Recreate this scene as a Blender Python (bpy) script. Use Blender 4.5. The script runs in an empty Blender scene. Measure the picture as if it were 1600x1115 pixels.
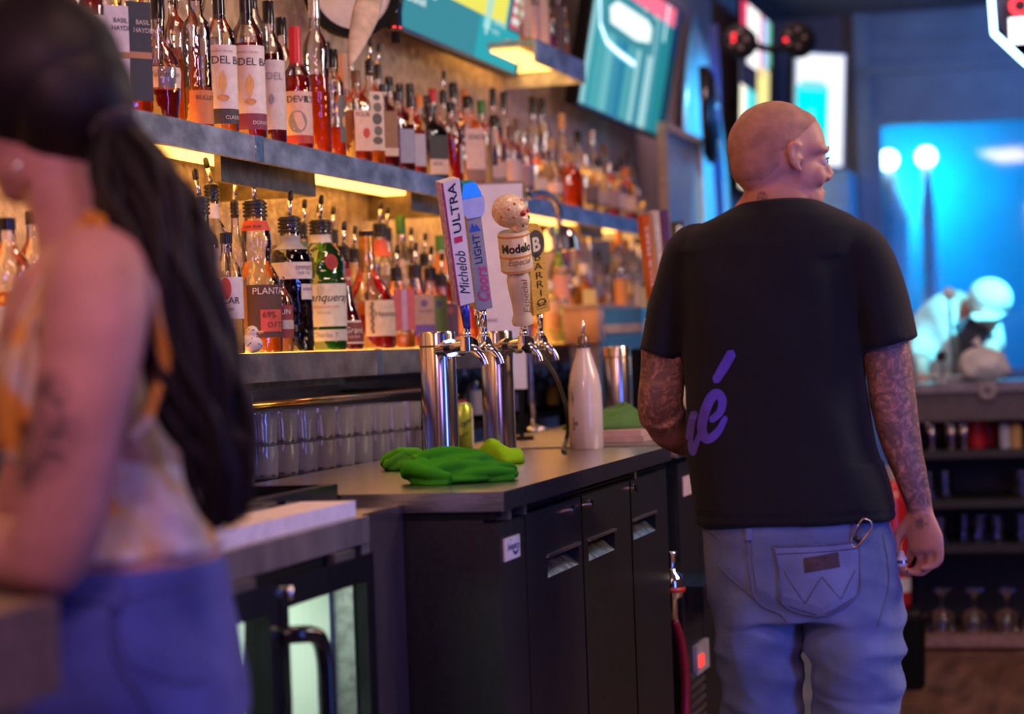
import bpy, bmesh, math, random
from mathutils import Vector, Matrix, noise
random.seed(7)
C = bpy.context.scene.collection
SC = bpy.context.scene
PI = math.pi
# ------------------------------------------------------------------ camera, world, lights, exposure
IMG_W, IMG_H, FPX = 1600, 1115, 3500.0
CAM = Vector((0, 0, 1.25))
_th, _pi, _ro = math.atan(940 / FPX), math.radians(.25), math.radians(2.1)
FW = Vector((-math.sin(_th) * math.cos(_pi), math.cos(_th) * math.cos(_pi), -math.sin(_pi)))
_r0 = Vector((math.cos(_th), math.sin(_th), 0)); _u0 = _r0.cross(FW)
RT = math.cos(_ro) * _r0 - math.sin(_ro) * _u0
UP = math.cos(_ro) * _u0 + math.sin(_ro) * _r0
cd = bpy.data.cameras.new('camera'); cam = bpy.data.objects.new('camera', cd); C.objects.link(cam)
cam.matrix_world = Matrix(((RT.x, UP.x, -FW.x, 0), (RT.y, UP.y, -FW.y, 0), (RT.z, UP.z, -FW.z, 1.25), (0, 0, 0, 1)))
cd.sensor_width = 36; cd.sensor_fit = 'HORIZONTAL'; cd.lens = FPX / IMG_W * 36
cd.clip_start = .05; cd.clip_end = 60
cd.dof.use_dof = True; cd.dof.focus_distance = 4.75; cd.dof.aperture_fstop = 2.5
SC.camera = cam
w = bpy.data.worlds.new('world'); SC.world = w; w.use_nodes = True
w.node_tree.nodes['Background'].inputs[0].default_value = (.05, .05, .09, 1)
w.node_tree.nodes['Background'].inputs[1].default_value = .05
SC.view_settings.view_transform = 'Standard'; SC.view_settings.look = 'None'
SC.view_settings.exposure = 0.18; SC.view_settings.gamma = 1; SC.view_settings.use_curve_mapping = False
cy = SC.cycles
cy.use_denoising = True; cy.max_bounces = 14; cy.transparent_max_bounces = 40
cy.transmission_bounces = 12; cy.diffuse_bounces = 3; cy.glossy_bounces = 5
cy.sample_clamp_indirect = 4; cy.caustics_reflective = False; cy.caustics_refractive = True; cy.blur_glossy = .5

def light(name, kind, loc, col, power, size=.3, size_y=None, aim=None, spot=None):
    l = bpy.data.lights.new(name, kind); l.color = col; l.energy = power
    if kind == 'AREA':
        l.size = size
        if size_y: l.shape = 'RECTANGLE'; l.size_y = size_y
    else: l.shadow_soft_size = size
    if kind == 'SPOT': l.spot_size = spot or 1.0; l.spot_blend = .6
    o = bpy.data.objects.new(name, l); C.objects.link(o); o.location = loc
    if aim is not None: o.rotation_euler = (Vector(aim) - Vector(loc)).to_track_quat('-Z', 'Y').to_euler()
    return o
# ceiling downlights over the aisle (dim, warm), unseen violet, pink and white fills from the guest side, stage light at the far window
light('downlight_warm', 'AREA', (-.1, 2.2, 3.1), (1, .56, .40), 19, .9, aim=(-.6, 4.2, 1.2))
light('downlight_counter', 'AREA', (-1.0, 4.6, 3.1), (1, .62, .46), 12, .5, aim=(-1.2, 5.0, 1))
light('fill_light_violet', 'AREA', (.75, .9, 1.9), (.4, .26, 1), 11, .8, aim=(-1.1, 2.5, .95))
light('fill_light_pink', 'AREA', (-.7, .2, 2.6), (1, .45, .56), 24, .5, aim=(-1.1, 2.4, 1.2))
light('bar_light_blue', 'AREA', (.95, 3.2, .7), (.10, .2, 1), 26, .25, 2.4, aim=(-.7, 4.3, .6))
light('fill_light_white', 'AREA', (1.3, 5.2, 2.6), (1, .88, .82), 34, .8, aim=(-1.8, 5.6, 1.5))
light('lamp_amber_right', 'AREA', (.75, 5.6, 1.9), (1, .42, .16), 9, .25, aim=(-.4, 4.4, 1.1))
light('stage_light_cyan', 'SPOT', (.6, 8.6, 2.9), (.10, .78, 1), 1100, .15, aim=(-.35, 9.9, 1.15), spot=.5)
light('window_light_blue', 'AREA', (1.8, 12.8, 2.9), (.04, .32, 1), 75, 1.0, aim=(.2, 14.4, 2.2))
light('street_light_cyan', 'POINT', (-1.42, 16.5, 2.3), (0, .62, 1), 60, .12)
light('street_light_blue', 'POINT', (.9, 15.4, 3.4), (0, .3, 1), 70, .3)
light('fill_board_blue', 'SPOT', (-.75, 11.75, 3.15), (.26, .8, 1), 420, .1, aim=(-1.98, 11.5, 1.9), spot=1.0)  # unseen spot added to brighten the surfboard
light('fill_wall_mauve', 'AREA', (-1.72, 10.2, 3.25), (1, .62, .6), 16, .3, aim=(-2.1, 10.6, 2.3))  # unseen light added close to the plaster to brighten it
light('aisle_far_warm', 'AREA', (-.2, 7.6, 3.1), (1, .5, .4), 14, .6, aim=(-.4, 8.4, 0))

# ------------------------------------------------------------------ measuring help: where a sight line meets a plane of the room
def ray(px, py): return FW + RT * ((px - IMG_W / 2) / FPX) - UP * ((py - IMG_H / 2) / FPX)
def on(px, py, X=None, Y=None, Z=None):
    d = ray(px, py)
    t = (X - CAM.x) / d.x if X is not None else (Y - CAM.y) / d.y if Y is not None else (Z - CAM.z) / d.z
    return CAM + d * t
def ppm(p): return FPX / ((Vector(p) - CAM).dot(FW))
# ------------------------------------------------------------------ materials
MATS = {}
def _new(name):
    m = bpy.data.materials.new(name); m.use_nodes = True
    nt = m.node_tree; nt.nodes.clear()
    return m, nt, nt.nodes.new('ShaderNodeOutputMaterial')
def N(nt, t, **kw):
    n = nt.nodes.new(t)
    for k, v in kw.items():
        if k in n.inputs: n.inputs[k].default_value = v
        else: setattr(n, k, v)
    return n
def L(nt, a, b): nt.links.new(a, b)
def c4(c): return (c[0], c[1], c[2], 1)
def mat(name, col, rough=.5, metal=0, var=.12, scale=30, bump=0, bscale=None, spec=.5, coat=0, sheen=0, col2=None, stretch=None, aniso=0):
    if name in MATS: return MATS[name]
    m, nt, out = _new(name)
    b = N(nt, 'ShaderNodeBsdfPrincipled'); b.inputs['Roughness'].default_value = rough; b.inputs['Metallic'].default_value = metal
    b.inputs['Specular IOR Level'].default_value = spec; b.inputs['Coat Weight'].default_value = coat; b.inputs['Sheen Weight'].default_value = sheen
    tc = N(nt, 'ShaderNodeTexCoord'); mp = N(nt, 'ShaderNodeMapping')
    if stretch: mp.inputs['Scale'].default_value = stretch
    L(nt, tc.outputs['Object'], mp.inputs['Vector'])
    nz = N(nt, 'ShaderNodeTexNoise', Scale=scale, Detail=4.0); L(nt, mp.outputs[0], nz.inputs['Vector'])
    rp = N(nt, 'ShaderNodeValToRGB'); L(nt, nz.outputs['Fac'], rp.inputs[0])
    d = col2 or tuple(max(0, x * (1 - var * 2)) for x in col)
    e = col if col2 else tuple(min(1, x * (1 + var)) for x in col)
    rp.color_ramp.elements[0].color = c4(d); rp.color_ramp.elements[1].color = c4(e)
    rp.color_ramp.elements[0].position = .35; rp.color_ramp.elements[1].position = .65
    L(nt, rp.outputs[0], b.inputs['Base Color'])
    if bump:
        n2 = N(nt, 'ShaderNodeTexNoise', Scale=bscale or scale * 3, Detail=3.0); L(nt, mp.outputs[0], n2.inputs['Vector'])
        bp = N(nt, 'ShaderNodeBump', Strength=bump, Distance=.01); L(nt, n2.outputs['Fac'], bp.inputs['Height']); L(nt, bp.outputs[0], b.inputs['Normal'])
    L(nt, b.outputs[0], out.inputs[0]); MATS[name] = m
    return m
def emit(name, col, s=1.0):
    if name in MATS: return MATS[name]
    m, nt, out = _new(name); e = N(nt, 'ShaderNodeEmission'); e.inputs[0].default_value = c4(col); e.inputs[1].default_value = s
    L(nt, e.outputs[0], out.inputs[0]); MATS[name] = m; return m
def hexname(c): return '%02x%02x%02x' % tuple(int(max(0, min(1, x)) * 255) for x in c)
def glass(tint=(1, 1, 1)):
    k = 'glass_' + hexname(tint)
    if k in MATS: return MATS[k]
    m, nt, out = _new(k)
    lw = N(nt, 'ShaderNodeLayerWeight', Blend=.5); pw = N(nt, 'ShaderNodeMath', operation='POWER'); pw.inputs[1].default_value = 2.2
    L(nt, lw.outputs['Facing'], pw.inputs[0])
    mx = N(nt, 'ShaderNodeMix', data_type='RGBA'); L(nt, pw.outputs[0], mx.inputs[0])
    mx.inputs[6].default_value = c4(tuple(.97 * t for t in tint)); mx.inputs[7].default_value = c4(tuple(.38 * t for t in tint))
    tr = N(nt, 'ShaderNodeBsdfTransparent'); L(nt, mx.outputs[2], tr.inputs[0])
    gl = N(nt, 'ShaderNodeBsdfGlossy', Roughness=.04); gl.inputs[0].default_value = (1, 1, 1, 1)
    tc = N(nt, 'ShaderNodeTexCoord'); nz = N(nt, 'ShaderNodeTexNoise', Scale=38.0, Detail=1.0); L(nt, tc.outputs['Object'], nz.inputs[0])
    bp = N(nt, 'ShaderNodeBump', Strength=.35, Distance=.01); L(nt, nz.outputs[0], bp.inputs['Height']); L(nt, bp.outputs[0], gl.inputs['Normal'])
    fr = N(nt, 'ShaderNodeFresnel', IOR=1.55); ma = N(nt, 'ShaderNodeMath', operation='MULTIPLY_ADD'); ma.inputs[1].default_value = 1.3; ma.inputs[2].default_value = .02
    L(nt, fr.outputs[0], ma.inputs[0])
    ms = N(nt, 'ShaderNodeMixShader'); L(nt, ma.outputs[0], ms.inputs[0]); L(nt, tr.outputs[0], ms.inputs[1]); L(nt, gl.outputs[0], ms.inputs[2])
    L(nt, ms.outputs[0], out.inputs[0]); MATS[k] = m; return m
def dimple_glass():
    m, nt, out = _new('dimpled_glass'); g = N(nt, 'ShaderNodeBsdfGlossy', Roughness=.12); d = N(nt, 'ShaderNodeBsdfDiffuse'); d.inputs[0].default_value = (.78, .76, .86, 1)
    tr = N(nt, 'ShaderNodeBsdfTransparent'); tr.inputs[0].default_value = (.9, .89, .95, 1); tl = N(nt, 'ShaderNodeBsdfTranslucent'); tl.inputs[0].default_value = (.78, .76, .86, 1)
    a = N(nt, 'ShaderNodeMixShader'); a.inputs[0].default_value = .5; L(nt, d.outputs[0], a.inputs[1]); L(nt, tl.outputs[0], a.inputs[2])
    b = N(nt, 'ShaderNodeMixShader'); b.inputs[0].default_value = .42; L(nt, tr.outputs[0], b.inputs[1]); L(nt, a.outputs[0], b.inputs[2])
    c = N(nt, 'ShaderNodeMixShader'); c.inputs[0].default_value = .2; L(nt, b.outputs[0], c.inputs[1]); L(nt, g.outputs[0], c.inputs[2]); L(nt, c.outputs[0], out.inputs[0]); return m
def flat_pane(tint=(1, 1, 1), gl=.12):
    k = 'pane_' + hexname(tint)
    if k in MATS: return MATS[k]
    m, nt, out = _new(k)
    tr = N(nt, 'ShaderNodeBsdfTransparent'); tr.inputs[0].default_value = c4(tint)
    g = N(nt, 'ShaderNodeBsdfGlossy', Roughness=.03)
    ms = N(nt, 'ShaderNodeMixShader'); ms.inputs[0].default_value = gl; L(nt, tr.outputs[0], ms.inputs[1]); L(nt, g.outputs[0], ms.inputs[2])
    L(nt, ms.outputs[0], out.inputs[0]); MATS[k] = m; return m
def liquid(col):
    k = 'liquid_' + hexname(col)
    if k in MATS: return MATS[k]
    m, nt, out = _new(k)
    g = N(nt, 'ShaderNodeBsdfRefraction', Roughness=.03, IOR=1.2); g.inputs[0].default_value = c4(col)
    t = N(nt, 'ShaderNodeBsdfTranslucent'); t.inputs[0].default_value = c4(tuple(x ** .8 for x in col))
    tr = N(nt, 'ShaderNodeBsdfTransparent'); tr.inputs[0].default_value = c4(tuple(x for x in col))
    m1 = N(nt, 'ShaderNodeMixShader'); m1.inputs[0].default_value = .35; L(nt, g.outputs[0], m1.inputs[1]); L(nt, tr.outputs[0], m1.inputs[2])
    m2 = N(nt, 'ShaderNodeMixShader'); m2.inputs[0].default_value = .3; L(nt, m1.outputs[0], m2.inputs[1]); L(nt, t.outputs[0], m2.inputs[2])
    L(nt, m2.outputs[0], out.inputs[0]); MATS[k] = m; return m
def paper(c): return mat('paper_' + hexname(c), c, .6, var=.05, scale=60)
def plastic(c, r=.35): return mat('plastic_' + hexname(c), c, r, var=.05, scale=20)
STEEL = mat('stainless_steel', (.62, .6, .6), .25, 1, var=.1, scale=14, stretch=(8, .6, 8), bump=.05, bscale=60)
STEEL_DULL = mat('brushed_steel', (.42, .4, .4), .38, 1, var=.15, scale=10, stretch=(6, .5, 6), bump=.08, bscale=40)
SHELF_STEEL = mat('raw_shelf_steel', (.48, .52, .60), .42, .85, var=.25, scale=18, stretch=(1, .5, 1), bump=.12, bscale=70)
CHROME = mat('chrome', (.85, .83, .82), .08, 1, var=.02)
DARK_STEEL = mat('dark_bracket_steel', (.22, .17, .09), .4, .7, var=.2)
BLACK = mat('black_vinyl', (.012, .012, .013), .42, var=.2, scale=80, bump=.05, bscale=300)
BLACK_GLOSS = mat('black_gloss', (.01, .01, .012), .18, var=.1)
BLACK_MATT = mat('black_matt', (.006, .006, .007), .8, var=.1, spec=.15)
RUBBER = mat('black_rubber', (.015, .013, .012), .4, var=.1)
# ------------------------------------------------------------------ geometry helpers
def ring_pts(rx, ry, ex, n, rot=0):
    o = []
    for i in range(n):
        a = 2 * PI * i / n
        c, s = math.cos(a), math.sin(a)
        x = math.copysign(abs(c) ** (2 / ex), c) * rx; y = math.copysign(abs(s) ** (2 / ex), s) * ry
        o.append((x * math.cos(rot) - y * math.sin(rot), x * math.sin(rot) + y * math.cos(rot)))
    return o
def loft(bm, levels, n=20, rot=0, cap=True, off=(0, 0, 0)):
    """levels: (z, rx, ry, exponent[, cx, cy])"""
    rs = []
    for lv in levels:
        z, rx, ry, ex = lv[:4]; cx, cy = (lv[4], lv[5]) if len(lv) > 4 else (0, 0)
        rs.append([bm.verts.new((x + cx + off[0], y + cy + off[1], z + off[2])) for x, y in ring_pts(rx, ry, ex, n, rot)])
    for a, b in zip(rs, rs[1:]):
        for i in range(n): bm.faces.new((a[i], a[(i + 1) % n], b[(i + 1) % n], b[i]))
    if cap:
        bm.faces.new(list(reversed(rs[0]))); bm.faces.new(rs[-1])
    return rs
def lathe(bm, prof, n=20, off=(0, 0, 0), cap=True): return loft(bm, [(z, r, r, 2) for r, z in prof], n, 0, cap, off)
def resample(r, k):
    o = []
    for i in range(k):
        t = i / (k - 1) * (len(r) - 1); j = min(int(t), len(r) - 2); f = t - j
        o.append(tuple(a + (b_ - a) * f for a, b_ in zip(r[j], r[j + 1])) if isinstance(r[j], tuple) else r[j] + (r[j + 1] - r[j]) * f)
    return o
def tube(bm, pts, rad, n=10, cap=True, side=None):
    """rad: number, or per point a number or (across, thick); side: direction of 'across'"""
    pts = [Vector(p) for p in pts]; k = len(pts); rs = []; prev = None
    if isinstance(rad, list) and len(rad) != k: rad = resample(rad, k)
    for i, p in enumerate(pts):
        t = (pts[min(i + 1, k - 1)] - pts[max(i - 1, 0)])
        t = t.normalized() if t.length > 1e-9 else Vector((0, 0, 1))
        if side is not None: s = Vector(side)
        else: s = prev if prev is not None else (Vector((1, 0, 0)) if abs(t.x) < .8 else Vector((0, 1, 0)))
        s = s - t * s.dot(t); s = s.normalized() if s.length > 1e-6 else t.orthogonal().normalized(); prev = s
        b = t.cross(s); r = rad[i] if isinstance(rad, (list, tuple)) else rad
        ra, rb = r if isinstance(r, (list, tuple)) else (r, r)
        rs.append([bm.verts.new(p + s * (math.cos(2 * PI * j / n) * ra) + b * (math.sin(2 * PI * j / n) * rb)) for j in range(n)])
    for a, b in zip(rs, rs[1:]):
        for i in range(n): bm.faces.new((a[i], a[(i + 1) % n], b[(i + 1) % n], b[i]))
    if cap: bm.faces.new(list(reversed(rs[0]))); bm.faces.new(rs[-1])
    return rs
def smooth_path(pts, k=4):
    """Catmull-Rom through pts"""
    P_ = [Vector(p) for p in pts]; o = []
    for i in range(len(P_) - 1):
        a, b, c, d = P_[max(i - 1, 0)], P_[i], P_[i + 1], P_[min(i + 2, len(P_) - 1)]
        for j in range(k):
            t = j / k
            o.append(.5 * ((2 * b) + (c - a) * t + (2 * a - 5 * b + 4 * c - d) * t * t + (3 * b - a - 3 * c + d) * t ** 3))
    return o + [P_[-1]]
def box(bm, x0, x1, y0, y1, z0, z1):
    v = [bm.verts.new(p) for p in ((x0, y0, z0), (x1, y0, z0), (x1, y1, z0), (x0, y1, z0), (x0, y0, z1), (x1, y0, z1), (x1, y1, z1), (x0, y1, z1))]
    for f in ((3, 2, 1, 0), (4, 5, 6, 7), (0, 1, 5, 4), (1, 2, 6, 5), (2, 3, 7, 6), (3, 0, 4, 7)): bm.faces.new([v[i] for i in f])
    return v
def ball(bm, c, r, M=None, seg=16, rings=10):
    r = r if isinstance(r, (list, tuple)) else (r, r, r)
    mx = Matrix.Translation(Vector(c)) @ (M.to_4x4() if M else Matrix.Identity(4)) @ Matrix.Diagonal((r[0], r[1], r[2], 1))
    bmesh.ops.create_uvsphere(bm, u_segments=seg, v_segments=rings, radius=1, matrix=mx)
def BM(): return bmesh.new()
def link_mesh(name, bm, m, parent=None, smooth=False, bevel=0, seg=2, angle=None):
    if bevel:
        es = [e for e in bm.edges if len(e.link_faces) == 2 and e.calc_face_angle(0) > .6]
        bmesh.ops.bevel(bm, geom=es, offset=bevel, segments=seg, affect='EDGES', profile=.5)
    bm.normal_update()
    me = bpy.data.meshes.new(name); bm.to_mesh(me); bm.free()
    o = bpy.data.objects.new(name, me); C.objects.link(o)
    for x in (m if isinstance(m, (list, tuple)) else [m]): me.materials.append(x)
    if smooth:
        me.polygons.foreach_set('use_smooth', [True] * len(me.polygons))
        if angle: me.set_sharp_from_angle(angle=angle)
    if parent: o.parent = parent
    return o
def obj(name, bm, m, parent=None, **k): return link_mesh(name, bm, m, parent, **k)
def thing(name, label, cat, loc=(0, 0, 0), rz=0, group=None):
    o = bpy.data.objects.new(name, None); C.objects.link(o); o.location = loc; o.rotation_euler = (0, 0, rz); o.empty_display_size = .05
    o['label'] = label; o['category'] = cat
    if group: o['group'] = group
    return o
def struct(name, bm, m, **k):
    o = obj(name, bm, m, **k); o['kind'] = 'structure'; return o
def remesh(bm, vox, smooth_it=6, factor=.5):
    """unite overlapping closed shapes into one continuous surface; returns a bmesh"""
    bmesh.ops.recalc_face_normals(bm, faces=bm.faces)
    me = bpy.data.meshes.new('tmp'); bm.to_mesh(me); bm.free()
    o = bpy.data.objects.new('tmp', me); C.objects.link(o)
    r = o.modifiers.new('r', 'REMESH'); r.mode = 'VOXEL'; r.voxel_size = vox; r.use_smooth_shade = True
    if smooth_it:
        s = o.modifiers.new('s', 'SMOOTH'); s.iterations = smooth_it; s.factor = factor
    dg = bpy.context.evaluated_depsgraph_get(); dg.update()
    m2 = bpy.data.meshes.new_from_object(o.evaluated_get(dg))
    b = bmesh.new(); b.from_mesh(m2)
    bpy.data.objects.remove(o); bpy.data.meshes.remove(me); bpy.data.meshes.remove(m2)
    return b
def wrinkle(b, amp, fn):
    b.normal_update()
    ds = [(v, v.normal * (fn(v.co) * amp)) for v in b.verts]
    for v, d in ds: v.co += d
from mathutils.bvhtree import BVHTree
_TXT = {}
def text_geo(s, shear=0, bold=0):
    """vertices (height of capitals about .7) and faces of a flat lettering"""
    k = (s, shear, bold)
    if k not in _TXT:
        cu = bpy.data.curves.new('t', 'FONT'); cu.body = s; cu.shear = shear; cu.resolution_u = 3; cu.offset = bold; cu.size = 1
        o = bpy.data.objects.new('t', cu); C.objects.link(o)
        dg = bpy.context.evaluated_depsgraph_get(); dg.update()
        me = bpy.data.meshes.new_from_object(o.evaluated_get(dg))
        vs = [v.co.copy() for v in me.vertices]; fs = [tuple(p.vertices) for p in me.polygons]
        bpy.data.objects.remove(o); bpy.data.curves.remove(cu); bpy.data.meshes.remove(me)
        _TXT[k] = (vs, fs, max([v.x for v in vs] or [0]))
    return _TXT[k]
def text_on(bm, s, size, fn, shear=0, bold=0, mat_index=0, align='L', sx=1.0):
    vs, fs, wd = text_geo(s, shear, bold)
    o = {'L': 0, 'C': -wd / 2, 'R': -wd}[align]
    nv = [bm.verts.new(fn((v.x + o) * size * sx, v.y * size)) for v in vs]
    for f in fs:
        try: bm.faces.new([nv[i] for i in f]).material_index = mat_index
        except ValueError: pass
def flat(origin, u, v):
    o, u, v = Vector(origin), Vector(u).normalized(), Vector(v).normalized()
    return lambda a, b: o + u * a + v * b
def quad(bm, fn, x0, y0, x1, y1, mi=0):
    f = bm.faces.new([bm.verts.new(fn(x, y)) for x, y in ((x0, y0), (x1, y0), (x1, y1), (x0, y1))]); f.material_index = mi; return f
def poly(bm, fn, pts, mi=0):
    f = bm.faces.new([bm.verts.new(fn(x, y)) for x, y in pts]); f.material_index = mi; return f
# ------------------------------------------------------------------ the room
XW, XS = -2.10, -1.80          # back-bar wall, front edge of the bottle shelves
STUCCO = mat('gold_stucco', (.58, .46, .32), .36, .25, scale=22, col2=(.33, .24, .15), bump=.9, bscale=26)
PLASTER = mat('mauve_plaster', (.34, .26, .27), .7, var=.1, scale=3, bump=.1, bscale=60)
DARKWALL = mat('dark_wall_paint', (.14, .12, .16), .7, var=.1, scale=2)
BLUEPAINT = mat('blue_grey_paint', (.25, .3, .4), .6, var=.08, scale=4)
FLOORM = mat('brown_floor', (.2, .1, .07), .38, var=.25, scale=5, bump=.05, bscale=120, stretch=(3, .5, 1))
b = BM(); box(b, -2.3, 2.6, -2.1, 14.6, -.1, 0); struct('floor', b, FLOORM)
b = BM(); box(b, -2.3, 2.6, -2.1, 14.6, 3.3, 3.4); struct('ceiling', b, DARKWALL)
b = BM(); box(b, XW - .1, XW, -2, 9.6, 0, 3.3); struct('wall_left', b, STUCCO)
b = BM(); box(b, XW - .1, XW, 9.6, 14.5, 0, 3.3); struct('wall_left.001', b, PLASTER)
b = BM(); box(b, 2.5, 2.6, -2, 14.5, 0, 3.3); struct('wall_right', b, DARKWALL)
b = BM(); box(b, -2.2, 2.6, -2.1, -2, 0, 3.3); struct('wall_back', b, DARKWALL)
wx0 = on(1366, 300, Y=14.5).x; wz1 = on(1366, 186, Y=14.5).z; wz0 = .95; wx1 = 1.9; wcol = on(1343, 300, Y=14.5).x
b = BM(); box(b, XW, wcol, 14.5, 14.6, 0, 3.3); struct('wall_far', b, PLASTER if False else DARKWALL)
b = BM(); box(b, wcol, wx0, 14.46, 14.6, 0, 3.3); box(b, wx1, 2.6, 14.5, 14.6, 0, 3.3); box(b, wx0, wx1, 14.5, 14.6, 0, wz0); box(b, wx0, wx1, 14.5, 14.6, wz1, 3.3); struct('wall_far.001', b, BLUEPAINT)
for k, (a, d, dp) in enumerate(((98, 110, .05), (20, 28, .03), (60, 66, .03))):
    z0, z1 = on(1450, d, Y=14.45).z, on(1450, a, Y=14.45).z
    b = BM(); box(b, wx0 - .05, wx1, 14.5 - dp, 14.5, z0, z1); struct('trim_%d' % (k + 1), b, BLUEPAINT, bevel=.004)
fr = BM()
for a in ((wx0, wx0 + .05, wz0, wz1), (wx1 - .05, wx1, wz0, wz1), (wx0 + .05, wx1 - .05, wz0, wz0 + .05), (wx0 + .05, wx1 - .05, wz1 - .05, wz1)):
    box(fr, a[0], a[1], 14.47, 14.6, a[2], a[3])
win = struct('window_1', fr, BLUEPAINT, bevel=.004)
b = BM(); box(b, wx0 + .05, wx1 - .05, 14.53, 14.54, wz0 + .05, wz1 - .05); obj('pane', b, flat_pane((.75, .92, 1), .05), win)
b = BM(); box(b, -4, 4, 17, 17.1, 0, 4.5); struct('wall_street', b, mat('street_facade', (.2, .42, .62), .8, var=.1, scale=1.2))
b = BM(); box(b, -4, 4, 14.6, 17.1, -.1, 0); struct('floor.001', b, mat('street_paving', (.2, .2, .22), .6))
# lamps seen through the window; white posts model the streaks reflected below them
for k, (px_, py_, lx, r0, r1, yb, lab) in enumerate(((1388, 250, 1402, .05, .13, 345, 'bright white street lamp with broad white reflection streak, left one in the blue window'),
                                                    (1447, 245, 1428, .03, .05, 332, 'bright white street lamp over slim pale reflection streak, right one in the blue window'))):
    p = on(px_, py_, Y=16); t = thing('street_lamp', lab, 'lamp', (p.x, 16, 0), group='street lamps beyond the window')
    b = BM(); ball(b, (0, 0, p.z), .07); obj('lamp_globe', b, emit('lamp_white', (.8, .97, 1), 9), t, smooth=True)
    q = on(lx, yb, Y=16)
    b = BM(); lathe(b, [(.10, 0), (.10, .05), (.05, .12), (r1, q.z), (r1, q.z + .02), (r0, p.z - .17), (.03, p.z - .06)], 14); obj('post', b, mat('white_streak', (.85, .9, .92), .4), t, smooth=True)
# stainless backsplash under the lower shelf
b = BM(); box(b, XW, XW + .012, .8, 8.0, .0, 1.17); struct('trim_4', b, STEEL_DULL)

# ------------------------------------------------------------------ shelves
ZU, ZL, ZM = 1.732, 1.255, 2.262
LED = emit('led_amber', (1, .45, .10), 4.2)
LEDW = emit('led_amber_low', (1, .5, .13), 16)
def shelf(label, z, y0, y1, th, seam=None, brackets=(), gap=0):
    t = thing('bottle_shelf', label, 'shelf', (XW, y0, z), group=None)
    f = lambda bm, xa, xb, ya, yb, za, zb: box(bm, xa - XW, xb - XW, ya - y0, yb - y0, za - z, zb - z)
    b = BM(); f(b, XW, XS - .012, y0, y1, z - .02, z); obj('board', b, mat('shelf_board_steel', (.5, .45, .38), .3, .6, var=.1), t)
    b = BM(); f(b, XS - .012, XS, y0, y1, z - th, z + .002); f(b, XW, XS - .012, y1 - .012, y1, z - th, z); obj('front_edge', b, SHELF_STEEL if z != ZL else mat('warm_shelf_steel', (.36, .31, .29), .4, .85, var=.22, scale=16, stretch=(1, .5, 1), bump=.1, bscale=70), t, bevel=.002)
    b = BM(); f(b, XW + .05, XS - .075, y0 + .05, y1 - .05, z - .026, z - .021); obj('led_panel', b, LED if z != ZL else mat('shelf_under_steel', (.3, .26, .22), .4, .6), t)
    b = BM(); f(b, XW + .03, XS - .03, y0 + .05, y1 - .05, z + .0003, z + .003); obj('lit_inlay', b, emit('lit_acrylic_amber', (1, .40, .06), 4.5), t)
    if seam:
        b = BM(); f(b, XS - .002, XS + .003, seam, seam + .045, z - th, z + .003); obj('weld_plate', b, mat('weld_scar', (.45, .52, .58), .25, 1, scale=60, bump=.3), t, bevel=.001)
    for (ya, yb, dz) in brackets:
        b = BM(); f(b, XS - .07, XS - .055, ya, yb, z - th - dz, z - .021); f(b, XW, XS - .07, yb - .015, yb, z - th - dz, z - .021); obj('bracket', b, DARK_STEEL, t, bevel=.004)
    return t
yb = lambda px, py, X=XS: on(px, py, X=X).y
XB = XS - .06
shelf('long raw steel upper shelf with amber light under its row of spirit bottles', ZU, 2.3, 9.04, .055, seam=yb(398, 214),
      brackets=((yb(342, 270, XB), yb(490, 290, XB), .045), (yb(640, 320, XB), yb(700, 330, XB), .04), (yb(905, 360, XB), yb(940, 365, XB), .03)))
shelf('long steel lower shelf level with the taps, holding bottles with pour spouts', ZL, 2.3, 9.04, .062, seam=yb(587, 560),
      brackets=((yb(330, 600, XB), yb(535, 598, XB), .018),))
shelf('short steel shelf high up between the two wall screens', ZM, 7.16, 7.86, .075)

# ------------------------------------------------------------------ glass-door fridge with its steel counter
FX, FY0, FY1, FZ = -1.25, 2.5, 3.852, .970
t = thing('counter_fridge', 'low steel counter fridge with two black framed glass doors beside black cooler', 'fridge', (-1.65, 2.5, 0))
O = Vector((-1.65, 2.5, 0))
def bx(bm, x0, x1, y0, y1, z0, z1, o=None):
    o = O if o is None else o
    return box(bm, x0 - o.x, x1 - o.x, y0 - o.y, y1 - o.y, z0 - o.z, z1 - o.z)
b = BM(); bx(b, -2.08, FX - .45, FY0, FY1, 0, .95); bx(b, FX - .45, FX - .03, FY0, FY0 + .03, .05, .90); bx(b, FX - .45, FX - .012, 3.60, FY1, 0, .955); bx(b, FX - .45, FX - .03, FY0, 3.6, .90, .925); bx(b, FX - .45, FX - .03, FY0, 3.6, 0, .1)
obj('body', b, STEEL_DULL, t)
DPUR = mat('stainless_front', (.42, .35, .35), .36, .75, var=.15, scale=10, stretch=(6, 2, .5), bump=.05, bscale=40)
POLISH = mat('polished_side_steel', (.36, .29, .30), .1, .85, var=.1, scale=10, stretch=(6, 2, .5))
b = BM(); bx(b, FX - .012, FX, 3.662, FY1, .02, .972); obj('side_panel', b, POLISH, t, bevel=.002)
b = BM(); bx(b, FX - .14, FX + .005, FY0, 3.65, .925, FZ); bx(b, FX - .02, FX, 3.62, 3.66, .02, .95); obj('counter_edge', b, DPUR, t, bevel=.003)
b = BM(); bx(b, -2.085, FX - .141, FY0, FY1, .951, .969); bx(b, FX - .141, FX - .012, 3.652, FY1, .951, .969); obj('back_deck', b, STEEL_DULL, t, bevel=.002)
b = BM(); bx(b, FX - .02, FX - .006, FY0, 3.62, .905, .926); obj('shadow_gap', b, BLACK_MATT, t)
LIN = mat('fridge_lining', (.68, .70, .62), .5, var=.06, scale=3)
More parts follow.
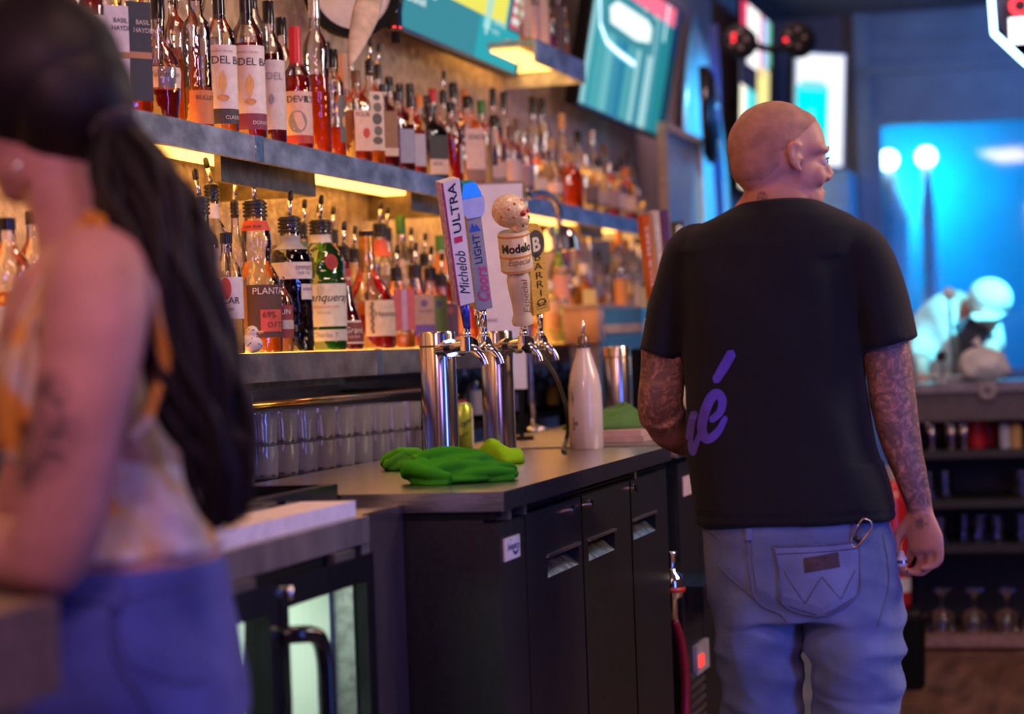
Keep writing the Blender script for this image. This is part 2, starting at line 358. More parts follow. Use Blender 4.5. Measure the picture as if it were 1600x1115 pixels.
b = BM(); bx(b, FX - .44, FX - .42, FY0, 3.6, .1, .90); obj('lining', b, LIN, t)
b = BM(); bx(b, FX - .41, FX - .05, 3.585, 3.598, .1, .90); obj('lining', b, LIN, t)
b = BM(); bx(b, FX - .40, FX - .05, FY0 + .1, 3.56, .886, .899); obj('interior_light', b, emit('fridge_tube', (.85, 1, .88), 2.5), t)
fl = light('fridge_lamp', 'AREA', (FX - .2, 3.25, .88), (.88, 1, .88), 2.2, .2, .5)
b = BM(); bx(b, FX - .40, FX - .36, 3.34, 3.44, .1, .90); obj('reflection_strip', b, mat('reflection_grey', (.16, .2, .22), .4), t)  # grey upright put in for a dark reflection in the door glass
for z in (.36, .60):
    b = BM()
    for k in range(7): tube(b, [Vector((FX - .4 + k * .055, FY0 + .05, z)) - O, Vector((FX - .4 + k * .055, 3.58, z)) - O], .002, 5)
    tube(b, [Vector((FX - .4, 3.3, z)) - O, Vector((FX - .07, 3.3, z)) - O], .003, 5); obj('wire_shelf', b, STEEL, t)
d1a, d1b = yb(425, 900, FX), 3.645
d0a, d0b = d1a - .62, d1a - .006
for (ya, yc, hy) in ((d1a, d1b, d1a + .035), (d0a, d0b, d0b - .05)):
    b = BM(); fw = .05; zt, zb_ = .908, .12
    bx(b, FX - .03, FX + .012, ya, ya + fw * .7, zb_, zt); bx(b, FX - .03, FX + .012, yc - fw * .8, yc, zb_, zt); bx(b, FX - .03, FX + .012, ya + fw * .7, yc - fw * .8, zt - .045, zt); bx(b, FX - .03, FX + .012, ya + fw * .7, yc - fw * .8, zb_, zb_ + .08)
    d = obj('door', b, BLACK_GLOSS, t, bevel=.002)
    b = BM(); bx(b, FX - .012, FX - .006, ya + fw * .7, yc - fw * .8, zb_ + .08, zt - .045); obj('pane', b, flat_pane((.9, .97, .93)), d)
    if hy > d1a:
        hp = [Vector((FX + .01, hy - .03, .822)), Vector((FX + .03, hy - .012, .823)), Vector((FX + .046, hy + .025, .815)), Vector((FX + .05, hy + .045, .785)), Vector((FX + .05, hy + .05, .72)), Vector((FX + .05, hy + .05, .46)), Vector((FX + .046, hy + .03, .42)), Vector((FX + .01, hy, .41))]
        b = BM(); tube(b, [p - O for p in smooth_path(hp, 5)], .014, 10); obj('handle', b, BLACK_GLOSS, d, smooth=True)
    p = on(447, 905, X=FX + .014) if hy > d1a else on(420, 905, X=FX + .014)
    b = BM(); tube(b, [Vector((FX + .01, (ya + .03), .886)) - O, Vector((FX + .022, ya + .03, .886)) - O], .011, 14); obj('lock', b, CHROME, d, smooth=True)
for y in (3.5, 3.05):
    b = BM(); bx(b, FX - .004, FX + .012, y - .05, y + .05, .908, .922); obj('hinge', b, STEEL_DULL, t, bevel=.003)

# ------------------------------------------------------------------ black direct-draw coolers
CX, CY0, CY1, CZ = -1.072, 3.86, 5.416, .993
O = Vector((-1.38, 4.6, 0))
t = thing('keg_cooler', 'black keg cooler with three doors and steel top under two beer towers', 'cooler', O)
b = BM(); bx(b, -1.68, CX - .03, CY0 + .002, CY1, .09, .945); obj('body', b, BLACK, t, bevel=.004)
b = BM(); bx(b, -1.695, CX + .012, CY0 - .006, CY1 + .003, .958, CZ); obj('steel_top', b, mat('cooler_top_steel', (.55, .53, .55), .24, 1, var=.12, scale=16, stretch=(1, 8, 8), bump=.04, bscale=30), t, bevel=.004)
b = BM(); bx(b, -1.69, CX - .008, CY0, CY1, .944, .958); obj('gasket', b, BLACK_MATT, t)
b = BM(); bx(b, CX - .05, CX, CY0, 4.034, .1, .936); obj('front_panel', b, BLACK, t, bevel=.006, seg=3)
for (y, z) in ((3.92, .952), (4.03, .95), (5.03, .95)):
    b = BM(); bx(b, CX - .04, CX + .004, y - .012, y + .012, .938, .957); obj('hinge', b, STEEL_DULL, t, bevel=.002)
SILV = mat('recess_steel', (.55, .58, .56), .3, .9, var=.3, scale=40)
def door_with_recess(t, ya, yc, za, zc, hya, hyc, hza, hzc, lock, O):
    b = BM(); x0, x1 = CX - .028, CX
    bx(b, x0, x1, ya, hya, za, zc, O); bx(b, x0, x1, hyc, yc, za, zc, O); bx(b, x0, x1, hya, hyc, za, hza, O); bx(b, x0, x1, hya, hyc, hzc, zc, O)
    bmesh.ops.remove_doubles(b, verts=b.verts, dist=1e-6)
    d = obj('door', b, BLACK, t)
    b = BM(); f = lambda p: Vector(p) - O
    A = [f((x1, hya, hza)), f((x1, hyc, hza)), f((x1 - .028, hyc, hza + (hzc - hza) * .62)), f((x1 - .028, hya, hza + (hzc - hza) * .62)), f((x1 - .028, hyc, hzc)), f((x1 - .028, hya, hzc))]
    v = [b.verts.new(p) for p in A]; b.faces.new(v[:4]); b.faces.new((v[3], v[2], v[4], v[5])).material_index = 1
    obj('handle_recess', b, [SILV, BLACK_GLOSS], d)
    b = BM(); bx(b, x1 - .004, x1 + .005, hya - .004, hyc + .004, hzc, hzc + .006, O); obj('grip_lip', b, STEEL_DULL, d, bevel=.001)
    if lock:
        b = BM(); tube(b, [f((x1 - .01, lock[0], lock[1])), f((x1 + .007, lock[0], lock[1]))], .011, 16); bx(b, x1 + .007, x1 + .008, lock[0] - .002, lock[0] + .002, lock[1] - .006, lock[1] + .006, O); obj('lock', b, CHROME, d)
def hz(pl, pr, X=CX):
    a, c = on(*pl, X=X), on(*pr, X=X); return a.y, c.y
for (ya, yc, hl, hr, hb, lk) in ((4.043, 4.492, (855, 871), (904, 850), (855, 903), (892, 797)), (4.508, 4.975, (919, 846), (960, 828), (919, 877), (921, 788)), (4.991, 5.405, (989, 815), (1024, 801), (989, 844), (990, 763))):
    a, c = on(*hl, X=CX), on(*hr, X=CX); z0 = on(*hb, X=CX).z; l = on(*lk, X=CX)
    door_with_recess(t, ya, yc, .105, .937, a.y, c.y, z0, a.z, (l.y, l.z), O)
# maker's badge on the front panel
q0, q1 = on(786, 842, X=CX), on(811, 873, X=CX); O2 = O
fn = lambda a, c: Vector((CX + .003, q0.y + a, q1.z + c)) - O
bw, bh = q1.y - q0.y, on(786, 842, X=CX).z - on(786, 878, X=CX).z
fn = lambda a, c: Vector((CX + .0035, q0.y + a, on(786, 878, X=CX).z + c)) - O
b = BM(); bx(b, CX, CX + .003, q0.y, q0.y + bw, on(786, 878, X=CX).z, on(786, 842, X=CX).z); bd = obj('badge', b, paper((.72, .6, .58)), t)
b = BM(); text_on(b, 'Avantco', bh * .44, lambda x, y: fn(bw * .14 + x, bh * .44 + y), shear=.25, bold=.02, sx=bw * .8 / (bh * .44) / max(.1, text_geo('Avantco', .25, .02)[2]))
text_on(b, 'REFRIGERATION', bh * .1, lambda x, y: fn(bw * .3 + x, bh * .84 + y), sx=.55)
pp = smooth_path([(bw * .5, bh * .34), (bw * .62, bh * .16), (bw * .8, bh * .2), (bw * .9, bh * .36)], 4)
for p, q in zip(pp, pp[1:]): poly(b, fn, [(p[0], p[1]), (q[0], q[1]), (q[0], q[1] + .006), (p[0], p[1] + .006)])
obj('lettering', b, plastic((.05, .06, .22)), bd)
for (x, y) in ((-1.62, 3.95), (-1.15, 3.95), (-1.62, 5.32), (-1.15, 5.32)):
    b = BM(); tube(b, [Vector((x, y - .015, .045)) - O, Vector((x, y + .015, .045)) - O], .045, 14); bx(b, x - .02, x + .02, y - .02, y + .02, .05, .095); obj('caster', b, RUBBER, t)
# second cooler beyond the gap
DY0, DY1 = 5.53, 7.3
O = Vector((-1.38, 6.4, 0))
t = thing('keg_cooler', 'second black cooler beyond the gap, behind the man, with vented front', 'cooler', O)
b = BM(); bx(b, -1.68, CX - .03, DY0 + .01, DY1, .09, .945); obj('body', b, BLACK, t, bevel=.004)
b = BM(); bx(b, -1.695, CX + .012, DY0 - .02, DY1, .958, CZ); obj('steel_top', b, STEEL_DULL, t, bevel=.004)
b = BM(); bx(b, CX - .05, CX, DY0 + .03, 5.83, .12, .94); obj('front_panel', b, BLACK, t, bevel=.004)
for ya in (5.84, 6.33, 6.82): b = BM(); bx(b, CX - .03, CX, ya, ya + .475, .12, .937); obj('door', b, BLACK, t, bevel=.003)
a, c = on(1066, 745, X=CX), on(1081, 770, X=CX)
b = BM(); bx(b, CX, CX + .003, a.y, c.y, c.z, a.z); obj('badge', b, paper((.72, .5, .5)), t)
a, c = on(1068, 916, X=CX), on(1100, 936, X=CX)
b = BM(); bx(b, CX, CX + .05, a.y, c.y, c.z, a.z); obj('hinge_block', b, BLACK_GLOSS, t, bevel=.006)
a, c = on(1082, 1010, X=CX), on(1102, 1040, X=CX)
b = BM(); bx(b, CX, CX + .012, a.y, c.y, c.z, a.z); sp = obj('switch_plate', b, plastic((.45, .4, .4)), t, bevel=.002)
b = BM(); a2, c2 = on(1084, 1025, X=CX), on(1091, 1038, X=CX); bx(b, CX + .012, CX + .018, a2.y, c2.y, c2.z, a2.z); obj('switch', b, emit('switch_red', (1, .06, .05), 1.2), sp)
for k in range(9):
    z = on(1084, 1052, X=CX).z - k * .024
    b = BM(); bx(b, CX, CX + .008, DY0 + .07, DY0 + .27, z - .008, z + .004); obj('vent_slat', b, STEEL_DULL, t)
# keg coupler with red hose in the gap
p = on(1050, 905, X=CX - .01); t = thing('gas_valve', 'small chrome gas valve with red hose in gap between black coolers', 'valve', (p.x, p.y, 0))
b = BM(); lathe(b, [(.0, p.z - .1), (.012, p.z - .1), (.012, p.z - .05), (.028, p.z - .04), (.03, p.z - .01), (.026, p.z + .01), (.012, p.z + .02), (.01, p.z + .06), (.014, p.z + .062), (.014, p.z + .07), (.0, p.z + .07)], 16, cap=False); obj('valve_body', b, CHROME, t, smooth=True)
b = BM(); lathe(b, [(.0, p.z - .035), (.032, p.z - .03), (.033, p.z - .02), (.0, p.z - .015)], 16, cap=False); obj('red_band', b, plastic((.6, .03, .03)), t, smooth=True)
b = BM(); tube(b, smooth_path([(0, 0, p.z - .1), (.012, .03, p.z - .17), (.014, .05, p.z - .3), (.006, .02, p.z - .45), (-.02, -.02, .1), (-.1, -.05, .02), (-.25, 0, .014)], 5), .012, 10); obj('hose', b, plastic((.25, .01, .025)), t, smooth=True)
# ------------------------------------------------------------------ wall screens
def tv(name, label, BL, BR, h, lean, art, rim=.012, bez=BLACK_GLOSS, cat='screen', deep=.05):
    """BL, BR: lower screen corners in the room; the top leans out by 'lean' along the facing direction"""
    BL, BR = Vector(BL), Vector(BR)
    u = (BR - BL).normalized(); n = u.cross(Vector((0, 0, 1))).normalized(); wdt = (BR - BL).length
    v = (Vector((0, 0, h)) + n * lean).normalized(); hh = math.sqrt(h * h + lean * lean); n2 = u.cross(v)
    t = thing(name, label, cat, BL)
    f = lambda a, c, d=0: u * a + v * c + n2 * d
    def slab(bm, a0, a1, c0, c1, d0, d1):
        vs = [bm.verts.new(f(*p)) for p in ((a0, c0, d0), (a1, c0, d0), (a1, c1, d0), (a0, c1, d0), (a0, c0, d1), (a1, c0, d1), (a1, c1, d1), (a0, c1, d1))]
        for q in ((3, 2, 1, 0), (4, 5, 6, 7), (0, 1, 5, 4), (1, 2, 6, 5), (2, 3, 7, 6), (3, 0, 4, 7)): bm.faces.new([vs[i] for i in q])
    b = BM(); slab(b, -rim, wdt + rim, -rim, hh + rim, -deep, -.004); obj('housing', b, BLACK_MATT, t, bevel=.004)
    b = BM()
    for a in ((-rim, 0, -rim, hh + rim), (wdt, wdt + rim, -rim, hh + rim), (0, wdt, -rim, 0), (0, wdt, hh, hh + rim)): slab(b, a[0], a[1], a[2], a[3], -.004, .006)
    obj('bezel', b, bez, t, bevel=.002)
    mats = []; b = BM()
    def rect(x0, y0, x1, y1, col, s=1.0, lvl=0, pts=None):
        m = emit('screen_%s_%d' % (hexname(col), int(s * 100)), col, s)
        if m not in mats: mats.append(m)
        g = lambda x, y: f(x * wdt, y * hh, .0005 * lvl)
        if pts: poly(b, g, pts, mats.index(m))
        else: quad(b, g, x0, y0, x1, y1, mats.index(m))
    def txt(s, x, y, size, col, st=1.0, sx=1.0, bold=0):
        m = emit('screen_%s_%d' % (hexname(col), int(st * 100)), col, st)
        if m not in mats: mats.append(m)
        text_on(b, s, size, lambda a, c: f(x * wdt + a, y * hh + c, .0022), mat_index=mats.index(m), sx=sx, bold=bold)
    def stroke(pts, wd, col, st, lvl=3):
        pts = [Vector((x * wdt, y * hh)) for x, y in pts]
        for p, q in zip(pts, pts[1:]):
            d = (q - p).normalized(); nn = Vector((-d.y, d.x)) * wd / 2; p2, q2 = p - d * wd * .3, q + d * wd * .3
            m = emit('screen_%s_%d' % (hexname(col), int(st * 100)), col, st)
            if m not in mats: mats.append(m)
            poly(b, lambda x, y: f(x, y, .0005 * lvl), [(p2 - nn)[:], (q2 - nn)[:], (q2 + nn)[:], (p2 + nn)[:]], mats.index(m))
    art(rect, txt, stroke); obj('screen_picture', b, mats, t)
    p0, p1 = f(wdt * .5, hh * .5, -deep), None
    b = BM(); q = Vector((XW - BL.x + .005, p0.y, p0.z)); tube(b, [p0, q], .03, 8); obj('wall_mount', b, BLACK_MATT, t)
    return t
XT = -1.98
def art1(rect, txt, stroke):
    rect(0, 0, 1, 1, (.03, .26, .32)); rect(.0, .0, .60, .6, (.045, .24, .30), 1, 1); rect(.605, 0, .99, .52, (.03, .36, .42), 1, 1)
    rect(.26, .33, .83, 1, (.85, .78, .12), .95, 2); rect(.85, .31, 1, 1, (.03, .07, .13), 1, 2); rect(.87, .33, .985, 1, (.55, .12, .14), 1, 3)
    for k in range(4): rect(.88, .37 + k * .085, .975, .42 + k * .085, (.75, .7, .68), 1, 4)
    txt('ez29PLAN8 HereIPA', .03, .19, .034, (.75, .9, .9), .9, .62, .02); txt('B Social', .17, .27, .034, (.75, .9, .9), .9, .8, .02)
    txt('oz9', .03, .30, .034, (.75, .9, .9), .9, .8, .02)
    rect(.64, .24, .70, .50, (.35, .75, .75), .9, 2); rect(.66, .2, .68, .3, (.5, .8, .8), .9, 3)
    txt('GARDEN+GARAGE', .72, .30, .03, (.5, .85, .85), .8, .6, .03); txt('NEW ALES', .72, .23, .022, (.6, .85, .85), .8, .8, .02); rect(.86, .21, .9, .235, (.8, .3, .3), .8, 2)
p0, p1 = on(622, 52, X=XT), on(805, 116, X=XT)
tv('wall_screen', 'teal and yellow drinks menu screen tilted over the upper shelf', (XT, p0.y, p1.z), (XT, p1.y, p1.z), .42, .09, art1, bez=mat('bezel_blue_grey', (.05, .09, .14), .3))
def art2(rect, txt, stroke):  # strokes, blob and red letters paint a neon sign's reflection
    rect(0, 0, 1, 1, (.03, .30, .36)); 
    for (a, c, col) in ((0, .06, (.30, .62, .66)), (.1, .2, (.08, .40, .46)), (.2, .28, (.16, .50, .55)), (.28, .36, (.05, .30, .42)), (.36, .42, (.03, .22, .38)), (.44, .50, (.10, .40, .46)), (.53, .58, (.35, .66, .70)), (.60, .64, (.06, .25, .36)), (.66, .74, (.40, .70, .74)), (.74, .8, (.05, .3, .38)), (.8, .92, (.02, .25, .3)), (.92, 1, (.01, .06, .1))):
        rect(a, 0, c, 1, col, .9, 1)
    rect(.12, .55, .72, .84, (.06, .32, .4), .8, 2)
    rect(.92, .62, 1, 1.0, (.01, .04, .12), 1, 3)
    rect(.16, .80, .62, .97, (.85, 1, 1), 1.1, 3, pts=[(.2, .62), (.5, .60), (.66, .64), (.66, .75), (.6, .79), (.24, .79), (.17, .72)])
    rect(.28, .86, .95, 1, (.95, .18, .3), 1, 3)
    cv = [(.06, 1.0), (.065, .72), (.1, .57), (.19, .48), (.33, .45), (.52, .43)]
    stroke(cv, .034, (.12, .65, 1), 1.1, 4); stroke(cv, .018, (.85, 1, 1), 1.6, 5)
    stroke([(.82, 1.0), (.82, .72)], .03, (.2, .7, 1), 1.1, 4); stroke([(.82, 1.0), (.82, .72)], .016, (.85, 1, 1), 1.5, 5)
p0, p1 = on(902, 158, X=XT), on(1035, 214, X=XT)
tv('wall_screen', 'cyan striped screen with painted neon sign reflection, over the far end of shelf', (XT, p0.y, p1.z), (XT, p1.y, p1.z), .56, .11, art2)
def art3(rect, txt, stroke):
    rect(0, 0, 1, 1, (.02, .02, .06))
    rect(.0, .70, .22, 1, (.85, .05, .15), 1, 1); rect(.22, .68, .62, 1, (1, .95, .95), 1.3, 1); rect(.62, .66, .72, 1, (.7, .08, .2), 1, 1)
    rect(.03, .0, .5, .55, (1, .92, .7), 1.4, 1); rect(.2, .2, .5, .55, (.1, .8, .85), 1, 2); rect(.5, 0, .95, .42, (.05, .06, .3), 1, 1); rect(.6, .05, .75, .3, (.85, .6, .75), 1, 2)
    rect(.55, .42, .95, .72, (.9, .8, .3), 1.1, 1); rect(.72, .72, .9, 1, (.45, .65, 1), 1.1, 2); rect(.9, .75, 1, 1, (.1, .5, .25), 1, 2)
p0, p1 = on(1150, 190, X=-1.99), on(1198, 205, X=-1.99)
tv('wall_screen', 'red and white game screen on the left wall behind the head of the man', (-1.99, p0.y, 2.1), (-1.99, p1.y, 2.1), 1.05, .05, art3, deep=.015)
def art4(rect, txt, stroke):
    rect(0, 0, 1, 1, (1, .9, .55), 1.25); rect(.1, .3, .4, .8, (.9, .75, .35), 1, 1); rect(.55, .0, .95, .5, (.95, .6, .2), 1, 1); rect(.3, .8, .9, 1, (1, .98, .9), 1.4, 1)
    rect(.12, .84, .26, .93, (.2, .5, .2), 1, 2)
p0, p1 = on(1203, 188, X=-1.99), on(1230, 195, X=-1.99)
tv('wall_screen', 'cream and yellow lit panel on left wall beside white framed screen', (-1.99, p0.y, 1.95), (-1.99, p1.y, 1.95), .7, .02, art4, deep=.015)
def art5(rect, txt, stroke):
    rect(0, 0, 1, 1, (.95, .95, 1), 1.1); rect(.02, .0, .68, .72, (.0, .85, .9), 1.0, 1); rect(.1, .68, .6, .76, (.2, .75, .8), 1, 2); rect(.25, .4, .4, .5, (.1, .9, .85), 1, 2)
p0, p1 = on(1240, 258, Y=13.6), on(1315, 262, Y=13.9)
tv('wall_screen', 'white framed cyan screen, rightmost of the lit panels beside the man', (p0.x, 13.6, p0.z), (p1.x, 13.9, p0.z), on(1300, 90, Y=13.9).z - p0.z, .06, art5, bez=plastic((.8, .8, .85)))
# teal lower cabinet below the white screen
p0, p1 = on(1290, 258, Y=13.9), on(1322, 262, Y=13.9)
t = thing('display_fridge', 'pale blue display cabinet standing below the white framed screen', 'cabinet', (-2.08, 13.95, 0))
xa_ = on(1255, 262, Y=13.95).x + 2.08
b = BM(); box(b, xa_, p1.x + 2.08, 0, .5, 0, p0.z - .03); obj('body', b, mat('pale_blue_enamel', (.45, .7, .85), .4), t, bevel=.02)
b = BM(); box(b, xa_ + .04, p1.x + 2.03, -.02, 0, .1, p0.z - .1); d = obj('door', b, mat('pale_blue_enamel', (.45, .7, .85), .4), t, bevel=.01)
b = BM(); box(b, xa_ + .07, xa_ + .1, -.05, -.02, .8, 1.2); obj('handle', b, STEEL_DULL, d, bevel=.005)

# ------------------------------------------------------------------ things on the left wall
# surfboard
p = on(1100, 22, X=-2.0); q = on(1100, 330, X=-2.0)
yc, zt_ = p.y, p.z
t = thing('surfboard', 'tall blue surfboard leaning on the left wall beyond the screens', 'surfboard', (-1.93, yc, 0))
b = BM(); Z0, Z1 = 1.05, zt_
lv = []
hw0 = (on(1066, 200, X=-2.0).y - on(1132, 200, X=-2.0).y) / 2
for k in range(15):
    s = k / 14; wdt = abs(hw0) * max(.02, (math.sin(PI * min(1, s * .92 + .08)) ** .62 if s < .55 else math.cos((s - .55) / .45 * PI / 2) ** .75))
    lv.append((Z0 + (Z1 - Z0) * s, .035 * max(.25, min(1, wdt / .1)), wdt, 2, -.05 - .06 * s, 0))
loft(b, lv, 20); obj('board', b, mat('surfboard_blue', (.12, .42, .72), .25, coat=.5, var=.05), t, smooth=True)
b = BM(); box(b, -.05, .0, -.004, .004, Z0 + .05, Z1 - .06); obj('stringer', b, mat('surfboard_dark', (.02, .06, .3), .3), t)
b = BM(); box(b, -.15, .06, -.2, .2, 0, 1.06); box(b, -.15, .06, -.24, .24, 0, .05); obj('stand', b, BLACK_MATT, t)
p = on(1113, 185, X=-1.86)
t = thing('wall_plaque', 'dark glossy plaque with blue oval hanging in front of blue surfboard', 'plaque', (-1.87, p.y, p.z))
b = BM(); loft(b, [(-.22, .02, .07, 2), (-.18, .035, .13, 2), (0, .04, .16, 2), (.12, .04, .14, 2), (.2, .03, .06, 2), (.24, .015, .03, 2)], 18); obj('shield', b, BLACK_GLOSS, t, smooth=True)
b = BM(); loft(b, [(-.1, .012, .03, 2), (0, .016, .06, 2), (.1, .012, .03, 2)], 12, off=(.035, 0, 0)); obj('badge', b, mat('plaque_blue', (.15, .3, .7), .2, .6), t, smooth=True)
b = BM(); box(b, -.05, .0, -.01, .01, .1, .26); obj('hook', b, BLACK_MATT, t)
# framed pictures leaning at the end of the shelf
p0, p1 = on(1043, 190, X=-1.9), on(1080, 215, X=-1.9)
t = thing('picture_frame', 'grey blue framed picture leaning at the far end of the upper shelf', 'picture', (-1.93, p0.y, 0)); zt2 = p0.z; wy = p1.y - p0.y + .35
b = BM()
for (a, c, d, e) in ((0, .03, .9, zt2), (wy - .03, wy, .9, zt2), (.03, wy - .03, zt2 - .03, zt2), (.03, wy - .03, .9, .93)): box(b, -.02, .02, a, c, d, e)
obj('frame', b, mat('cream_frame', (.6, .42, .28), .5), t, bevel=.003)
b = BM(); box(b, -.015, .008, .03, wy - .03, .93, zt2 - .03); obj('picture', b, mat('picture_grey_blue', (.2, .24, .36), .3, col2=(.45, .3, .25), scale=3.2), t)
b = BM(); box(b, -.17, -.02, .0, wy, 0, .93); obj('plinth', b, BLACK_MATT, t)
# white round lamp with black rim hanging over the upper shelf
p = on(548, -18, X=-1.92); t = thing('round_lamp', 'white round lamp with thick black rim hanging at the top of the wall', 'lamp', p)
tilt = Matrix.Rotation(math.radians(-52), 3, 'Z') @ Matrix.Rotation(math.radians(90), 3, 'Y') 
rr = 78 / ppm(p)
b = BM(); lathe(b, [(rr * .55, -.10), (rr * .86, -.07), (rr * .93, -.03), (rr * .93, 0), (rr * .86, .012), (0.001, .02)], 40); [setattr(v, 'co', tilt @ v.co) for v in b.verts]; obj('shell', b, mat('lamp_cream', (.62, .5, .48), .4, var=.05), t, smooth=True, angle=.7)
b = BM(); lathe(b, [(rr * .9, -.012), (rr, -.012), (rr * 1.01, .008), (rr, .022), (rr * .84, .022), (rr * .82, .008)], 40, cap=False); [setattr(v, 'co', tilt @ v.co) for v in b.verts]; obj('rim', b, BLACK_MATT, t, smooth=True, angle=.7)
b = BM(); tube(b, [(0, 0, .02), (-.1, 0, .1), (XW - p.x + .01, 0, .14)], .014, 8); obj('bracket', b, BLACK_MATT, t)
# cream tapered paddle beneath it
tp, bp_ = on(572, 20, X=-1.80), on(546, 103, X=-1.80); d0 = tp - bp_
t = thing('wooden_paddle', 'cream tapered paddle hanging point down under the white round lamp', 'paddle', bp_)
b = BM(); nrm = Vector((.5, -.86, 0))
tube(b, [d0 * s for s in (0, .15, .4, .7, 1, 1.5)], [(.004, .004), (.012, .008), (.022, .01), (.03, .012), (.036, .012), (.03, .012)], 12, side=nrm.cross(d0)); obj('blade', b, mat('paddle_cream', (.62, .45, .36), .45), t, smooth=True)
b = BM(); e_ = d0 * 1.45; tube(b, [e_, (XW - bp_.x, e_.y, e_.z + .02)], .006, 6); obj('peg', b, BLACK_MATT, t)
# black box with a red light hanging from the menu screen
p = on(619, 35, X=-1.86); t = thing('remote_sensor', 'small black box with red light hanging beside the menu screen', 'sensor', p); u_ = 1 / ppm(p)
b = BM(); box(b, -.012, .012, -.02, .016, -12 * u_, 30 * u_); obj('body', b, BLACK_GLOSS, t, bevel=.003)
b = BM(); box(b, -.01, .006, -.017, .01, -32 * u_, -14 * u_); obj('clip', b, BLACK_MATT, t, bevel=.002)
b = BM(); box(b, .012, .0125, -.012, .008, -10 * u_, -7 * u_); box(b, -.004, .006, -.0205, -.02, -10 * u_, -7 * u_); obj('red_light', b, emit('led_red', (1, .05, .05), 2), t)
b = BM(); tube(b, smooth_path([(.008, -.021, 22 * u_), (-.006, -.021, 24 * u_), (-.008, -.021, 17 * u_), (.004, -.021, 14 * u_), (.01, -.021, 17 * u_)], 4), .0015, 6); obj('mark', b, plastic((.8, .75, .75)), t)
b = BM(); tube(b, [(0, 0, 28 * u_), (0, 0, 34 * u_), (-.06, .03, 36 * u_)], .004, 6); obj('cord', b, BLACK_MATT, t)

# ------------------------------------------------------------------ two-headed lamp stand, octagon neon
Ys = 10.6; pL, pR = on(1157, 66, Y=Ys), on(1247, 63, Y=Ys); pm = on(1208, 78, Y=Ys); u_ = 1 / ppm(pm)
t = thing('stage_lamp_stand', 'black stand with two round lamp heads and red lights beyond the man', 'lamp', (pm.x, Ys, 0))
b = BM(); tube(b, [(0, 0, .02), (0, 0, pm.z + .03)], 3.2 * u_, 10); obj('pole', b, BLACK_MATT, t)
b = BM(); lathe(b, [(0, 0), (.22, 0), (.22, .015), (.03, .04), (.02, .06)], 20, cap=False); obj('foot', b, BLACK_MATT, t)
b = BM(); tube(b, [(pL.x - pm.x, 0, pL.z), (0, 0, pm.z), (pR.x - pm.x, 0, pR.z)], 6 * u_, 10); obj('crossbar', b, BLACK_MATT, t)
for q, r, ld in ((pL, 26, ((-6, -9), (-7, -1))), (pR, 27, ((-16, 1),))):
    c = Vector((q.x - pm.x, -.02, q.z)); b = BM()
    tube(b, [c + Vector((0, -.05, 0)), c + Vector((0, -.045, 0)), c + Vector((0, .05, 0)), c + Vector((0, .09, 0))], [r * .9 * u_, r * u_, r * u_, r * .6 * u_], 24); h = obj('lamp_head', b, BLACK_MATT, t, smooth=True, angle=.6)
    b = BM()
    for k in range(5):
        a = k * 1.256; ball(b, c + Vector((math.cos(a) * r * .5 * u_, -.052, math.sin(a) * r * .5 * u_)), (.012, .006, .012), seg=10, rings=6)
    o = obj('lens', b, mat('lens_brown', (.10, .07, .06), .3), h, smooth=True); o['kind'] = 'stuff'
    for (dx, dy) in ld:
        b = BM(); ball(b, c + Vector((dx * u_, -.055, -dy * u_)), .009, seg=10, rings=6); obj('indicator_light', b, emit('indicator_red', (1, .03, .05), 3), h, smooth=True)
Yn = 8.6
t = thing('neon_sign', 'octagonal blue white neon sign with red lettering hanging at top right', 'sign', on(1600, 20, Y=Yn)); T0 = Vector(t.location)
oct_ = [on(x, y, Y=Yn) - T0 for x, y in ((1548, -95), (1549, 0), (1553, 52), (1604, 100), (1700, 100), (1752, 48), (1752, -95), (1700, -145), (1604, -145), (1548, -95))]
pts = []
for a, c in zip(oct_, oct_[1:]): pts += [a.lerp(c, k / 6) for k in range(6)]
b = BM(); tube(b, pts + [oct_[-1]], .011, 10); obj('outer_tube', b, emit('neon_blue_white', (.42, .82, 1), 6), t, smooth=True)
b = BM(); f = flat(on(1577, 24, Y=Yn) - T0, (1, 0, 0), (0, 0, 1)); text_on(b, 'OPEN', .1, f, bold=.05); bmesh.ops.solidify(b, geom=b.faces[:], thickness=.01); obj('lettering', b, emit('neon_red', (1, .04, .06), 2.5), t)
b = BM(); a, c = on(1576, 29, Y=Yn) - T0, on(1745, 58, Y=Yn) - T0; box(b, a.x, c.x, -.012, .0, c.z, a.z); obj('light_bar', b, emit('neon_white', (.95, .98, 1), 2.2), t, bevel=.006)
b = BM(); ins = [p * .985 + Vector((0, .03, 0)) for p in oct_[:-1]]; cc = sum(ins, Vector()) / len(ins); b.faces.new([b.verts.new(p) for p in ins]); bmesh.ops.solidify(b, geom=b.faces[:], thickness=.012); obj('backing', b, mat('sign_backing', (.01, .015, .05), .3), t)
for x in (1604, 1700):
    b = BM(); q = on(x, -145, Y=Yn + .03) - T0; tube(b, [q, (q.x, q.y, 3.3 - T0.z)], .004, 6); obj('hanging_wire', b, BLACK_MATT, t)

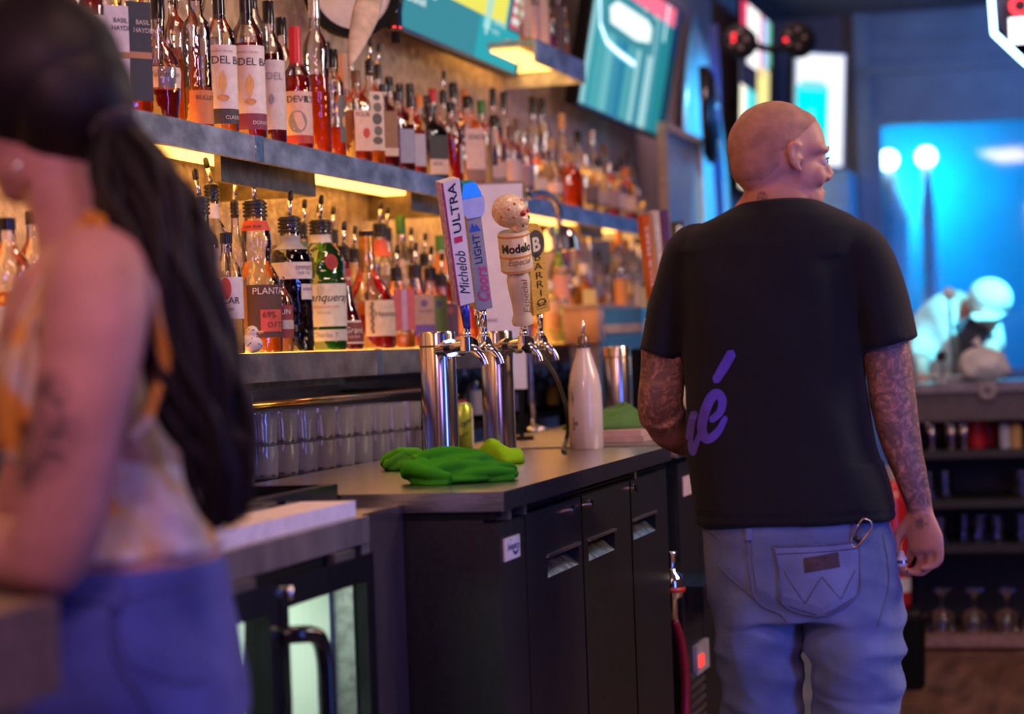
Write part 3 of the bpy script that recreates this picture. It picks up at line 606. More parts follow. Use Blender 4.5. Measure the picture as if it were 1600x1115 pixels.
# ------------------------------------------------------------------ back counter at the end of the aisle
BY = 8.9; bx0 = on(1436, 800, Y=BY).x; bx1 = .62; zc = on(1500, 598, Y=BY).z
zs = [on(1500, y, Y=BY).z for y in (704, 782, 852)]; zb0 = on(1500, 991, Y=BY).z; zap = on(1500, 657, Y=BY).z
O = Vector((0, BY, 0)); t = thing('back_counter', 'dark open shelved counter across the end of the aisle on the right', 'counter', O)
CT = mat('counter_charcoal', (.09, .075, .085), .4, var=.1); CD = mat('counter_black', (.025, .024, .03), .55, var=.1)
b = BM(); bx(b, bx0 - .12, bx1, BY - .02, BY + .55, zc - .035, zc, O); obj('worktop', b, mat('counter_top_grey', (.3, .3, .34), .25, .5), t, bevel=.005)
b = BM(); bx(b, bx0 - .1, bx1, BY, BY + .03, zap, zc - .035, O); obj('apron', b, CT, t, bevel=.003)
b = BM(); bx(b, bx0 - .1, bx1, BY + .5, BY + .53, .05, zc - .04, O); obj('back_panel', b, CD, t)
for x in (bx0 - .1, bx1 - .03): b = BM(); bx(b, x, x + .03, BY + .005, BY + .5, 0, zap, O); obj('side_panel', b, CD, t)
for z in zs: b = BM(); bx(b, bx0 - .07, bx1 - .03, BY + .02, BY + .5, z - .03, z, O); obj('shelf', b, CD, t, bevel=.002)
b = BM(); bx(b, bx0 - .07, bx1 - .03, BY + .0, BY + .5, zb0 - .05, zb0, O); obj('bottom_tray', b, mat('tray_pinkish', (.38, .22, .2), .5), t, bevel=.006)
p = on(1543, 611, Y=BY - .016); t = thing('rubber_ring', 'grey ring hanging on the dark front of the back counter', 'ring', p)
u_ = 1 / ppm(p); b = BM(); tube(b, [Vector((math.cos(a) * 10 * u_, 0, math.sin(a) * 10 * u_)) for a in [2 * PI * k / 24 for k in range(25)]], 4.5 * u_, 10, cap=False); obj('ring', b, mat('ring_grey', (.33, .31, .33), .6), t, smooth=True)
b = BM(); tube(b, [(0, -.004, 9 * u_), (0, .0155, 9 * u_)], .006, 8); obj('hook', b, STEEL_DULL, t)
# things on its shelves
def simple(name, label, cat, p, prof, m, group=None, n=18):
    t = thing(name, label, cat, p, group=group); b = BM(); lathe(b, prof, n); obj('body', b, m, t, smooth=True, angle=.8); return t
def on_shelf(px, y, z, yy=BY + .1):
    p = on(px, y, Y=yy); return Vector((p.x, yy, z))
for k, (px, lab) in enumerate(((1456, 'chrome cocktail shaker on the top shelf of back counter, nearest the hand'), (1487, 'chrome cocktail shaker on the top shelf of back counter, middle one'), (1507, 'chrome cocktail shaker on the top shelf of back counter, next to red cups'))):
    t = simple('cocktail_shaker', lab, 'shaker', on_shelf(px, 700, zs[0] + .001), [(.017, 0), (.020, .05), (.0235, .085), (.021, .088)], mat('shaker_steel', (.5, .4, .38), .15, 1), 'shakers on the back counter')
    b = BM(); lathe(b, [(.022, .086), (.021, .1), (.012, .115), (.008, .118)], 16); obj('lid', b, CHROME, t, smooth=True)
redm = plastic((.62, .02, .03))
for k, (px, s, lab) in enumerate(((1527, 1.05, 'tall red plastic cup on the back counter, left of the two'), (1545, .86, 'wide red plastic cup on the back counter, right of the two'))):
    p = on_shelf(px, 700, zs[0] + .001, BY + .17 + k * .1); t = thing('plastic_cup', lab, 'cup', p, group='red cups on the back counter')
    b = BM(); lathe(b, [(.034 * s, 0), (.045 * s, .105 * s), (.043 * s, .105 * s), (.033 * s, .006)], 20); obj('body', b, redm, t, smooth=True, angle=.7)
    b = BM(); lathe(b, [(.044 * s, .1 * s), (.048 * s, .102 * s), (.048 * s, .109 * s), (.044 * s, .11 * s)], 20, cap=False); obj('rim', b, redm, t, smooth=True)
for nm, px, m, lab in (('sugar_pot', 1571, plastic((.6, .58, .68)), 'pale white plastic pot beside the red cups on back counter'), ('sugar_pot', 1589, plastic((.75, .42, .12)), 'orange plastic pot at the right end of back counter top shelf')):
    t = simple(nm, lab, 'pot', on_shelf(px, 700, zs[0] + .001), [(.022, 0), (.023, .07), (.021, .085), (.02, .088)], m)
    b = BM(); lathe(b, [(.021, .086), (.021, .096), (.006, .1)], 14); obj('lid', b, m, t, smooth=True)
gls = [(1452, 782, 1), (1478, 782, 1), (1592, 782, 1), (1600, 783, 1), (1470, 852, 2), (1508, 852, 2), (1530, 852, 2), (1537, 852, 2), (1560, 852, 2), (1597, 852, 2)]
names_ = ['first tumbler from the left on middle shelf of back counter', 'second tumbler from the left on middle shelf of back counter', 'tumbler near right end of the back counter middle shelf', 'tumbler at right end of the back counter middle shelf',
          'first tumbler from the left on the low shelf of back counter', 'second tumbler from the left on the low shelf of back counter', 'third tumbler from the left on the low shelf of back counter', 'fourth tumbler from the left on the low shelf of back counter', 'fifth tumbler from the left on the low shelf of back counter', 'last tumbler on the right of the low shelf of back counter']
for (px, y, s), lab in zip(gls, names_):
    t = simple('glass_tumbler', 'clear ' + lab, 'glass', on_shelf(px, y, zs[s] + .001, BY + .12 + (px % 3) * .05), [(.026, 0), (.032, .1), (.030, .1), (.025, .008)], glass((.9, .92, .98)), 'tumblers on the back counter')
for k, px in enumerate((1473, 1523, 1574)):
    p = on_shelf(px, 985, zb0 + .001, BY + .06); t = thing('wine_glass', ('left', 'middle', 'right')[k] + ' one of the upside down wine glasses low on back counter', 'glass', p, group='wine glasses on the bottom tray')
    h = (985 - 917) / ppm(p); g = glass((.95, .9, .92)); rw = 24 / ppm(p)
    b = BM(); lathe(b, [(rw * .9, 0), (rw * 1.05, h * .2), (rw, h * .35), (rw * .6, h * .5), (rw * .12, h * .56)], 22, cap=False); obj('bowl', b, g, t, smooth=True)
    b = BM(); lathe(b, [(.006, h * .55), (.005, h * .7), (.007, h * .88), (rw * .8, h * .985), (rw * .85, h), (0.001, h)], 20, cap=False); obj('stem', b, g, t, smooth=True)
# red extinguisher on a black bin (seen behind the hand)
p = on(1402, 950, Y=8.0); t = thing('waste_bin', 'black square bin on the floor behind the hand of the man', 'bin', (p.x + .01, 8.0, 0)); zt_ = p.z
b = BM(); loft(b, [(0, .075, .09, 6), (zt_ - .03, .085, .1, 6)], 20); obj('body', b, BLACK_MATT, t, bevel=.003)
b = BM(); loft(b, [(zt_ - .03, .088, .103, 6), (zt_ - .012, .088, .103, 6), (zt_, .08, .09, 6)], 20); obj('lid', b, BLACK_GLOSS, t)
t = thing('fire_extinguisher', 'red extinguisher on the black bin behind the hand of the man', 'extinguisher', (p.x, 8.0, zt_ + .001))
h_ = on(1402, 750, Y=8.0).z - zt_; r_ = 22 / ppm((p.x, 8.0, 1))
b = BM(); lathe(b, [(r_ * .9, .0), (r_, .02), (r_, h_ - .07), (r_ * .8, h_ - .03), (r_ * .35, h_)], 24); obj('cylinder', b, mat('extinguisher_red', (.6, .015, .02), .25, coat=.5, var=.05), t, smooth=True)
b = BM(); lathe(b, [(r_ * .3, h_ - .005), (r_ * .3, h_ + .03), (.01, h_ + .04)], 14); box(b, -.06, .03, -.012, .012, h_ + .04, h_ + .05); box(b, -.05, .03, -.012, .012, h_ + .02, h_ + .03); obj('valve', b, plastic((.6, .5, .45)), t)
b = BM(); loft(b, [(.06, r_ + .001, r_ + .001, 2), (.11, r_ + .001, r_ + .001, 2)], 24, cap=False); obj('label_band', b, paper((.7, .65, .62)), t, smooth=True)

# ------------------------------------------------------------------ beer towers and their handles
def tower(label, x, y, top, faucets, dia=.077):
    t = thing('tap_tower', label, 'beer tower', (x, y, CZ), group='steel beer towers')
    h = top - CZ; r = dia / 2
    b = BM(); lathe(b, [(r, .004), (r, h - .006), (r * .96, h - .001), (r * .5, h), ], 36); obj('column', b, mat('tower_steel', (.66, .62, .6), .17, 1, var=.04, stretch=(8, 8, .3)), t, smooth=True, angle=.6)
    b = BM(); lathe(b, [(r * 1.04, h - .034), (r * 1.04, h - .03)], 36, cap=False); o = obj('cap_seam', b, DARK_STEEL, t, smooth=True)
    b = BM(); lathe(b, [(r * 1.35, 0.0), (r * 1.35, .006), (r * 1.05, .008)], 36); obj('base_flange', b, STEEL, t, smooth=True, angle=.6)
    for fy in faucets:
        dy, dz = fy - y, 1.258 - CZ
        b = BM()
        st = Vector((r * .6, dy * .35, dz - .008)); en = Vector((.115, dy, dz))
        tube(b, [st, st.lerp(en, .35)], .014, 16); tube(b, [st.lerp(en, .3), st.lerp(en, .42)], .019, 16); tube(b, [st.lerp(en, .42), st.lerp(en, .78)], .0115, 16); tube(b, [st.lerp(en, .74), en + Vector((.012, 0, 0))], .0155, 16)
        tube(b, [en + Vector((0, 0, -.012)), en + Vector((0, 0, .016)), en + Vector((0, 0, .02))], [.014, .0135, .008], 14)
        ball(b, en + Vector((0, 0, .022)), .0095, seg=14, rings=10)
        tube(b, [en + Vector((0, 0, .026)), en + Vector((0, 0, .034))], .008, 12)
        f = obj('faucet', b, CHROME, t, smooth=True, angle=.9)
        b = BM(); tube(b, smooth_path([en + Vector((.004, 0, -.004)), en + Vector((.018, .0, -.012)), en + Vector((.030, .003, -.026)), en + Vector((.035, .004, -.042))], 5), [.0095, .0095, .009, .009], 14); obj('spout', b, CHROME, f, smooth=True, angle=.9)
    return t
TX = -1.40
T1Y, T2Y = on(683, 517, X=TX).y, on(775, 517, X=TX).y
tower('polished steel beer tower nearest the green rags, with the blue ferrule handle', TX, T1Y, 1.29, (on(729, 525, X=-1.285).y, on(755, 525, X=-1.285).y))
tower('polished steel beer tower behind the nearest one, carrying the skull handle', TX, T2Y, 1.29, (on(818, 525, X=-1.285).y, on(844, 525, X=-1.285).y))
T3Y = on(964, 545, X=TX).y
tower('blurred far beer tower left of the tattooed elbow of the man', TX, T3Y, 1.242, (), dia=.08)
def frame_for(base, top, off):
    base, top = Vector(base), Vector(top); a = (top - base).normalized()
    c = CAM - base; n = Vector((c.x, c.y, 0)).normalized(); n.rotate(Matrix.Rotation(math.radians(off), 3, 'Z')); n = (n - a * n.dot(a)).normalized()
    return base, a, n, a.cross(n), (top - base).length
def slab_on(bm, B, levels, dn):
    """levels: (along, left, right) ; thickness dn"""
    base, a, n, u, Ln = B; v = []
    for s, l, r in levels:
        v.append([bm.verts.new(base + a * s + u * x + n * y) for x, y in ((l, dn / 2), (r, dn / 2), (r, -dn / 2), (l, -dn / 2))])
    for p, q in zip(v, v[1:]):
        for i in range(4): bm.faces.new((p[i], p[(i + 1) % 4], q[(i + 1) % 4], q[i]))
    bm.faces.new(list(reversed(v[0]))); bm.faces.new(v[-1])
def loc_of(B): return B[0].copy()
def shift(bm, d):
    for v in bm.verts: v.co -= d
HG = 'tap handles on the beer towers'
def handle_thing(label, B): return thing('beer_pull', label, 'tap handle', loc_of(B), group=HG)
def ferrule(t, B, L0, m=CHROME, r0=.006, r1=.009, name='ferrule'):
    b = BM(); tube(b, [B[1] * -.002, B[1] * L0 * .5, B[1] * L0], [r0, r0 * 1.2, r1], 14); return obj(name, b, m, t, smooth=True)
def local(B): return (Vector((0, 0, 0)),) + B[1:]
XH = -1.283
def fnB(B, dn, s0=0, x0=0, vertical=True):
    base, a, n, u, Ln = B
    if vertical: return lambda x, y: a * (s0 + x) - u * (y + x0) + n * (dn / 2 + .0008)
    return lambda x, y: a * (s0 + y) + u * (x + x0) + n * (dn / 2 + .0008)
WHITE = plastic((.82, .74, .72), .3); INK = plastic((.02, .02, .02)); RED_INK = plastic((.62, .03, .08))
# white handle with red square
B = frame_for(on(730, 512, X=XH), on(699, 279, X=XH), 28); t = handle_thing('tall white tap handle with purple glitter side and red square', B); Bl = local(B); Ln = B[4]; k_ = 1 / ppm(B[0])
b = BM(); s0 = Ln * .17; hwf = .0205; slab_on(b, Bl, [(s0, -hwf * .88, hwf * .88), (Ln - .002, -hwf, hwf)], .026); obj('body', b, WHITE, t, bevel=.002)
b = BM(); Bs = (-Bl[3] * (hwf + .0016),) + Bl[1:]; slab_on(b, Bs, [(s0 + .002, -.0006 + hwf * .12, .0006 + hwf * .12), (Ln - .004, -.0006, .0006)], .022)
obj('glitter_side', b, mat('purple_glitter', (.62, .5, .85), .12, .8, scale=160, col2=(.3, .12, .5), bump=.6, bscale=300), t)
b = BM(); slab_on(b, (-Bl[3] * hwf + Bl[2] * .0128,) + Bl[1:], [(s0, .002, .0045), (Ln - .003, -.0003, .002)], .0016); obj('red_edge', b, plastic((.45, .03, .16)), t)
b = BM(); W_ = text_geo('Michelob', .45, .0)[2]; text_on(b, 'Michelob', .033, fnB(Bl, .026, Ln * .23, -.010), shear=.45, bold=.0, sx=Ln * .3 / (W_ * .033)); W_ = text_geo('ULTRA', 0, .012)[2]
text_on(b, 'ULTRA', .026, fnB(Bl, .026, Ln * .645, -.009), bold=.012, sx=Ln * .33 / (W_ * .026)); obj('lettering', b, INK, t)
b = BM(); g = fnB(Bl, .026); quad(b, g, Ln * .585, -.009, Ln * .625, .010); obj('red_square', b, RED_INK, t)
ferrule(t, B, s0 + .002, mat('blue_ferrule', (.03, .06, .5), .2, .3, var=.03), .0075, .0115)
# yellow sliver behind
B = frame_for(on(748, 508, X=-1.335), on(728, 330, X=-1.335), 40); t = handle_thing('narrow yellow tap handle half hidden between the white and grey handles', B); Bl = local(B); Ln = B[4]
b = BM(); slab_on(b, Bl, [(.045, -.013, .013), (Ln, -.016, .016)], .018); obj('body', b, plastic((.75, .52, .22)), t, bevel=.002); ferrule(t, B, .046)
b = BM(); text_on(b, 'GOLD', .014, fnB(Bl, .018, .06, -.005)); obj('lettering', b, INK, t)
# grey handle with blue mountain
B = frame_for(on(757, 515, X=XH), on(730, 284, X=XH), 18); t = handle_thing('grey tap handle with red script, blue peak and blue block on top', B); Bl = local(B); Ln = B[4]; GREY = mat('handle_grey', (.34, .33, .34), .5, 0, var=.06)
b = BM(); slab_on(b, Bl, [(Ln * .145, -.0135, .0175), (Ln * .15, -.0155, .0195), (Ln * .80, -.0135, .0175)], .024); obj('body', b, GREY, t, bevel=.003)
b = BM(); slab_on(b, Bl, [(Ln * .77, -.014, .018), (Ln * .80, -.021, .025), (Ln * .845, -.023, .027), (Ln * .9, -.023, .026)], .034); obj('collar', b, mat('handle_silver', (.55, .52, .52), .35, .2, var=.05), t, bevel=.004, seg=3)
b = BM(); slab_on(b, Bl, [(Ln * .895, -.021, .024), (Ln * .93, -.02, .022), (Ln * 1.0, -.014, .013)], .03); obj('blue_top', b, mat('blue_block', (.02, .28, .42), .2, .3), t, bevel=.003)
W_ = text_geo('Coors', .35, .02)[2]; b = BM(); text_on(b, 'Coors', .036, fnB(Bl, .024, Ln * .19, -.0155), shear=.35, bold=.02, sx=Ln * .25 / (W_ * .036)); obj('lettering', b, RED_INK, t)
W_ = text_geo('LIGHT', 0, .015)[2]; b = BM(); text_on(b, 'LIGHT', .022, fnB(Bl, .024, Ln * .455, -.0085), bold=.015, sx=Ln * .2 / (W_ * .022)); obj('lettering', b, INK, t)
b = BM(); g = fnB(Bl, .024, 0, 0); poly(b, g, [(Ln * .675, -.013), (Ln * .725, -.004), (Ln * .705, -.001), (Ln * .735, .004), (Ln * .675, .012)]); obj('mountain', b, plastic((.03, .08, .45)), t)
ferrule(t, B, Ln * .15)
# skull handle
B = frame_for(on(818, 512, X=XH), on(795, 300, X=XH), 30); t = handle_thing('white tap handle with painted skull on a can and turned grip', B); Bl = local(B); Ln = B[4]; base, a, n, u, _ = Bl
CREAM = mat('handle_cream', (.75, .62, .5), .3, var=.06)
MR = Matrix((u, -n, a)).transposed()
def lat(prof, m, name, nn=24, ex=2, flatn=1):
    b = BM(); loft(b, [(z * Ln, r * Ln, r * Ln * flatn, ex) for r, z in prof], nn)
    for v in b.verts: v.co = MR @ v.co
    return obj(name, b, m, t, smooth=True, angle=.8)
lat([(.075, .03), (.08, .06), (.062, .11), (.068, .2), (.08, .3), (.085, .36), (.07, .42)], plastic((.78, .66, .62), .25), 'grip')
lat([(.10, .42), (.115, .43), (.115, .70), (.10, .715)], plastic((.8, .68, .58), .3), 'can')
b = BM(); fd = lambda deg, r, z: MR @ Vector((math.cos(math.radians(deg)) * r * Ln, math.sin(math.radians(deg)) * r * Ln, z * Ln))
ball(b, MR @ Vector((-.01 * Ln, .01 * Ln, .865 * Ln)), (.125 * Ln, .125 * Ln, .122 * Ln), MR, 24, 16); ball(b, fd(-48, .055, .80), (.078 * Ln, .078 * Ln, .06 * Ln), MR); ball(b, fd(-48, .05, .745), (.068 * Ln, .068 * Ln, .035 * Ln), MR); ball(b, fd(-20, .10, .815), .022 * Ln); ball(b, fd(-76, .10, .815), .022 * Ln); ball(b, fd(-48, .088, .885), .034 * Ln)
b = remesh(b, .0024, 3); sk = obj('skull', b, mat('skull_painted', (.84, .70, .56), .3, scale=150, col2=(.66, .42, .26), var=.05), t, smooth=True)
for dg in (-24, -72):
    b = BM(); ball(b, fd(dg, .108, .853), (.025 * Ln, .025 * Ln, .023 * Ln), MR, 14, 10); obj('eye_socket', b, plastic((.42, .02, .04)), sk, smooth=True)
b = BM(); ball(b, fd(-48, .125, .81), (.012 * Ln, .012 * Ln, .016 * Ln), MR, 10, 8); obj('nose', b, INK, sk, smooth=True)
b = BM()
for dg in (-75, -62, -48, -34, -21): ball(b, fd(dg, .112 if dg == -48 else .106, .765), (.006 * Ln, .006 * Ln, .016 * Ln), MR, 8, 6)
o = obj('teeth_lines', b, INK, sk, smooth=True); o['kind'] = 'stuff'
b = BM()
for dg, z in ((-120, .90), (-150, .85), (-105, .84), (-48, .955), (-95, .94)): ball(b, MR @ Vector((-.01 * Ln, .01 * Ln, .865 * Ln)) + (fd(dg, .12, z) - MR @ Vector((0, 0, .865 * Ln))).normalized() * .1225 * Ln, .011 * Ln, None, 10, 6)
o = obj('painted_flowers', b, plastic((.62, .2, .05)), sk, smooth=True); o['kind'] = 'stuff'
b = BM()
def cyl_txt(s, size, z, r, ph0, m_sx=1.0, **kw): text_on(b, s, size, lambda x, y: MR @ Vector((math.sin(ph0 + x / r) * r, -math.cos(ph0 + x / r) * r, z + y)), sx=m_sx, **kw)
cyl_txt('Modelo', .027, .58 * Ln, .1165 * Ln, -1.45, .92, bold=.035); obj('lettering', b, INK, t)
b = BM(); cyl_txt('Especial', .02, .49 * Ln, .1165 * Ln, -1.1, .9, shear=.35); obj('lettering', b, plastic((.3, .12, .05)), t)
b = BM()
for z0, z1 in ((.685, .70), (.535, .55), (.435, .445)): loft(b, [(z0 * Ln, .116 * Ln, .116 * Ln, 2), (z1 * Ln, .116 * Ln, .116 * Ln, 2)], 24, cap=False)
for v in b.verts: v.co = MR @ v.co
o = obj('gold_bands', b, plastic((.75, .3, .08)), t); o['kind'] = 'stuff'
b = BM(); W_ = text_geo('Especial', .3)[2]; text_on(b, 'Especial', .022, lambda x, y: MR @ Vector((y - .012, -.086 * Ln, .13 * Ln + x)) if False else MR @ Vector((-(y - .006), -.0865 * Ln, .12 * Ln + x)), shear=.3, sx=Ln * .26 / (W_ * .022)); obj('lettering', b, plastic((.25, .1, .08)), t)
ferrule(t, B, Ln * .04)
# yellow wooden handle with round B emblem
B = frame_for(on(845, 515, X=XH), on(829, 346, X=XH), 44); t = handle_thing('yellow wooden tap handle with black round B emblem', B); Bl = local(B); Ln = B[4]; base, a, n, u, _ = Bl
b = BM(); hw = .029; lv = [(.04, -hw * .95, hw * .95), (Ln * .72, -hw * .9, hw * .9), (Ln * .76, -hw, hw)] + [(Ln * .76 + math.sin(x) * Ln * .22, -hw * (.18 + .9 * math.cos(x)), hw * (.18 + .9 * math.cos(x))) for x in (.35, .7, 1.0, 1.25, 1.5)]
slab_on(b, Bl, lv, .02); obj('body', b, mat('yellow_wood', (.72, .42, .09), .45, var=.12, scale=60, stretch=(1, 1, 8)), t, bevel=.0015)
b = BM(); g = fnB(Bl, .02, Ln * .80, 0, False); poly(b, g, [(math.cos(x) * .026, math.sin(x) * .032) for x in [2 * PI * i / 28 for i in range(28)]]); em = obj('emblem', b, mat('emblem_black', (.05, .045, .06), .5), t)
b = BM(); text_on(b, 'B', .045, lambda x, y: g(x, y - .0165) + n * .0006, bold=.035, align='C'); obj('emblem_letter', b, WHITE, em)
b = BM()
for i, ch in enumerate('BARRIO'): text_on(b, ch, .0235, fnB(Bl, .02, Ln * (.645 - i * .083), 0, False), align='C', sx=1.7)
for k in range(3): quad(b, fnB(Bl, .02, 0, 0, False), -.018, .052 + k * .006, .018, .0535 + k * .006)
obj('lettering', b, INK, t); ferrule(t, B, .042)
# the far tower's handles
for (bp, tp, w_, c, m, lab, s, off) in (((1021, 492), (1004, 337), .026, 0, plastic((.65, .1, .02)), 'orange red tap handle with white lettering left of the black sleeve', 'FOUR PEAKS', 40),
                                   ((1036, 490), (1021, 330), .024, 0, plastic((.65, .5, .46)), 'pale pink tap handle just right of the orange red one', 'SELTZER', 40),
                                   ((1049, 490), (1035, 328), .022, 0, plastic((.14, .05, .18)), 'dark purple tap handle right of the pale pink one', '', 40),
                                   ((1066, 500), (1058, 346), .034, 0, INK, 'black tap handle with white figure eight above the shoulder', '8', 30)):
    B = frame_for(on(*bp, X=-1.30), on(*tp, X=-1.30), off); t = handle_thing(lab, B); Bl = local(B); Ln = B[4]
    b = BM(); slab_on(b, Bl, [(.05, -w_ * .4, w_ * .4), (Ln, -w_ * .5, w_ * .5)], .022); obj('body', b, m, t, bevel=.003); ferrule(t, B, .055)
    if s == '8': b = BM(); text_on(b, '8', .05, fnB(Bl, .022, Ln - .046, 0, False), bold=.03, align='C'); obj('lettering', b, WHITE, t)
    elif s: b = BM(); W_ = text_geo(s)[2]; text_on(b, s, .02, fnB(Bl, .022, Ln * .3, -.007), sx=Ln * .6 / (W_ * .02)); obj('lettering', b, WHITE, t)
# tap rail carrying those far handles
b0, b1 = on(1019, 494, X=-1.30), on(1068, 502, X=-1.30)
t = thing('tap_rail', 'chrome tap rail on the far tower carrying the orange and black handles', 'tap rail', (-1.30, T3Y + .2, CZ))
b = BM(); O = Vector((-1.30, T3Y + .2, CZ)); tube(b, [Vector((-1.30, b0.y - .03, b0.z - .016)) - O, Vector((-1.30, b1.y + .03, b1.z - .016)) - O], .015, 14); obj('rail', b, CHROME, t, smooth=True)
for y in (b0.y + .03, b1.y - .03): b = BM(); tube(b, [Vector((-1.30, y, CZ)) - O, Vector((-1.30, y, b0.z - .02)) - O], .014, 12); obj('post', b, CHROME, t, smooth=True)

# ------------------------------------------------------------------ things on the cooler top and around
# white pour bottle
p = on(917, 701, Z=CZ); u_ = 1 / ppm(p); t = thing('pour_bottle', 'tall white bottle with steel pour top on the cooler counter', 'bottle', p)
b = BM(); lathe(b, [(25 * u_, 0), (26.5 * u_, 3 * u_), (27 * u_, 60 * u_), (26 * u_, 95 * u_), (22 * u_, 118 * u_), (15 * u_, 140 * u_), (11 * u_, 152 * u_), (10.5 * u_, 160 * u_)], 32); obj('body', b, mat('bottle_cream', (.72, .56, .47), .22, var=.02, coat=.3), t, smooth=True, angle=.9)
b = BM(); lathe(b, [(11.5 * u_, 158 * u_), (11.5 * u_, 163 * u_), (9 * u_, 164 * u_), (8.5 * u_, 174 * u_), (6 * u_, 178 * u_)], 20); cp = obj('pour_cap', b, mat('cap_brown', (.2, .13, .1), .25, .6), t, smooth=True, angle=.8)
b = BM(); tube(b, [(0, 0, 177 * u_), (.001, 0, 190 * u_), (.003, 0, 202 * u_)], [.005, .004, .0025], 10); obj('spout', b, CHROME, cp, smooth=True)
b = BM(); rr_ = 27.2 * u_; tc_ = math.atan2(-p.y, -p.x)
for (s, z, sz) in (('J', 84, 9), ('II', 76, 9), ('I', 68, 9), ('il', 46, 8), ('BB', 38, 9), ('B', 31, 8)): text_on(b, s, sz * u_, lambda x, y: Vector((math.cos(tc_ - .85 + x / rr_) * rr_, math.sin(tc_ - .85 + x / rr_) * rr_, z * u_ + y)), bold=.02)
obj('lettering', b, plastic((.12, .1, .08)), t)
# black cable from the tap to the bottle
pts = [on(826, 548, X=-1.27), on(846, 557, X=-1.28), on(868, 588, X=-1.30), on(884, 632, X=-1.33), on(888, 668, X=-1.34), on(884, 690, X=-1.35), on(880, 702, Z=CZ + .005), on(884, 706, Z=CZ + .005)]
O = pts[-1].copy(); t = thing('tap_cable', 'thin black cable curving from the tap down to white bottle', 'cable', O)
b = BM(); tube(b, [q - O for q in smooth_path(pts, 6)], .0055, 8); obj('cable', b, RUBBER, t, smooth=True)
b = BM(); tube(b, [pts[0] - O, pts[0] - O + Vector((-.01, 0, .012))], .009, 10); obj('plug', b, BLACK_GLOSS, t)
# can behind the first tower
p = on(722, 702, Z=CZ); u_ = 1 / ppm(p); t = thing('drink_can', 'yellow green can with dark lettering between the two beer towers', 'can', p)
b = BM(); lathe(b, [(.024, 0), (.031, .006), (.031, 66 * u_), (.026, 72 * u_)], 28); obj('body', b, mat('can_green', (.45, .55, .05), .25, .4, var=.05), t, smooth=True, angle=.9)
b = BM(); lathe(b, [(.026, 71.5 * u_), (.027, 73 * u_), (.024, 73 * u_), (.023, 71.8 * u_)], 28); obj('lid', b, STEEL, t, smooth=True)
b = BM(); loft(b, [(4 * u_, .0313, .0313, 2), (64 * u_, .0313, .0313, 2)], 28, cap=False)
for f in [f for f in b.faces if not (-.2 < math.atan2(f.calc_center_median().y, f.calc_center_median().x) < 1.3)]: b.faces.remove(f)
obj('pale_panel', b, paper((.7, .62, .5)), t, smooth=True)
b = BM(); a0 = math.atan2(-p.y, -p.x) - .5; r_ = .0315; text_on(b, 'Topo', .022, lambda x, y: Vector((math.cos(a0 + x / r_) * r_, math.sin(a0 + x / r_) * r_, 30 * u_ + y + x * .5)), shear=.3, bold=.03); text_on(b, 'chico', .016, lambda x, y: Vector((math.cos(a0 + x / r_) * r_, math.sin(a0 + x / r_) * r_, 14 * u_ + y + x * .5)), shear=.3, bold=.02); obj('lettering', b, plastic((.03, .06, .03)), t)
# crumpled rags: a cloth heaped in folds
def rag(label, outline, zbase, hgt, col, ang=0, fr=26, seed=0, warp=.6, n=64):
    """outline: footprint corners in the room (x, y); folds run along 'ang'"""
    pts = [Vector((p.x, p.y)) for p in outline]; c = sum(pts, Vector((0, 0))) / len(pts)
    pol = sorted(((math.atan2((p - c).y, (p - c).x), (p - c).length) for p in pts))
    def R_(a):
        for (a0, r0), (a1, r1) in zip(pol, pol[1:] + [(pol[0][0] + 2 * PI, pol[0][1])]):
            aa = a if a >= a0 else a + 2 * PI
            if a0 <= aa <= a1: t = (aa - a0) / max(1e-6, a1 - a0); t = t * t * (3 - 2 * t); return r0 + (r1 - r0) * t
        return pol[0][1]
    b = BM(); rows = []; nr = 30
    for i in range(nr + 1):
        s_ = i / nr; row = []
        for k in range(n):
            a = -PI + 2 * PI * k / n; r = R_(a) * s_ * (1 + .10 * noise.noise(Vector((math.cos(a) * 2.2, math.sin(a) * 2.2, seed))) * s_)
            x, y = math.cos(a) * r, math.sin(a) * r
            u, v = x * math.cos(ang) + y * math.sin(ang), -x * math.sin(ang) + y * math.cos(ang)
            wv = noise.noise(Vector((u * 9, v * 9, seed + 3))) * warp
            f1 = 1 - abs(noise.noise(Vector((u * fr * .28 + wv + 3.3, v * fr + wv * 2 + .37, seed + .4)))) * 1.9; f2 = 1 - abs(noise.noise(Vector((u * fr * .7 + wv + 1.7, v * fr * 1.5 + .61, seed + 7.3)))) * 1.6
            env = (1 - s_ ** 6) ** .5 * (1 - .25 * s_)
            z = hgt * env * (.30 + .62 * f1 + .26 * f2) + .003 * (1 - s_)
            row.append((x + noise.noise(Vector((x * 40, y * 40, seed))) * .006, y + noise.noise(Vector((x * 40, y * 40, seed + 5))) * .006, max(.0006, z)))
        rows.append(row)
    ctr = b.verts.new((0, 0, rows[1][0][2])); vr = [[b.verts.new(p) for p in row] for row in rows[1:]]
    for k in range(n): b.faces.new((ctr, vr[0][k], vr[0][(k + 1) % n]))
    for p, q in zip(vr, vr[1:]):
        for k in range(n): b.faces.new((p[k], q[k], q[(k + 1) % n], p[(k + 1) % n]))
    b.faces.new(list(reversed(vr[-1])))
    bmesh.ops.smooth_vert(b, verts=[v for row in vr[:-1] for v in row], factor=.3, use_axis_x=True, use_axis_y=True, use_axis_z=True)
    m = mat('cloth_' + hexname(col), col, .9, var=.03, scale=60, spec=.1, bump=.06, bscale=500)
    o = obj('cleaning_rag', b, m, None, smooth=True); o.location = (c.x, c.y, zbase + .0004); o['label'] = label; o['category'] = 'rag'; o['group'] = 'cleaning rags'
    return o
LAT = Vector((RT.x, RT.y)).normalized(); DEP = Vector((FW.x, FW.y)).normalized()
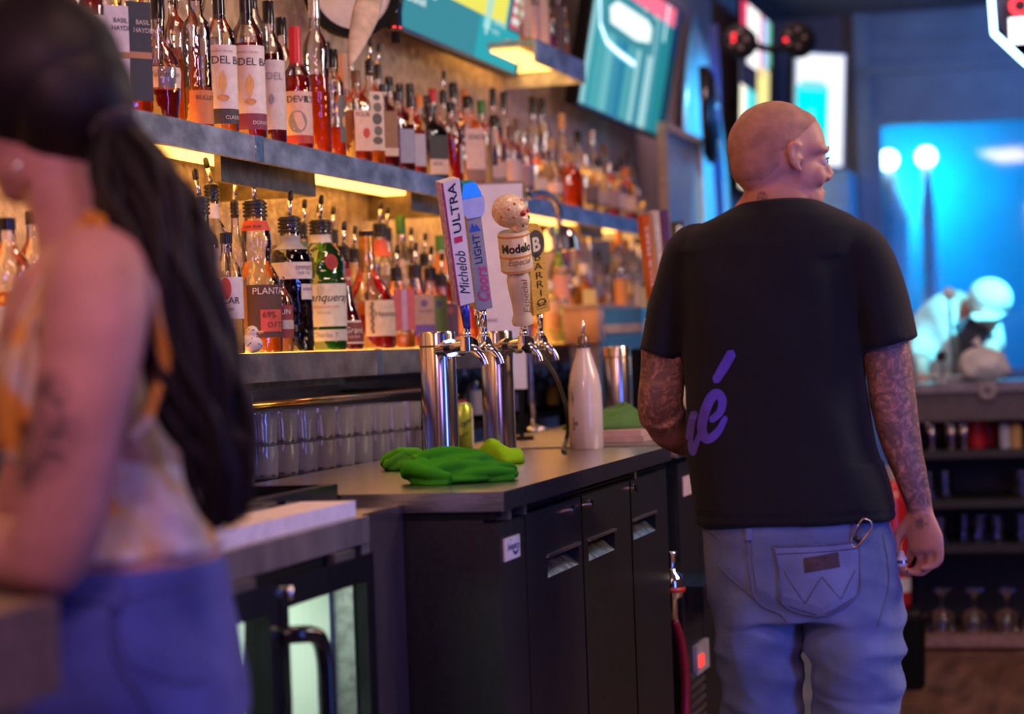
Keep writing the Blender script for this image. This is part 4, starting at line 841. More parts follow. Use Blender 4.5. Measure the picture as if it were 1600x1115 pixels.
def foot(px, py, hl, hd, n=9, jit=.16, seed=1, z=CZ):
    c = on(px, py, Z=z); random.seed(seed)
    return [Vector((c.x, c.y)) + LAT * (math.cos(a) * hl * random.uniform(1 - jit, 1 + jit)) + DEP * (math.sin(a) * hd * random.uniform(1 - jit, 1 + jit)) for a in [2 * PI * k / n for k in range(n)]]
def twist_tube(bm, pts, rad, k=6, amp=.2, tw=5, n=30):
    P_ = smooth_path(pts, 7); rs = resample(list(rad), len(P_)); rows = tube(bm, P_, rs, n, side=(0, 0, 1))
    for i, row in enumerate(rows):
        for j_, v in enumerate(row):
            f = 1 + amp * (abs(math.sin(k * PI * j_ / n + tw * i / len(rows) + pts[0][0] * 40)) ** .7 * 2 - 1) + .1 * noise.noise(v.co * 45)
            v.co = P_[i] + (v.co - P_[i]) * f
def towel(label, px, py, strands, blobs, col, zbase=CZ):
    c = on(px, py, Z=zbase); F_ = lambda l, d, z: Vector((LAT.x * l + DEP.x * d, LAT.y * l + DEP.y * d, z))
    b = BM()
    for pts, rad, k, tw_ in strands: twist_tube(b, [F_(*p) for p in pts], rad, max(3, k - 2), .34, tw_)
    for q, r in blobs: ball(b, F_(*q), r, Matrix((Vector((LAT.x, LAT.y, 0)), Vector((DEP.x, DEP.y, 0)), Vector((0, 0, 1)))).transposed())
    b = remesh(b, .0026, 2, .5)
    wrinkle(b, .0014, lambda q: noise.noise(q * 32))
    for v in b.verts: v.co.z = max(v.co.z, .0005)
    m = mat('cloth_' + hexname(col), col, .9, var=.03, scale=60, spec=.1, bump=.06, bscale=500)
    o = obj('cleaning_rag', b, m, None, smooth=True); o.location = (c.x, c.y, zbase); o['label'] = label; o['category'] = 'rag'; o['group'] = 'cleaning rags'; return o
towel('twisted bright green rag on the front corner of steel counter', 722, 752,
      [([(-.095, .03, .014), (-.06, .01, .036), (-.01, .0, .040), (.045, .015, .036)], (.014, .024, .021, .018), 6, 4), ([(-.09, -.03, .014), (-.045, -.05, .024), (.02, -.05, .020), (.10, -.03, .011)], (.016, .021, .018, .012), 6, 7),
       ([(-.03, -.02, .028), (.03, -.025, .036), (.07, .0, .024), (.104, .03, .012)], (.014, .017, .015, .010), 5, 6), ([(-.10, .01, .016), (-.085, -.04, .026), (-.055, -.08, .014), (-.02, -.095, .008)], (.014, .024, .020, .010), 5, 2), ([(.0, .03, .02), (.05, .04, .02), (.09, .05, .01)], (.016, .016, .01), 5, 5)],
      [((-.01, -.01, .008), (.085, .075, .016)), ((-.08, -.02, .02), (.03, .04, .022))], (.045, .36, .015))
rag('lime green rag heaped between the towers behind the twisted one', foot(780, 723, .050, .085, seed=2), CZ, .058, (.22, .50, .01), ang=math.radians(100), fr=9, seed=9, warp=.25)
towel('dark green rag end left of the nearest beer tower', 632, 733, [([(-.045, .02, .012), (-.01, .0, .026), (.04, .01, .022)], (.012, .02, .014), 6, 4), ([(-.04, -.03, .010), (.0, -.045, .018), (.035, -.03, .012)], (.010, .017, .012), 5, 6)], [((0, -.01, .006), (.045, .05, .012))], (.08, .38, .02))
p = on(990, 684, Z=CZ)
def tw(dx, dy): return p + Vector((dx, dy, 0))
rag('dull green rag on pink folded towel near the elbow of the man', [tw(-.09, -.24), tw(.03, -.2), tw(.05, .05), tw(.03, .24), tw(-.06, .22), tw(-.09, 0)], CZ + .0325, .058, (.09, .2, .06), ang=math.radians(80), fr=11, seed=5, warp=.4)
O = Vector((p.x, p.y + .02, CZ)); t = thing('folded_towel', 'pinkish folded towel under the dull green rag at the counter end', 'towel', O)
for k in range(2):
    b = BM(); v = box(b, -.10 + k * .006, .085 - k * .008, -.30 + k * .01, .30 - k * .02, .001 + k * .016, .016 + k * .016); obj('fold', b, mat('towel_pink', (.62, .4, .36), .9, var=.06, bump=.3, bscale=200), t, bevel=.006, seg=3)
# white menu board on a post
q0 = on(787, 512, X=-1.63); zt_ = on(787, 289, X=-1.63).z; hwb = 37 / ppm(q0); n = Vector((CAM.x - q0.x, CAM.y - q0.y, 0)).normalized(); uu = Vector((-n.y, n.x, 0))
t = thing('menu_board', 'plain white upright board with dark top edge behind the skull handle', 'board', (q0.x, q0.y, CZ)); O = Vector((q0.x, q0.y, CZ))
def plate(bm, u0, u1, z0, z1, d0, d1):
    vs = [bm.verts.new(uu * x + n * d + Vector((0, 0, z - CZ))) for x, d, z in ((u0, d0, z0), (u1, d0, z0), (u1, d1, z0), (u0, d1, z0), (u0, d0, z1), (u1, d0, z1), (u1, d1, z1), (u0, d1, z1))]
    for f in ((3, 2, 1, 0), (4, 5, 6, 7), (0, 1, 5, 4), (1, 2, 6, 5), (2, 3, 7, 6), (3, 0, 4, 7)): bm.faces.new([vs[i] for i in f])
PANEL = mat('panel_white', (.72, .68, .74), .35, var=.03)
b = BM(); plate(b, -hwb, hwb, q0.z - .03, zt_, -.008, .008); obj('panel', b, PANEL, t, bevel=.002)
b = BM(); plate(b, -hwb - .002, hwb + .002, zt_, zt_ + .006, -.01, .01); plate(b, hwb, hwb + .008, q0.z, zt_, -.01, .008); obj('edge_strip', b, DARK_STEEL, t)
b = BM(); q1, q2 = on(800, 540, X=-1.63), on(811, 606, X=-1.63); plate(b, hwb * .3, hwb * .9, q2.z, q0.z - .03, -.012, .006); obj('arm', b, PANEL, t, bevel=.004)
b = BM(); plate(b, hwb * .5, hwb * .7, CZ + .008, q2.z, -.01, .004); plate(b, hwb * .1, hwb * 1.1, CZ, CZ + .008, -.05, .05); obj('stand', b, BLACK_MATT, t)
b = BM(); plate(b, -hwb * .85, -hwb * .25, on(762, 502, X=-1.63).z, on(762, 497, X=-1.63).z, .008, .0086); obj('print', b, plastic((.35, .3, .42)), t)
# chrome gooseneck lamp
XL = -1.72; c = on(875, 392, X=XL); u_ = 1 / ppm(c); pb = on(826, 560, X=XL)
t = thing('gooseneck_lamp', 'chrome gooseneck lamp with dome shade between the board and far bottles', 'lamp', (XL, on(826, 500, X=XL).y, CZ)); O = Vector(t.location)
pts = [Vector((XL, O.y, CZ + .01)), Vector((XL, O.y, on(826, 330, X=XL).z)), on(829, 306, X=XL), on(846, 301, X=XL), on(863, 308, X=XL), on(872, 326, X=XL), on(874, 352, X=XL)]
b = BM(); tube(b, [q - O for q in smooth_path(pts, 6)], 5 * u_, 12); obj('neck', b, mat('neck_steel', (.5, .42, .38), .2, 1), t, smooth=True)
b = BM(); lathe(b, [(4 * u_, 42 * u_), (12 * u_, 40 * u_), (22 * u_, 33 * u_), (29 * u_, 20 * u_), (31 * u_, 4 * u_), (33 * u_, 0), (30 * u_, 0), (26 * u_, 20 * u_), (10 * u_, 36 * u_)], 30, off=c - O); obj('shade', b, CHROME, t, smooth=True, angle=.9)
b = BM(); ball(b, c - O + Vector((0, 0, 16 * u_)), 9 * u_); obj('bulb', b, plastic((.8, .75, .7)), t, smooth=True)
b = BM(); lathe(b, [(.05, 0), (.05, .008), (.012, .016)], 20); obj('foot', b, CHROME, t, smooth=True)
# frosted box and blue box at the shelf end
XQ = -1.68
q0, q1 = on(922, 536, X=XQ), on(985, 536, X=XQ); zt_ = on(950, 482, X=XQ).z
t = thing('frosted_box', 'frosted amber box on the far end of the cooler counter', 'box', (XQ - .03, (q0.y + q1.y) / 2, q0.z))
O = Vector(t.location); b = BM(); box(b, -.06, .06, q0.y - O.y, q1.y - O.y, 0, zt_ - O.z); obj('body', b, mat('frosted_amber', (.62, .33, .2), .35, var=.2, scale=9), t, bevel=.006)
b = BM(); box(b, -.065, .065, q0.y - O.y - .01, q1.y - O.y + .01, zt_ - O.z, zt_ - O.z + .012); obj('lid', b, mat('frosted_lid', (.42, .3, .26), .4), t, bevel=.003)
b = BM(); box(b, -.05, .05, q0.y - O.y + .05, q1.y - O.y - .05, CZ - O.z, 0); obj('pedestal', b, STEEL_DULL, t)
q0, q1 = on(979, 545, X=-1.5), on(1010, 545, X=-1.5); zt_ = on(990, 482, X=-1.5).z
t = thing('till_printer', 'small blue lit box with grey band left of the black sleeve', 'printer', (-1.5, q0.y + .15, CZ)); O = Vector(t.location)
b = BM(); box(b, -.08, .06, -.15, .2, 0, q0.z - CZ); obj('stand', b, BLACK_MATT, t)
b = BM(); box(b, -.07, .05, -.15, .2, q0.z - CZ, zt_ - CZ); obj('body', b, plastic((.03, .22, .5)), t, bevel=.006)
zm = on(990, 513, X=-1.5).z; b = BM(); box(b, -.075, .055, -.155, .205, zm - CZ - .013, zm - CZ + .016); obj('band', b, mat('band_grey', (.4, .36, .4), .3), t, bevel=.002)

# ------------------------------------------------------------------ fridge counter: cutting board, drain tray, pitcher, glasses, brass rail
q = on(556, 800, X=-1.262); t = thing('cutting_board', 'thick white cutting board on the steel counter beside long hair', 'cutting board', (-1.262, q.y, FZ + .0005))
b = BM(); box(b, -.10, 0, -.75, 0, 0, .027); obj('board', b, mat('board_white', (.86, .74, .76), .5, var=.05, bump=.1), t, bevel=.004, seg=3)
b = BM(); box(b, -.08, -.03, -.55, -.50, .0265, .0272); obj('grip_slot', b, DARK_STEEL, t)
ta, tb = 2.75, min(3.846, on(633, 770, X=-1.30).y)
O = Vector((-1.55, 3.3, FZ)); t = thing('drain_tray', 'black plastic drain tray with slats, left of the green rags', 'tray', O); tz = FZ + .0005
for (a, c, d, e) in ((-1.80, -1.78, ta, tb), (-1.395, -1.37, ta, tb), (-1.78, -1.395, tb - .02, tb), (-1.78, -1.395, ta, ta + .02), (-1.78, -1.395, 3.42, 3.435)):
    b = BM(); bx(b, a, c, d, e, tz, tz + .043, O); obj('rim', b, BLACK_GLOSS, t, bevel=.005, seg=3)
b = BM(); bx(b, -1.78, -1.395, ta, tb, tz, tz + .007, O); obj('bed', b, BLACK_GLOSS, t)
for k in range(22):
    y = ta + .05 + k * .048
    if y > tb - .04: break
    b = BM(); bx(b, -1.775, -1.40, y, y + .02, tz + .007, tz + .02, O); obj('slat', b, BLACK_GLOSS, t, bevel=.002)
for y in (3.42, 3.62):
    b = BM(); bx(b, -1.371, -1.362, y - .06, y + .06, tz + .004, tz + .034, O); obj('front_lug', b, BLACK_GLOSS, t, bevel=.004, seg=2)
p = on(381, 750, X=-1.62); u_ = 1 / ppm(p); t = thing('clear_pitcher', 'tall clear straight container on the drain tray beside hair', 'pitcher', (p.x, p.y, FZ + .0212)); hh = on(381, 617, X=-1.62).z - t.location.z
b = BM(); loft(b, [(0, 15 * u_, 15 * u_, 4), (hh, 17 * u_, 17 * u_, 4), (hh, 15.8 * u_, 15.8 * u_, 4), (.01, 14 * u_, 14 * u_, 4)], 28); obj('body', b, glass((.93, .9, .95)), t, smooth=True, angle=.5)
b = BM(); loft(b, [(hh - .008, 17.6 * u_, 17.6 * u_, 4), (hh, 17.8 * u_, 17.8 * u_, 4)], 28, cap=False); obj('rim', b, glass((.8, .8, .85)), t, smooth=True)
# dimpled tumblers, two high
XG = -1.93; y0, y1 = on(404, 745, X=-1.90).y, on(638, 716, X=-1.775).y; NG = 14
def make_tumbler(label):
    t = thing('dimpled_tumbler', label, 'glass', (0, 0, 0), group='dimpled tumblers stacked two high'); r = .0385; h = .074
    b = BM(); n_ = 28; rs = []
    for j in range(9):
        z = h * j / 8; rs.append([b.verts.new((math.cos(2 * PI * i / n_) * (r * (.88 + .12 * j / 8) + (.0016 if (i // 2 + j) % 2 else -.0012) * (0 < j < 7)), math.sin(2 * PI * i / n_) * (r * (.88 + .12 * j / 8) + (.0016 if (i // 2 + j) % 2 else -.0012) * (0 < j < 7)), z)) for i in range(n_)])
    for a, c in zip(rs, rs[1:]):
        for i in range(n_): b.faces.new((a[i], a[(i + 1) % n_], c[(i + 1) % n_], c[i]))
    b.faces.new(list(reversed(rs[0])))
    obj('bowl', b, dimple_glass(), t, smooth=True)
    b = BM(); lathe(b, [(r * .86, .001), (r * .88, .009), (r * .8, .011)], 24); obj('foot', b, glass((.75, .75, .85)), t, smooth=True, angle=.6)
    return t
def dup(root, loc, label):
    r = root.copy(); C.objects.link(r); r.location = loc; r['label'] = label
    for ch in root.children:
        c = ch.copy(); C.objects.link(c); c.parent = r
        for g in ch.children: d = g.copy(); C.objects.link(d); d.parent = c
    return r
ORD = ['first', 'second', 'third', 'fourth', 'fifth', 'sixth', 'seventh', 'eighth', 'ninth', 'tenth']
tum = None; NG = 9
for row in (0, 1):
    for lvl in (0, 1):
        for k in range(NG - row):
            lab = 'dimpled tumbler, %s from the left in the %s row under brass rail, %s line' % (ORD[k], ('lower', 'upper')[lvl], ('front', 'back')[row])
            s_ = (k + .5 * row) / (NG - 1); loc = Vector((-1.89 + .115 * s_ - .075 * row, y0 + (y1 - y0) * s_, FZ + .0003 + lvl * .0747))
            if tum is None: tum = make_tumbler(lab); tum.location = loc
            else: dup(tum, loc, lab)
a, c = on(396, 634, X=-1.80), on(662, 606, X=-1.80)
O = Vector((-1.9, (a.y + c.y) / 2, a.z)); t = thing('brass_rail', 'thin brass rail over the rows of dimpled tumblers', 'rail', O)
b = BM(); tube(b, [Vector((-1.80, a.y - .4, a.z)) - O, Vector((-1.80, c.y + .2, a.z)) - O], .0085, 12); obj('rail', b, mat('brass', (.85, .48, .12), .18, 1, var=.05), t, smooth=True)
for y in (a.y - .3, on(440, 632, X=-1.80).y, c.y + .15):
    b = BM(); tube(b, [Vector((-1.80, y, a.z)) - O, Vector((XW + .014, y, a.z)) - O], .006, 8); obj('bracket', b, DARK_STEEL, t, smooth=True)

# ------------------------------------------------------------------ bottles
PROF = {
 'std': [(0, .93, 2), (.015, 1, 2), (.63, 1, 2), (.69, .97, 2), (.75, .84, 2), (.80, .58, 2), (.84, .42, 2), (.88, .38, 2), (1, .36, 2)],
 'square': [(0, .92, 6), (.015, 1, 6), (.66, 1, 6), (.71, .95, 5), (.76, .8, 3), (.80, .54, 2), (.84, .42, 2), (1, .38, 2)],
 'tall': [(0, .93, 2), (.012, 1, 2), (.68, 1, 2), (.73, .92, 2), (.77, .72, 2), (.81, .48, 2), (.86, .4, 2), (1, .38, 2)],
 'squat': [(0, .72, 2.4), (.03, .8, 2.4), (.25, .95, 2.4), (.42, 1, 2.4), (.52, .92, 2.2), (.6, .7, 2), (.66, .42, 2), (.72, .3, 2), (1, .3, 2)],
 'onion': [(0, .95, 2), (.02, 1, 2), (.36, 1, 2), (.45, .93, 2), (.53, .75, 2), (.6, .52, 2), (.66, .38, 2), (.74, .3, 2), (1, .27, 2)],
 'shaker': [(0, .93, 2), (.015, .96, 2), (.52, 1, 2), (.54, 1.0, 2), (.56, 1.06, 2), (.58, .98, 2), (.68, .99, 2), (.75, .92, 2), (.81, .7, 2), (.85, .48, 2), (.88, .42, 2), (1, .4, 2)],
 'collar': [(0, .97, 2), (.012, 1, 2), (.47, 1, 2), (.51, .96, 2), (.55, .8, 2), (.6, .62, 2), (.66, .6, 2), (.74, .68, 2), (.84, .62, 2), (.9, .48, 2), (1, .44, 2)],
 'apoth': [(0, .95, 2), (.012, 1, 2), (.70, 1, 2), (.75, .97, 2), (.79, .85, 2), (.82, .6, 2), (.84, .5, 2), (1, .48, 2)],
 'bell': [(0, .95, 2), (.02, 1, 2), (.2, .98, 2), (.36, .8, 2), (.5, .55, 2), (.64, .4, 2), (.76, .34, 2), (1, .31, 2)],
 'jug': [(0, .95, 2.6), (.02, 1, 2.6), (.52, 1, 2.6), (.62, .92, 2.4), (.69, .7, 2), (.73, .5, 2), (.77, .44, 2), (1, .44, 2)],
}
AMBER, DAMBER, LAMBER, REDA = (.86, .26, .03), (.42, .07, .008), (.95, .5, .1), (.7, .06, .01)
CLEARL = (.96, .93, .88)
def prof_r(kind, s):
    pf = PROF[kind]
    for a, c in zip(pf, pf[1:]):
        if a[0] <= s <= c[0]:
            f = (s - a[0]) / max(1e-6, c[0] - a[0]); return a[1] + (c[1] - a[1]) * f, a[2] + (c[2] - a[2]) * f
    return pf[-1][1], 2
def sup_xy(ang, r, ex, rot):
    a = ang - rot; c, s = math.cos(a), math.sin(a)
    k = (abs(c) ** ex + abs(s) ** ex) ** (-1 / ex)
    return Vector((math.cos(ang) * r * k, math.sin(ang) * r * k, 0))
def bottle(label, group, p, h, r, kind='std', tint=(1, 1, 1), liq=AMBER, fill=.5, cap=('black', .1), lab=(), off=38, n=22, detail=True, tilt=0):
    """p: base; h: glass height; cap: (kind, share of h); lab: list of dict(z0,z1,half,col,text=[(s,z,size,col,shear,bold,a0)],off)"""
    t = thing('bottle', label, 'bottle', p, group=group)
    ac = math.atan2(-p.y, -p.x); rot = ac + math.radians(off) if kind in ('square', 'jug') else 0
    b = BM(); loft(b, [(s * h, rr * r, rr * r, ex) for s, rr, ex in PROF[kind]], n, rot); obj('glass', b, glass(tint), t, smooth=True, angle=.9)
    if fill > 0:
        lv = []; st = [.012] + [s for s, _, _ in PROF[kind] if .012 < s < fill] + [fill]
        for s in st:
            rr, ex = prof_r(kind, s); rr = max(.02, rr - .006 / r * .4); lv.append((s * h, rr * r * .96, rr * r * .96, ex))
        b = BM(); loft(b, lv, n, rot); obj('liquor', b, liquid(liq), t, smooth=True, angle=.9)
    rn = prof_r(kind, .97)[0] * r
    ck, cs = cap
    if ck == 'spout':
        b = BM(); z = h * .93; pr = []
        for k in range(4): pr += [(rn * 1.18, z), (rn * 1.18, z + .005), (rn * 1.0, z + .0055), (rn * 1.0, z + .0085)]; z += .0088
        pr += [(rn * .8, z + .002), (.004, z + .006)]; lathe(b, [(rn * .9, h * .92)] + pr, 16); po = obj('pourer', b, RUBBER, t, smooth=True, angle=.7)
        d = Vector((.10, .04, 1)).normalized() if tilt == 0 else Vector((tilt, .02, 1)).normalized(); q = Vector((0, 0, z))
        b = BM(); tube(b, [q, q + d * .045], [.0058, .0046], 10); obj('spout', b, CHROME, po, smooth=True)
        b = BM(); tube(b, [q + d * .04, q + d * .045, q + d * .058, q + d * .062], [.0062, .0068, .0062, .004], 10); obj('spout_tip', b, RUBBER, po, smooth=True)
    elif ck:
        m = {'black': BLACK_GLOSS, 'red': plastic((.55, .015, .03)), 'cork': mat('cork', (.6, .36, .2), .8, var=.15, scale=90), 'gold': mat('gold_foil', (.75, .38, .08), .3, .9, var=.15, scale=40), 'green': plastic((.05, .22, .04)), 'silver': STEEL, 'white': plastic((.75, .68, .66)), 'wood': mat('pink_wood', (.68, .42, .33), .5, var=.05), 'orange': plastic((.7, .22, .04)), 'purple': plastic((.12, .03, .2)), 'brown': plastic((.16, .08, .05))}[ck.split('+')[0]]
        zc = h * (1 - cs * .45); rc = rn * 1.14
        if ck == 'gold' or ck.endswith('+long'):
            b = BM(); lathe(b, [(rn * 1.06, h * (1 - cs)), (rn * 1.04, h), (rn * .9, h * 1.005)], 18); obj('foil', b, m, t, smooth=True, angle=.7)
            b = BM(); lathe(b, [(rn * 1.1, h * .985), (rn * 1.1, h * 1.03), (rn * .8, h * 1.035)], 18); obj('cap', b, BLACK_GLOSS, t, smooth=True, angle=.7)
        else:
            b = BM(); lathe(b, [(rc, zc), (rc, h * (1 + cs * .45)), (rc * .9, h * (1 + cs * .5))], 18); obj('cap', b, m, t, smooth=True, angle=.7)
    for ld in lab:
        o_ = math.radians(ld.get('off', off)); hf = math.radians(ld.get('half', 75)); z0, z1 = ld['z0'], ld['z1']; c_ = ac + o_
        lift = ld.get('lift', .0008)
        def S(ang, s):
            rr, ex = prof_r(kind, s); q = sup_xy(ang, rr * r + lift, ex, rot) if kind in ('square', 'jug') else Vector((math.cos(ang), math.sin(ang), 0)) * (rr * r + lift)
            q.z = s * h; return q
        if kind in ('square', 'jug'):
            w_ = ld.get('w', .8) * r; nn = Vector((math.cos(c_), math.sin(c_), 0)); uu_ = Vector((-nn.y, nn.x, 0))
            T = lambda x, s: nn * (r + lift) + uu_ * x + Vector((0, 0, s * h))
            b = BM(); quad(b, T, -w_, z0, w_, z1); lb = obj('label', b, paper(ld['col']), t)
            for (y0_, y1_, cc) in ld.get('bands', ()): b = BM(); quad(b, lambda x, s: T(x, s) + nn * .0004, -w_, y0_, w_, y1_); obj('label_band', b, paper(cc), lb)
            for (s_, z_, sz, cc, sh, bo, a0) in ld.get('text', ()): b = BM(); text_on(b, s_, sz, lambda x, y: nn * (r + lift + .0008) + uu_ * (-w_ + a0 * w_ + x) + Vector((0, 0, z_ * h + y)), shear=sh, bold=bo); obj('lettering', b, paper(cc), lb)
            for (xc, zc_, rx, rz_, cc) in ld.get('spots', ()): b = BM(); poly(b, lambda x, y: nn * (r + lift + .0007) + uu_ * (xc * w_ + x) + Vector((0, 0, zc_ * h + y)), [(math.cos(a) * rx * w_, math.sin(a) * rz_ * h) for a in [2 * PI * i / 20 for i in range(20)]]); obj('emblem', b, paper(cc), lb)
        else:
            def patch(bm, zz0, zz1, a0, a1, dl=0):
                na = max(3, int((a1 - a0) / .22)); ss = [zz0 + (zz1 - zz0) * i / 4 for i in range(5)]
                g = [[bm.verts.new(S(a0 + (a1 - a0) * i / na, s) * 1) for i in range(na + 1)] for s in ss]
                if dl:
                    for row in g:
                        for v in row: v.co += Vector((v.co.x, v.co.y, 0)).normalized() * dl
                for x, y in zip(g, g[1:]):
                    for i in range(na): bm.faces.new((x[i], x[i + 1], y[i + 1], y[i]))
            b = BM(); patch(b, z0, z1, c_ - hf, c_ + hf); lb = obj('label', b, paper(ld['col']), t, smooth=True)
            for (y0_, y1_, cc) in ld.get('bands', ()): b = BM(); patch(b, y0_, y1_, c_ - hf, c_ + hf, .0005); obj('label_band', b, paper(cc), lb, smooth=True)
            for (s_, z_, sz, cc, sh, bo, a0) in ld.get('text', ()):
                b = BM(); st_ = ac + math.radians(a0); rr = prof_r(kind, z_)[0] * r
                text_on(b, s_, sz, lambda x, y: S(st_ + x / rr, z_ + y / h) + Vector((math.cos(st_ + x / rr), math.sin(st_ + x / rr), 0)) * .0012, shear=sh, bold=bo); obj('lettering', b, paper(cc), lb)
            for (a0, zc_, rx, rz_, cc) in ld.get('spots', ()):
                b = BM(); st_ = ac + math.radians(a0); rr = prof_r(kind, zc_)[0] * r
                poly(b, lambda x, y: S(st_ + x / rr, zc_ + y / h) + Vector((math.cos(st_ + x / rr), math.sin(st_ + x / rr), 0)) * .0014, [(math.cos(a) * rx, math.sin(a) * rz_) for a in [2 * PI * i / 20 for i in range(20)]]); obj('emblem', b, paper(cc), lb)
    return t
GU, GL, GM = 'bottles on the upper shelf', 'bottles on the lower shelf', 'bottles on the short high shelf'
WP, CRM, DK, PK = (.72, .64, .6), (.68, .55, .42), (.035, .035, .045), (.66, .44, .38)
STAND = []
def place(label, px, wpx, ytop, zs_, row, group, **kw):
    """px: centre, wpx: width, ytop: top of the glass, all measured on the photograph; a bottle gives way to those already standing"""
    f = 1.24
    while True:
        X = XS - .012 - row; r = .04
        for _ in range(3):
            q = on(px, 545 if group == GL else 120, X=X); r = wpx * f / ppm(q) / 2; X = XS - .012 - row - r
        q = on(px, ytop, X=X); r = wpx * f / ppm(q) / 2
        if X - r < XW + .008: row = 0; f *= .93; continue
        k = 1.12 if kw.get('kind') in ('square', 'jug') else 1
        if all(g != group or math.hypot(x - X, y - q.y) > rr + r * k + .001 for g, x, y, rr in STAND): break
        row += .008
    STAND.append((group, X, q.y, r * k)); h = q.z - zs_ - .004
    return bottle(label, group, Vector((X, q.y, zs_ + .0035)), h, r, **kw)
T_ = lambda s, z, sz, c=(.03, .03, .04), sh=0, bo=.01, a0=0: (s, z, sz, c, sh, bo, a0)
# --- upper shelf, front row, left to right
U = lambda label, px, w_, yt, row=0, **kw: place(label, px, w_, yt, ZU, row, GU, **kw)
U('amber bottle cut off at the very top left corner above black hair', 22, 44, -120, liq=AMBER, fill=.7, cap=('black', .1))
U('amber bottle above the crown of the black hair, second from the left corner', 62, 42, -90, liq=LAMBER, fill=.72, cap=('black', .1), lab=[dict(z0=.1, z1=.5, col=CRM)])
U('amber bottle above the black hair, third from the left corner', 100, 40, -110, liq=AMBER, fill=.7, cap=('cork', .12))
U('red necked bottle with white label just right of the black hair', 137, 36, -60, kind='tall', liq=REDA, fill=.85, cap=('red', .2), lab=[dict(z0=.2, z1=.62, col=WP, text=[T_('IVI', .5, .03, a0=-30)])])
U('clear bottle with tall white label and copper band beside hair', 166, 38, -70, kind='square', liq=LAMBER, fill=.35, off=30, lab=[dict(z0=.12, z1=.66, w=.9, col=WP, bands=[(.32, .36, (.45, .2, .08))], text=[T_('BASIL', .55, .013, a0=.7), T_('HAYDEN', .5, .013, a0=.55)])])
U('bottle with charcoal label and copper band, second right of the hair', 200, 40, -75, kind='square', liq=AMBER, fill=.5, off=30, lab=[dict(z0=.07, z1=.68, w=.86, col=DK, bands=[(.33, .37, (.5, .22, .1))], text=[T_('BASIL', .54, .013, (.6, .5, .4), a0=.7), T_('HAYDEN', .49, .013, (.6, .5, .4), a0=.5)])])
U('squat decanter bottle with cream strip label and little dark whiskey', 246, 52, 12, kind='squat', liq=DAMBER, fill=.26, cap=('black', .22), lab=[dict(z0=.28, z1=.46, col=CRM, half=85, text=[T_('Jefferson', .37, .018, (.3, .2, .15), .4, 0, -25)])])
U('clear round bottle with black cap behind the squat decanter', 262, 50, -20, row=.10, kind='tall', liq=LAMBER, fill=.5, cap=('black', .12))
U('clear embossed bottle with orange label at its base', 304, 36, -10, kind='apoth', liq=LAMBER, fill=.3, cap=('black', .1), lab=[dict(z0=.02, z1=.27, col=(.62, .2, .06), text=[T_('BULLEIT', .2, .013, (.2, .05, .03), a0=-10)])])
U('tall clear bottle behind the orange labelled one', 284, 40, -40, row=.1, kind='tall', liq=AMBER, fill=.55, cap=('cork', .1))
DEL = lambda foot, fc, c=WP: dict(z0=.06, z1=.64, half=88, off=40, col=c, bands=[(.06, .17, fc)], text=[T_('DEL BAC', .50, .024, (.04, .035, .05), bo=.0, a0=-34), T_(foot, .095, .011, (.7, .6, .55), 0, 0, 10), T_('WHISKEY DEL BAC', .585, .006, (.35, .2, .15), 0, 0, -36)], spots=[(5, .36, .006, .026, (.7, .42, .15)), (-3, .36, .004, .014, (.7, .42, .15)), (13, .37, .004, .014, (.7, .42, .15)), (5, .25, .013, .007, (.6, .3, .12))])
U('clear bottle with white cactus label and black foot, first of the cactus bottles', 341, 40, -4, kind='std', liq=LAMBER, fill=.28, cap=('black+long', .16), lab=[DEL('CLASSIC', (.05, .04, .05))])
U('amber bottle with white cactus label and maroon foot, second of the cactus bottles', 383, 42, -8, kind='std', liq=REDA, fill=.66, cap=('black+long', .2), lab=[DEL('DORADO', (.2, .03, .08))])
U('dark amber bottle with plain white cactus label, third of the cactus bottles', 419, 36, 20, kind='std', liq=DAMBER, fill=.68, cap=('black', .18), lab=[dict(z0=.1, z1=.63, half=75, off=42, col=(.6, .52, .5), text=[T_('DEL', .48, .024, (.3, .25, .27), 0, .0, -20)], spots=[(0, .33, .006, .012, (.28, .26, .3))])])
U('amber bottle with tall red cap and round grey picture on white label', 461, 37, 74, kind='std', liq=REDA, fill=.72, off=20, cap=('red', .4), lab=[dict(z0=.09, z1=.56, col=PK, bands=[(.05, .13, (.4, .04, .03))], text=[T_("DEVIL'S", .45, .022, bo=.0, a0=-42), T_('R', .45, .022, a0=28)], spots=[(0, .26, .022, .026, (.25, .24, .24))])])
U('amber bottle with white label half hidden by the red capped bottle', 439, 34, 42, row=.05, kind='std', liq=AMBER, fill=.6, cap=('black', .15), lab=[dict(z0=.1, z1=.58, half=80, off=30, col=WP, text=[T_('DEL', .45, .024, (.1, .08, .1), 0, .0, -20)], spots=[(0, .33, .006, .008, (.75, .3, .1))])])
U('very tall clear bottle with steel collar and amber whiskey', 490, 33, 5, kind='tall', liq=AMBER, fill=.52, cap=('silver', .22))
U('small jar like bottle with black cap and dark label', 519, 27, 92, kind='apoth', liq=AMBER, fill=.3, cap=('black', .2), lab=[dict(z0=.14, z1=.62, half=24, off=55, col=(.1, .13, .16), spots=[(55, .35, .007, .014, (.55, .3, .15))])])
U('clear bottle with long pink wooden stopper under the paddle', 536, 30, 118, row=.05, kind='std', liq=LAMBER, fill=.4, cap=('wood', .5))
U('slim bottle with cream label and dark red rose spot', 556, 28, 120, kind='square', liq=AMBER, fill=.6, off=30, cap=('brown', .15), lab=[dict(z0=.12, z1=.6, w=.88, col=PK, text=[T_('FOUR', .52, .016, bo=.0, a0=.15)], spots=[(.35, .33, .4, .06, (.5, .04, .05))])])
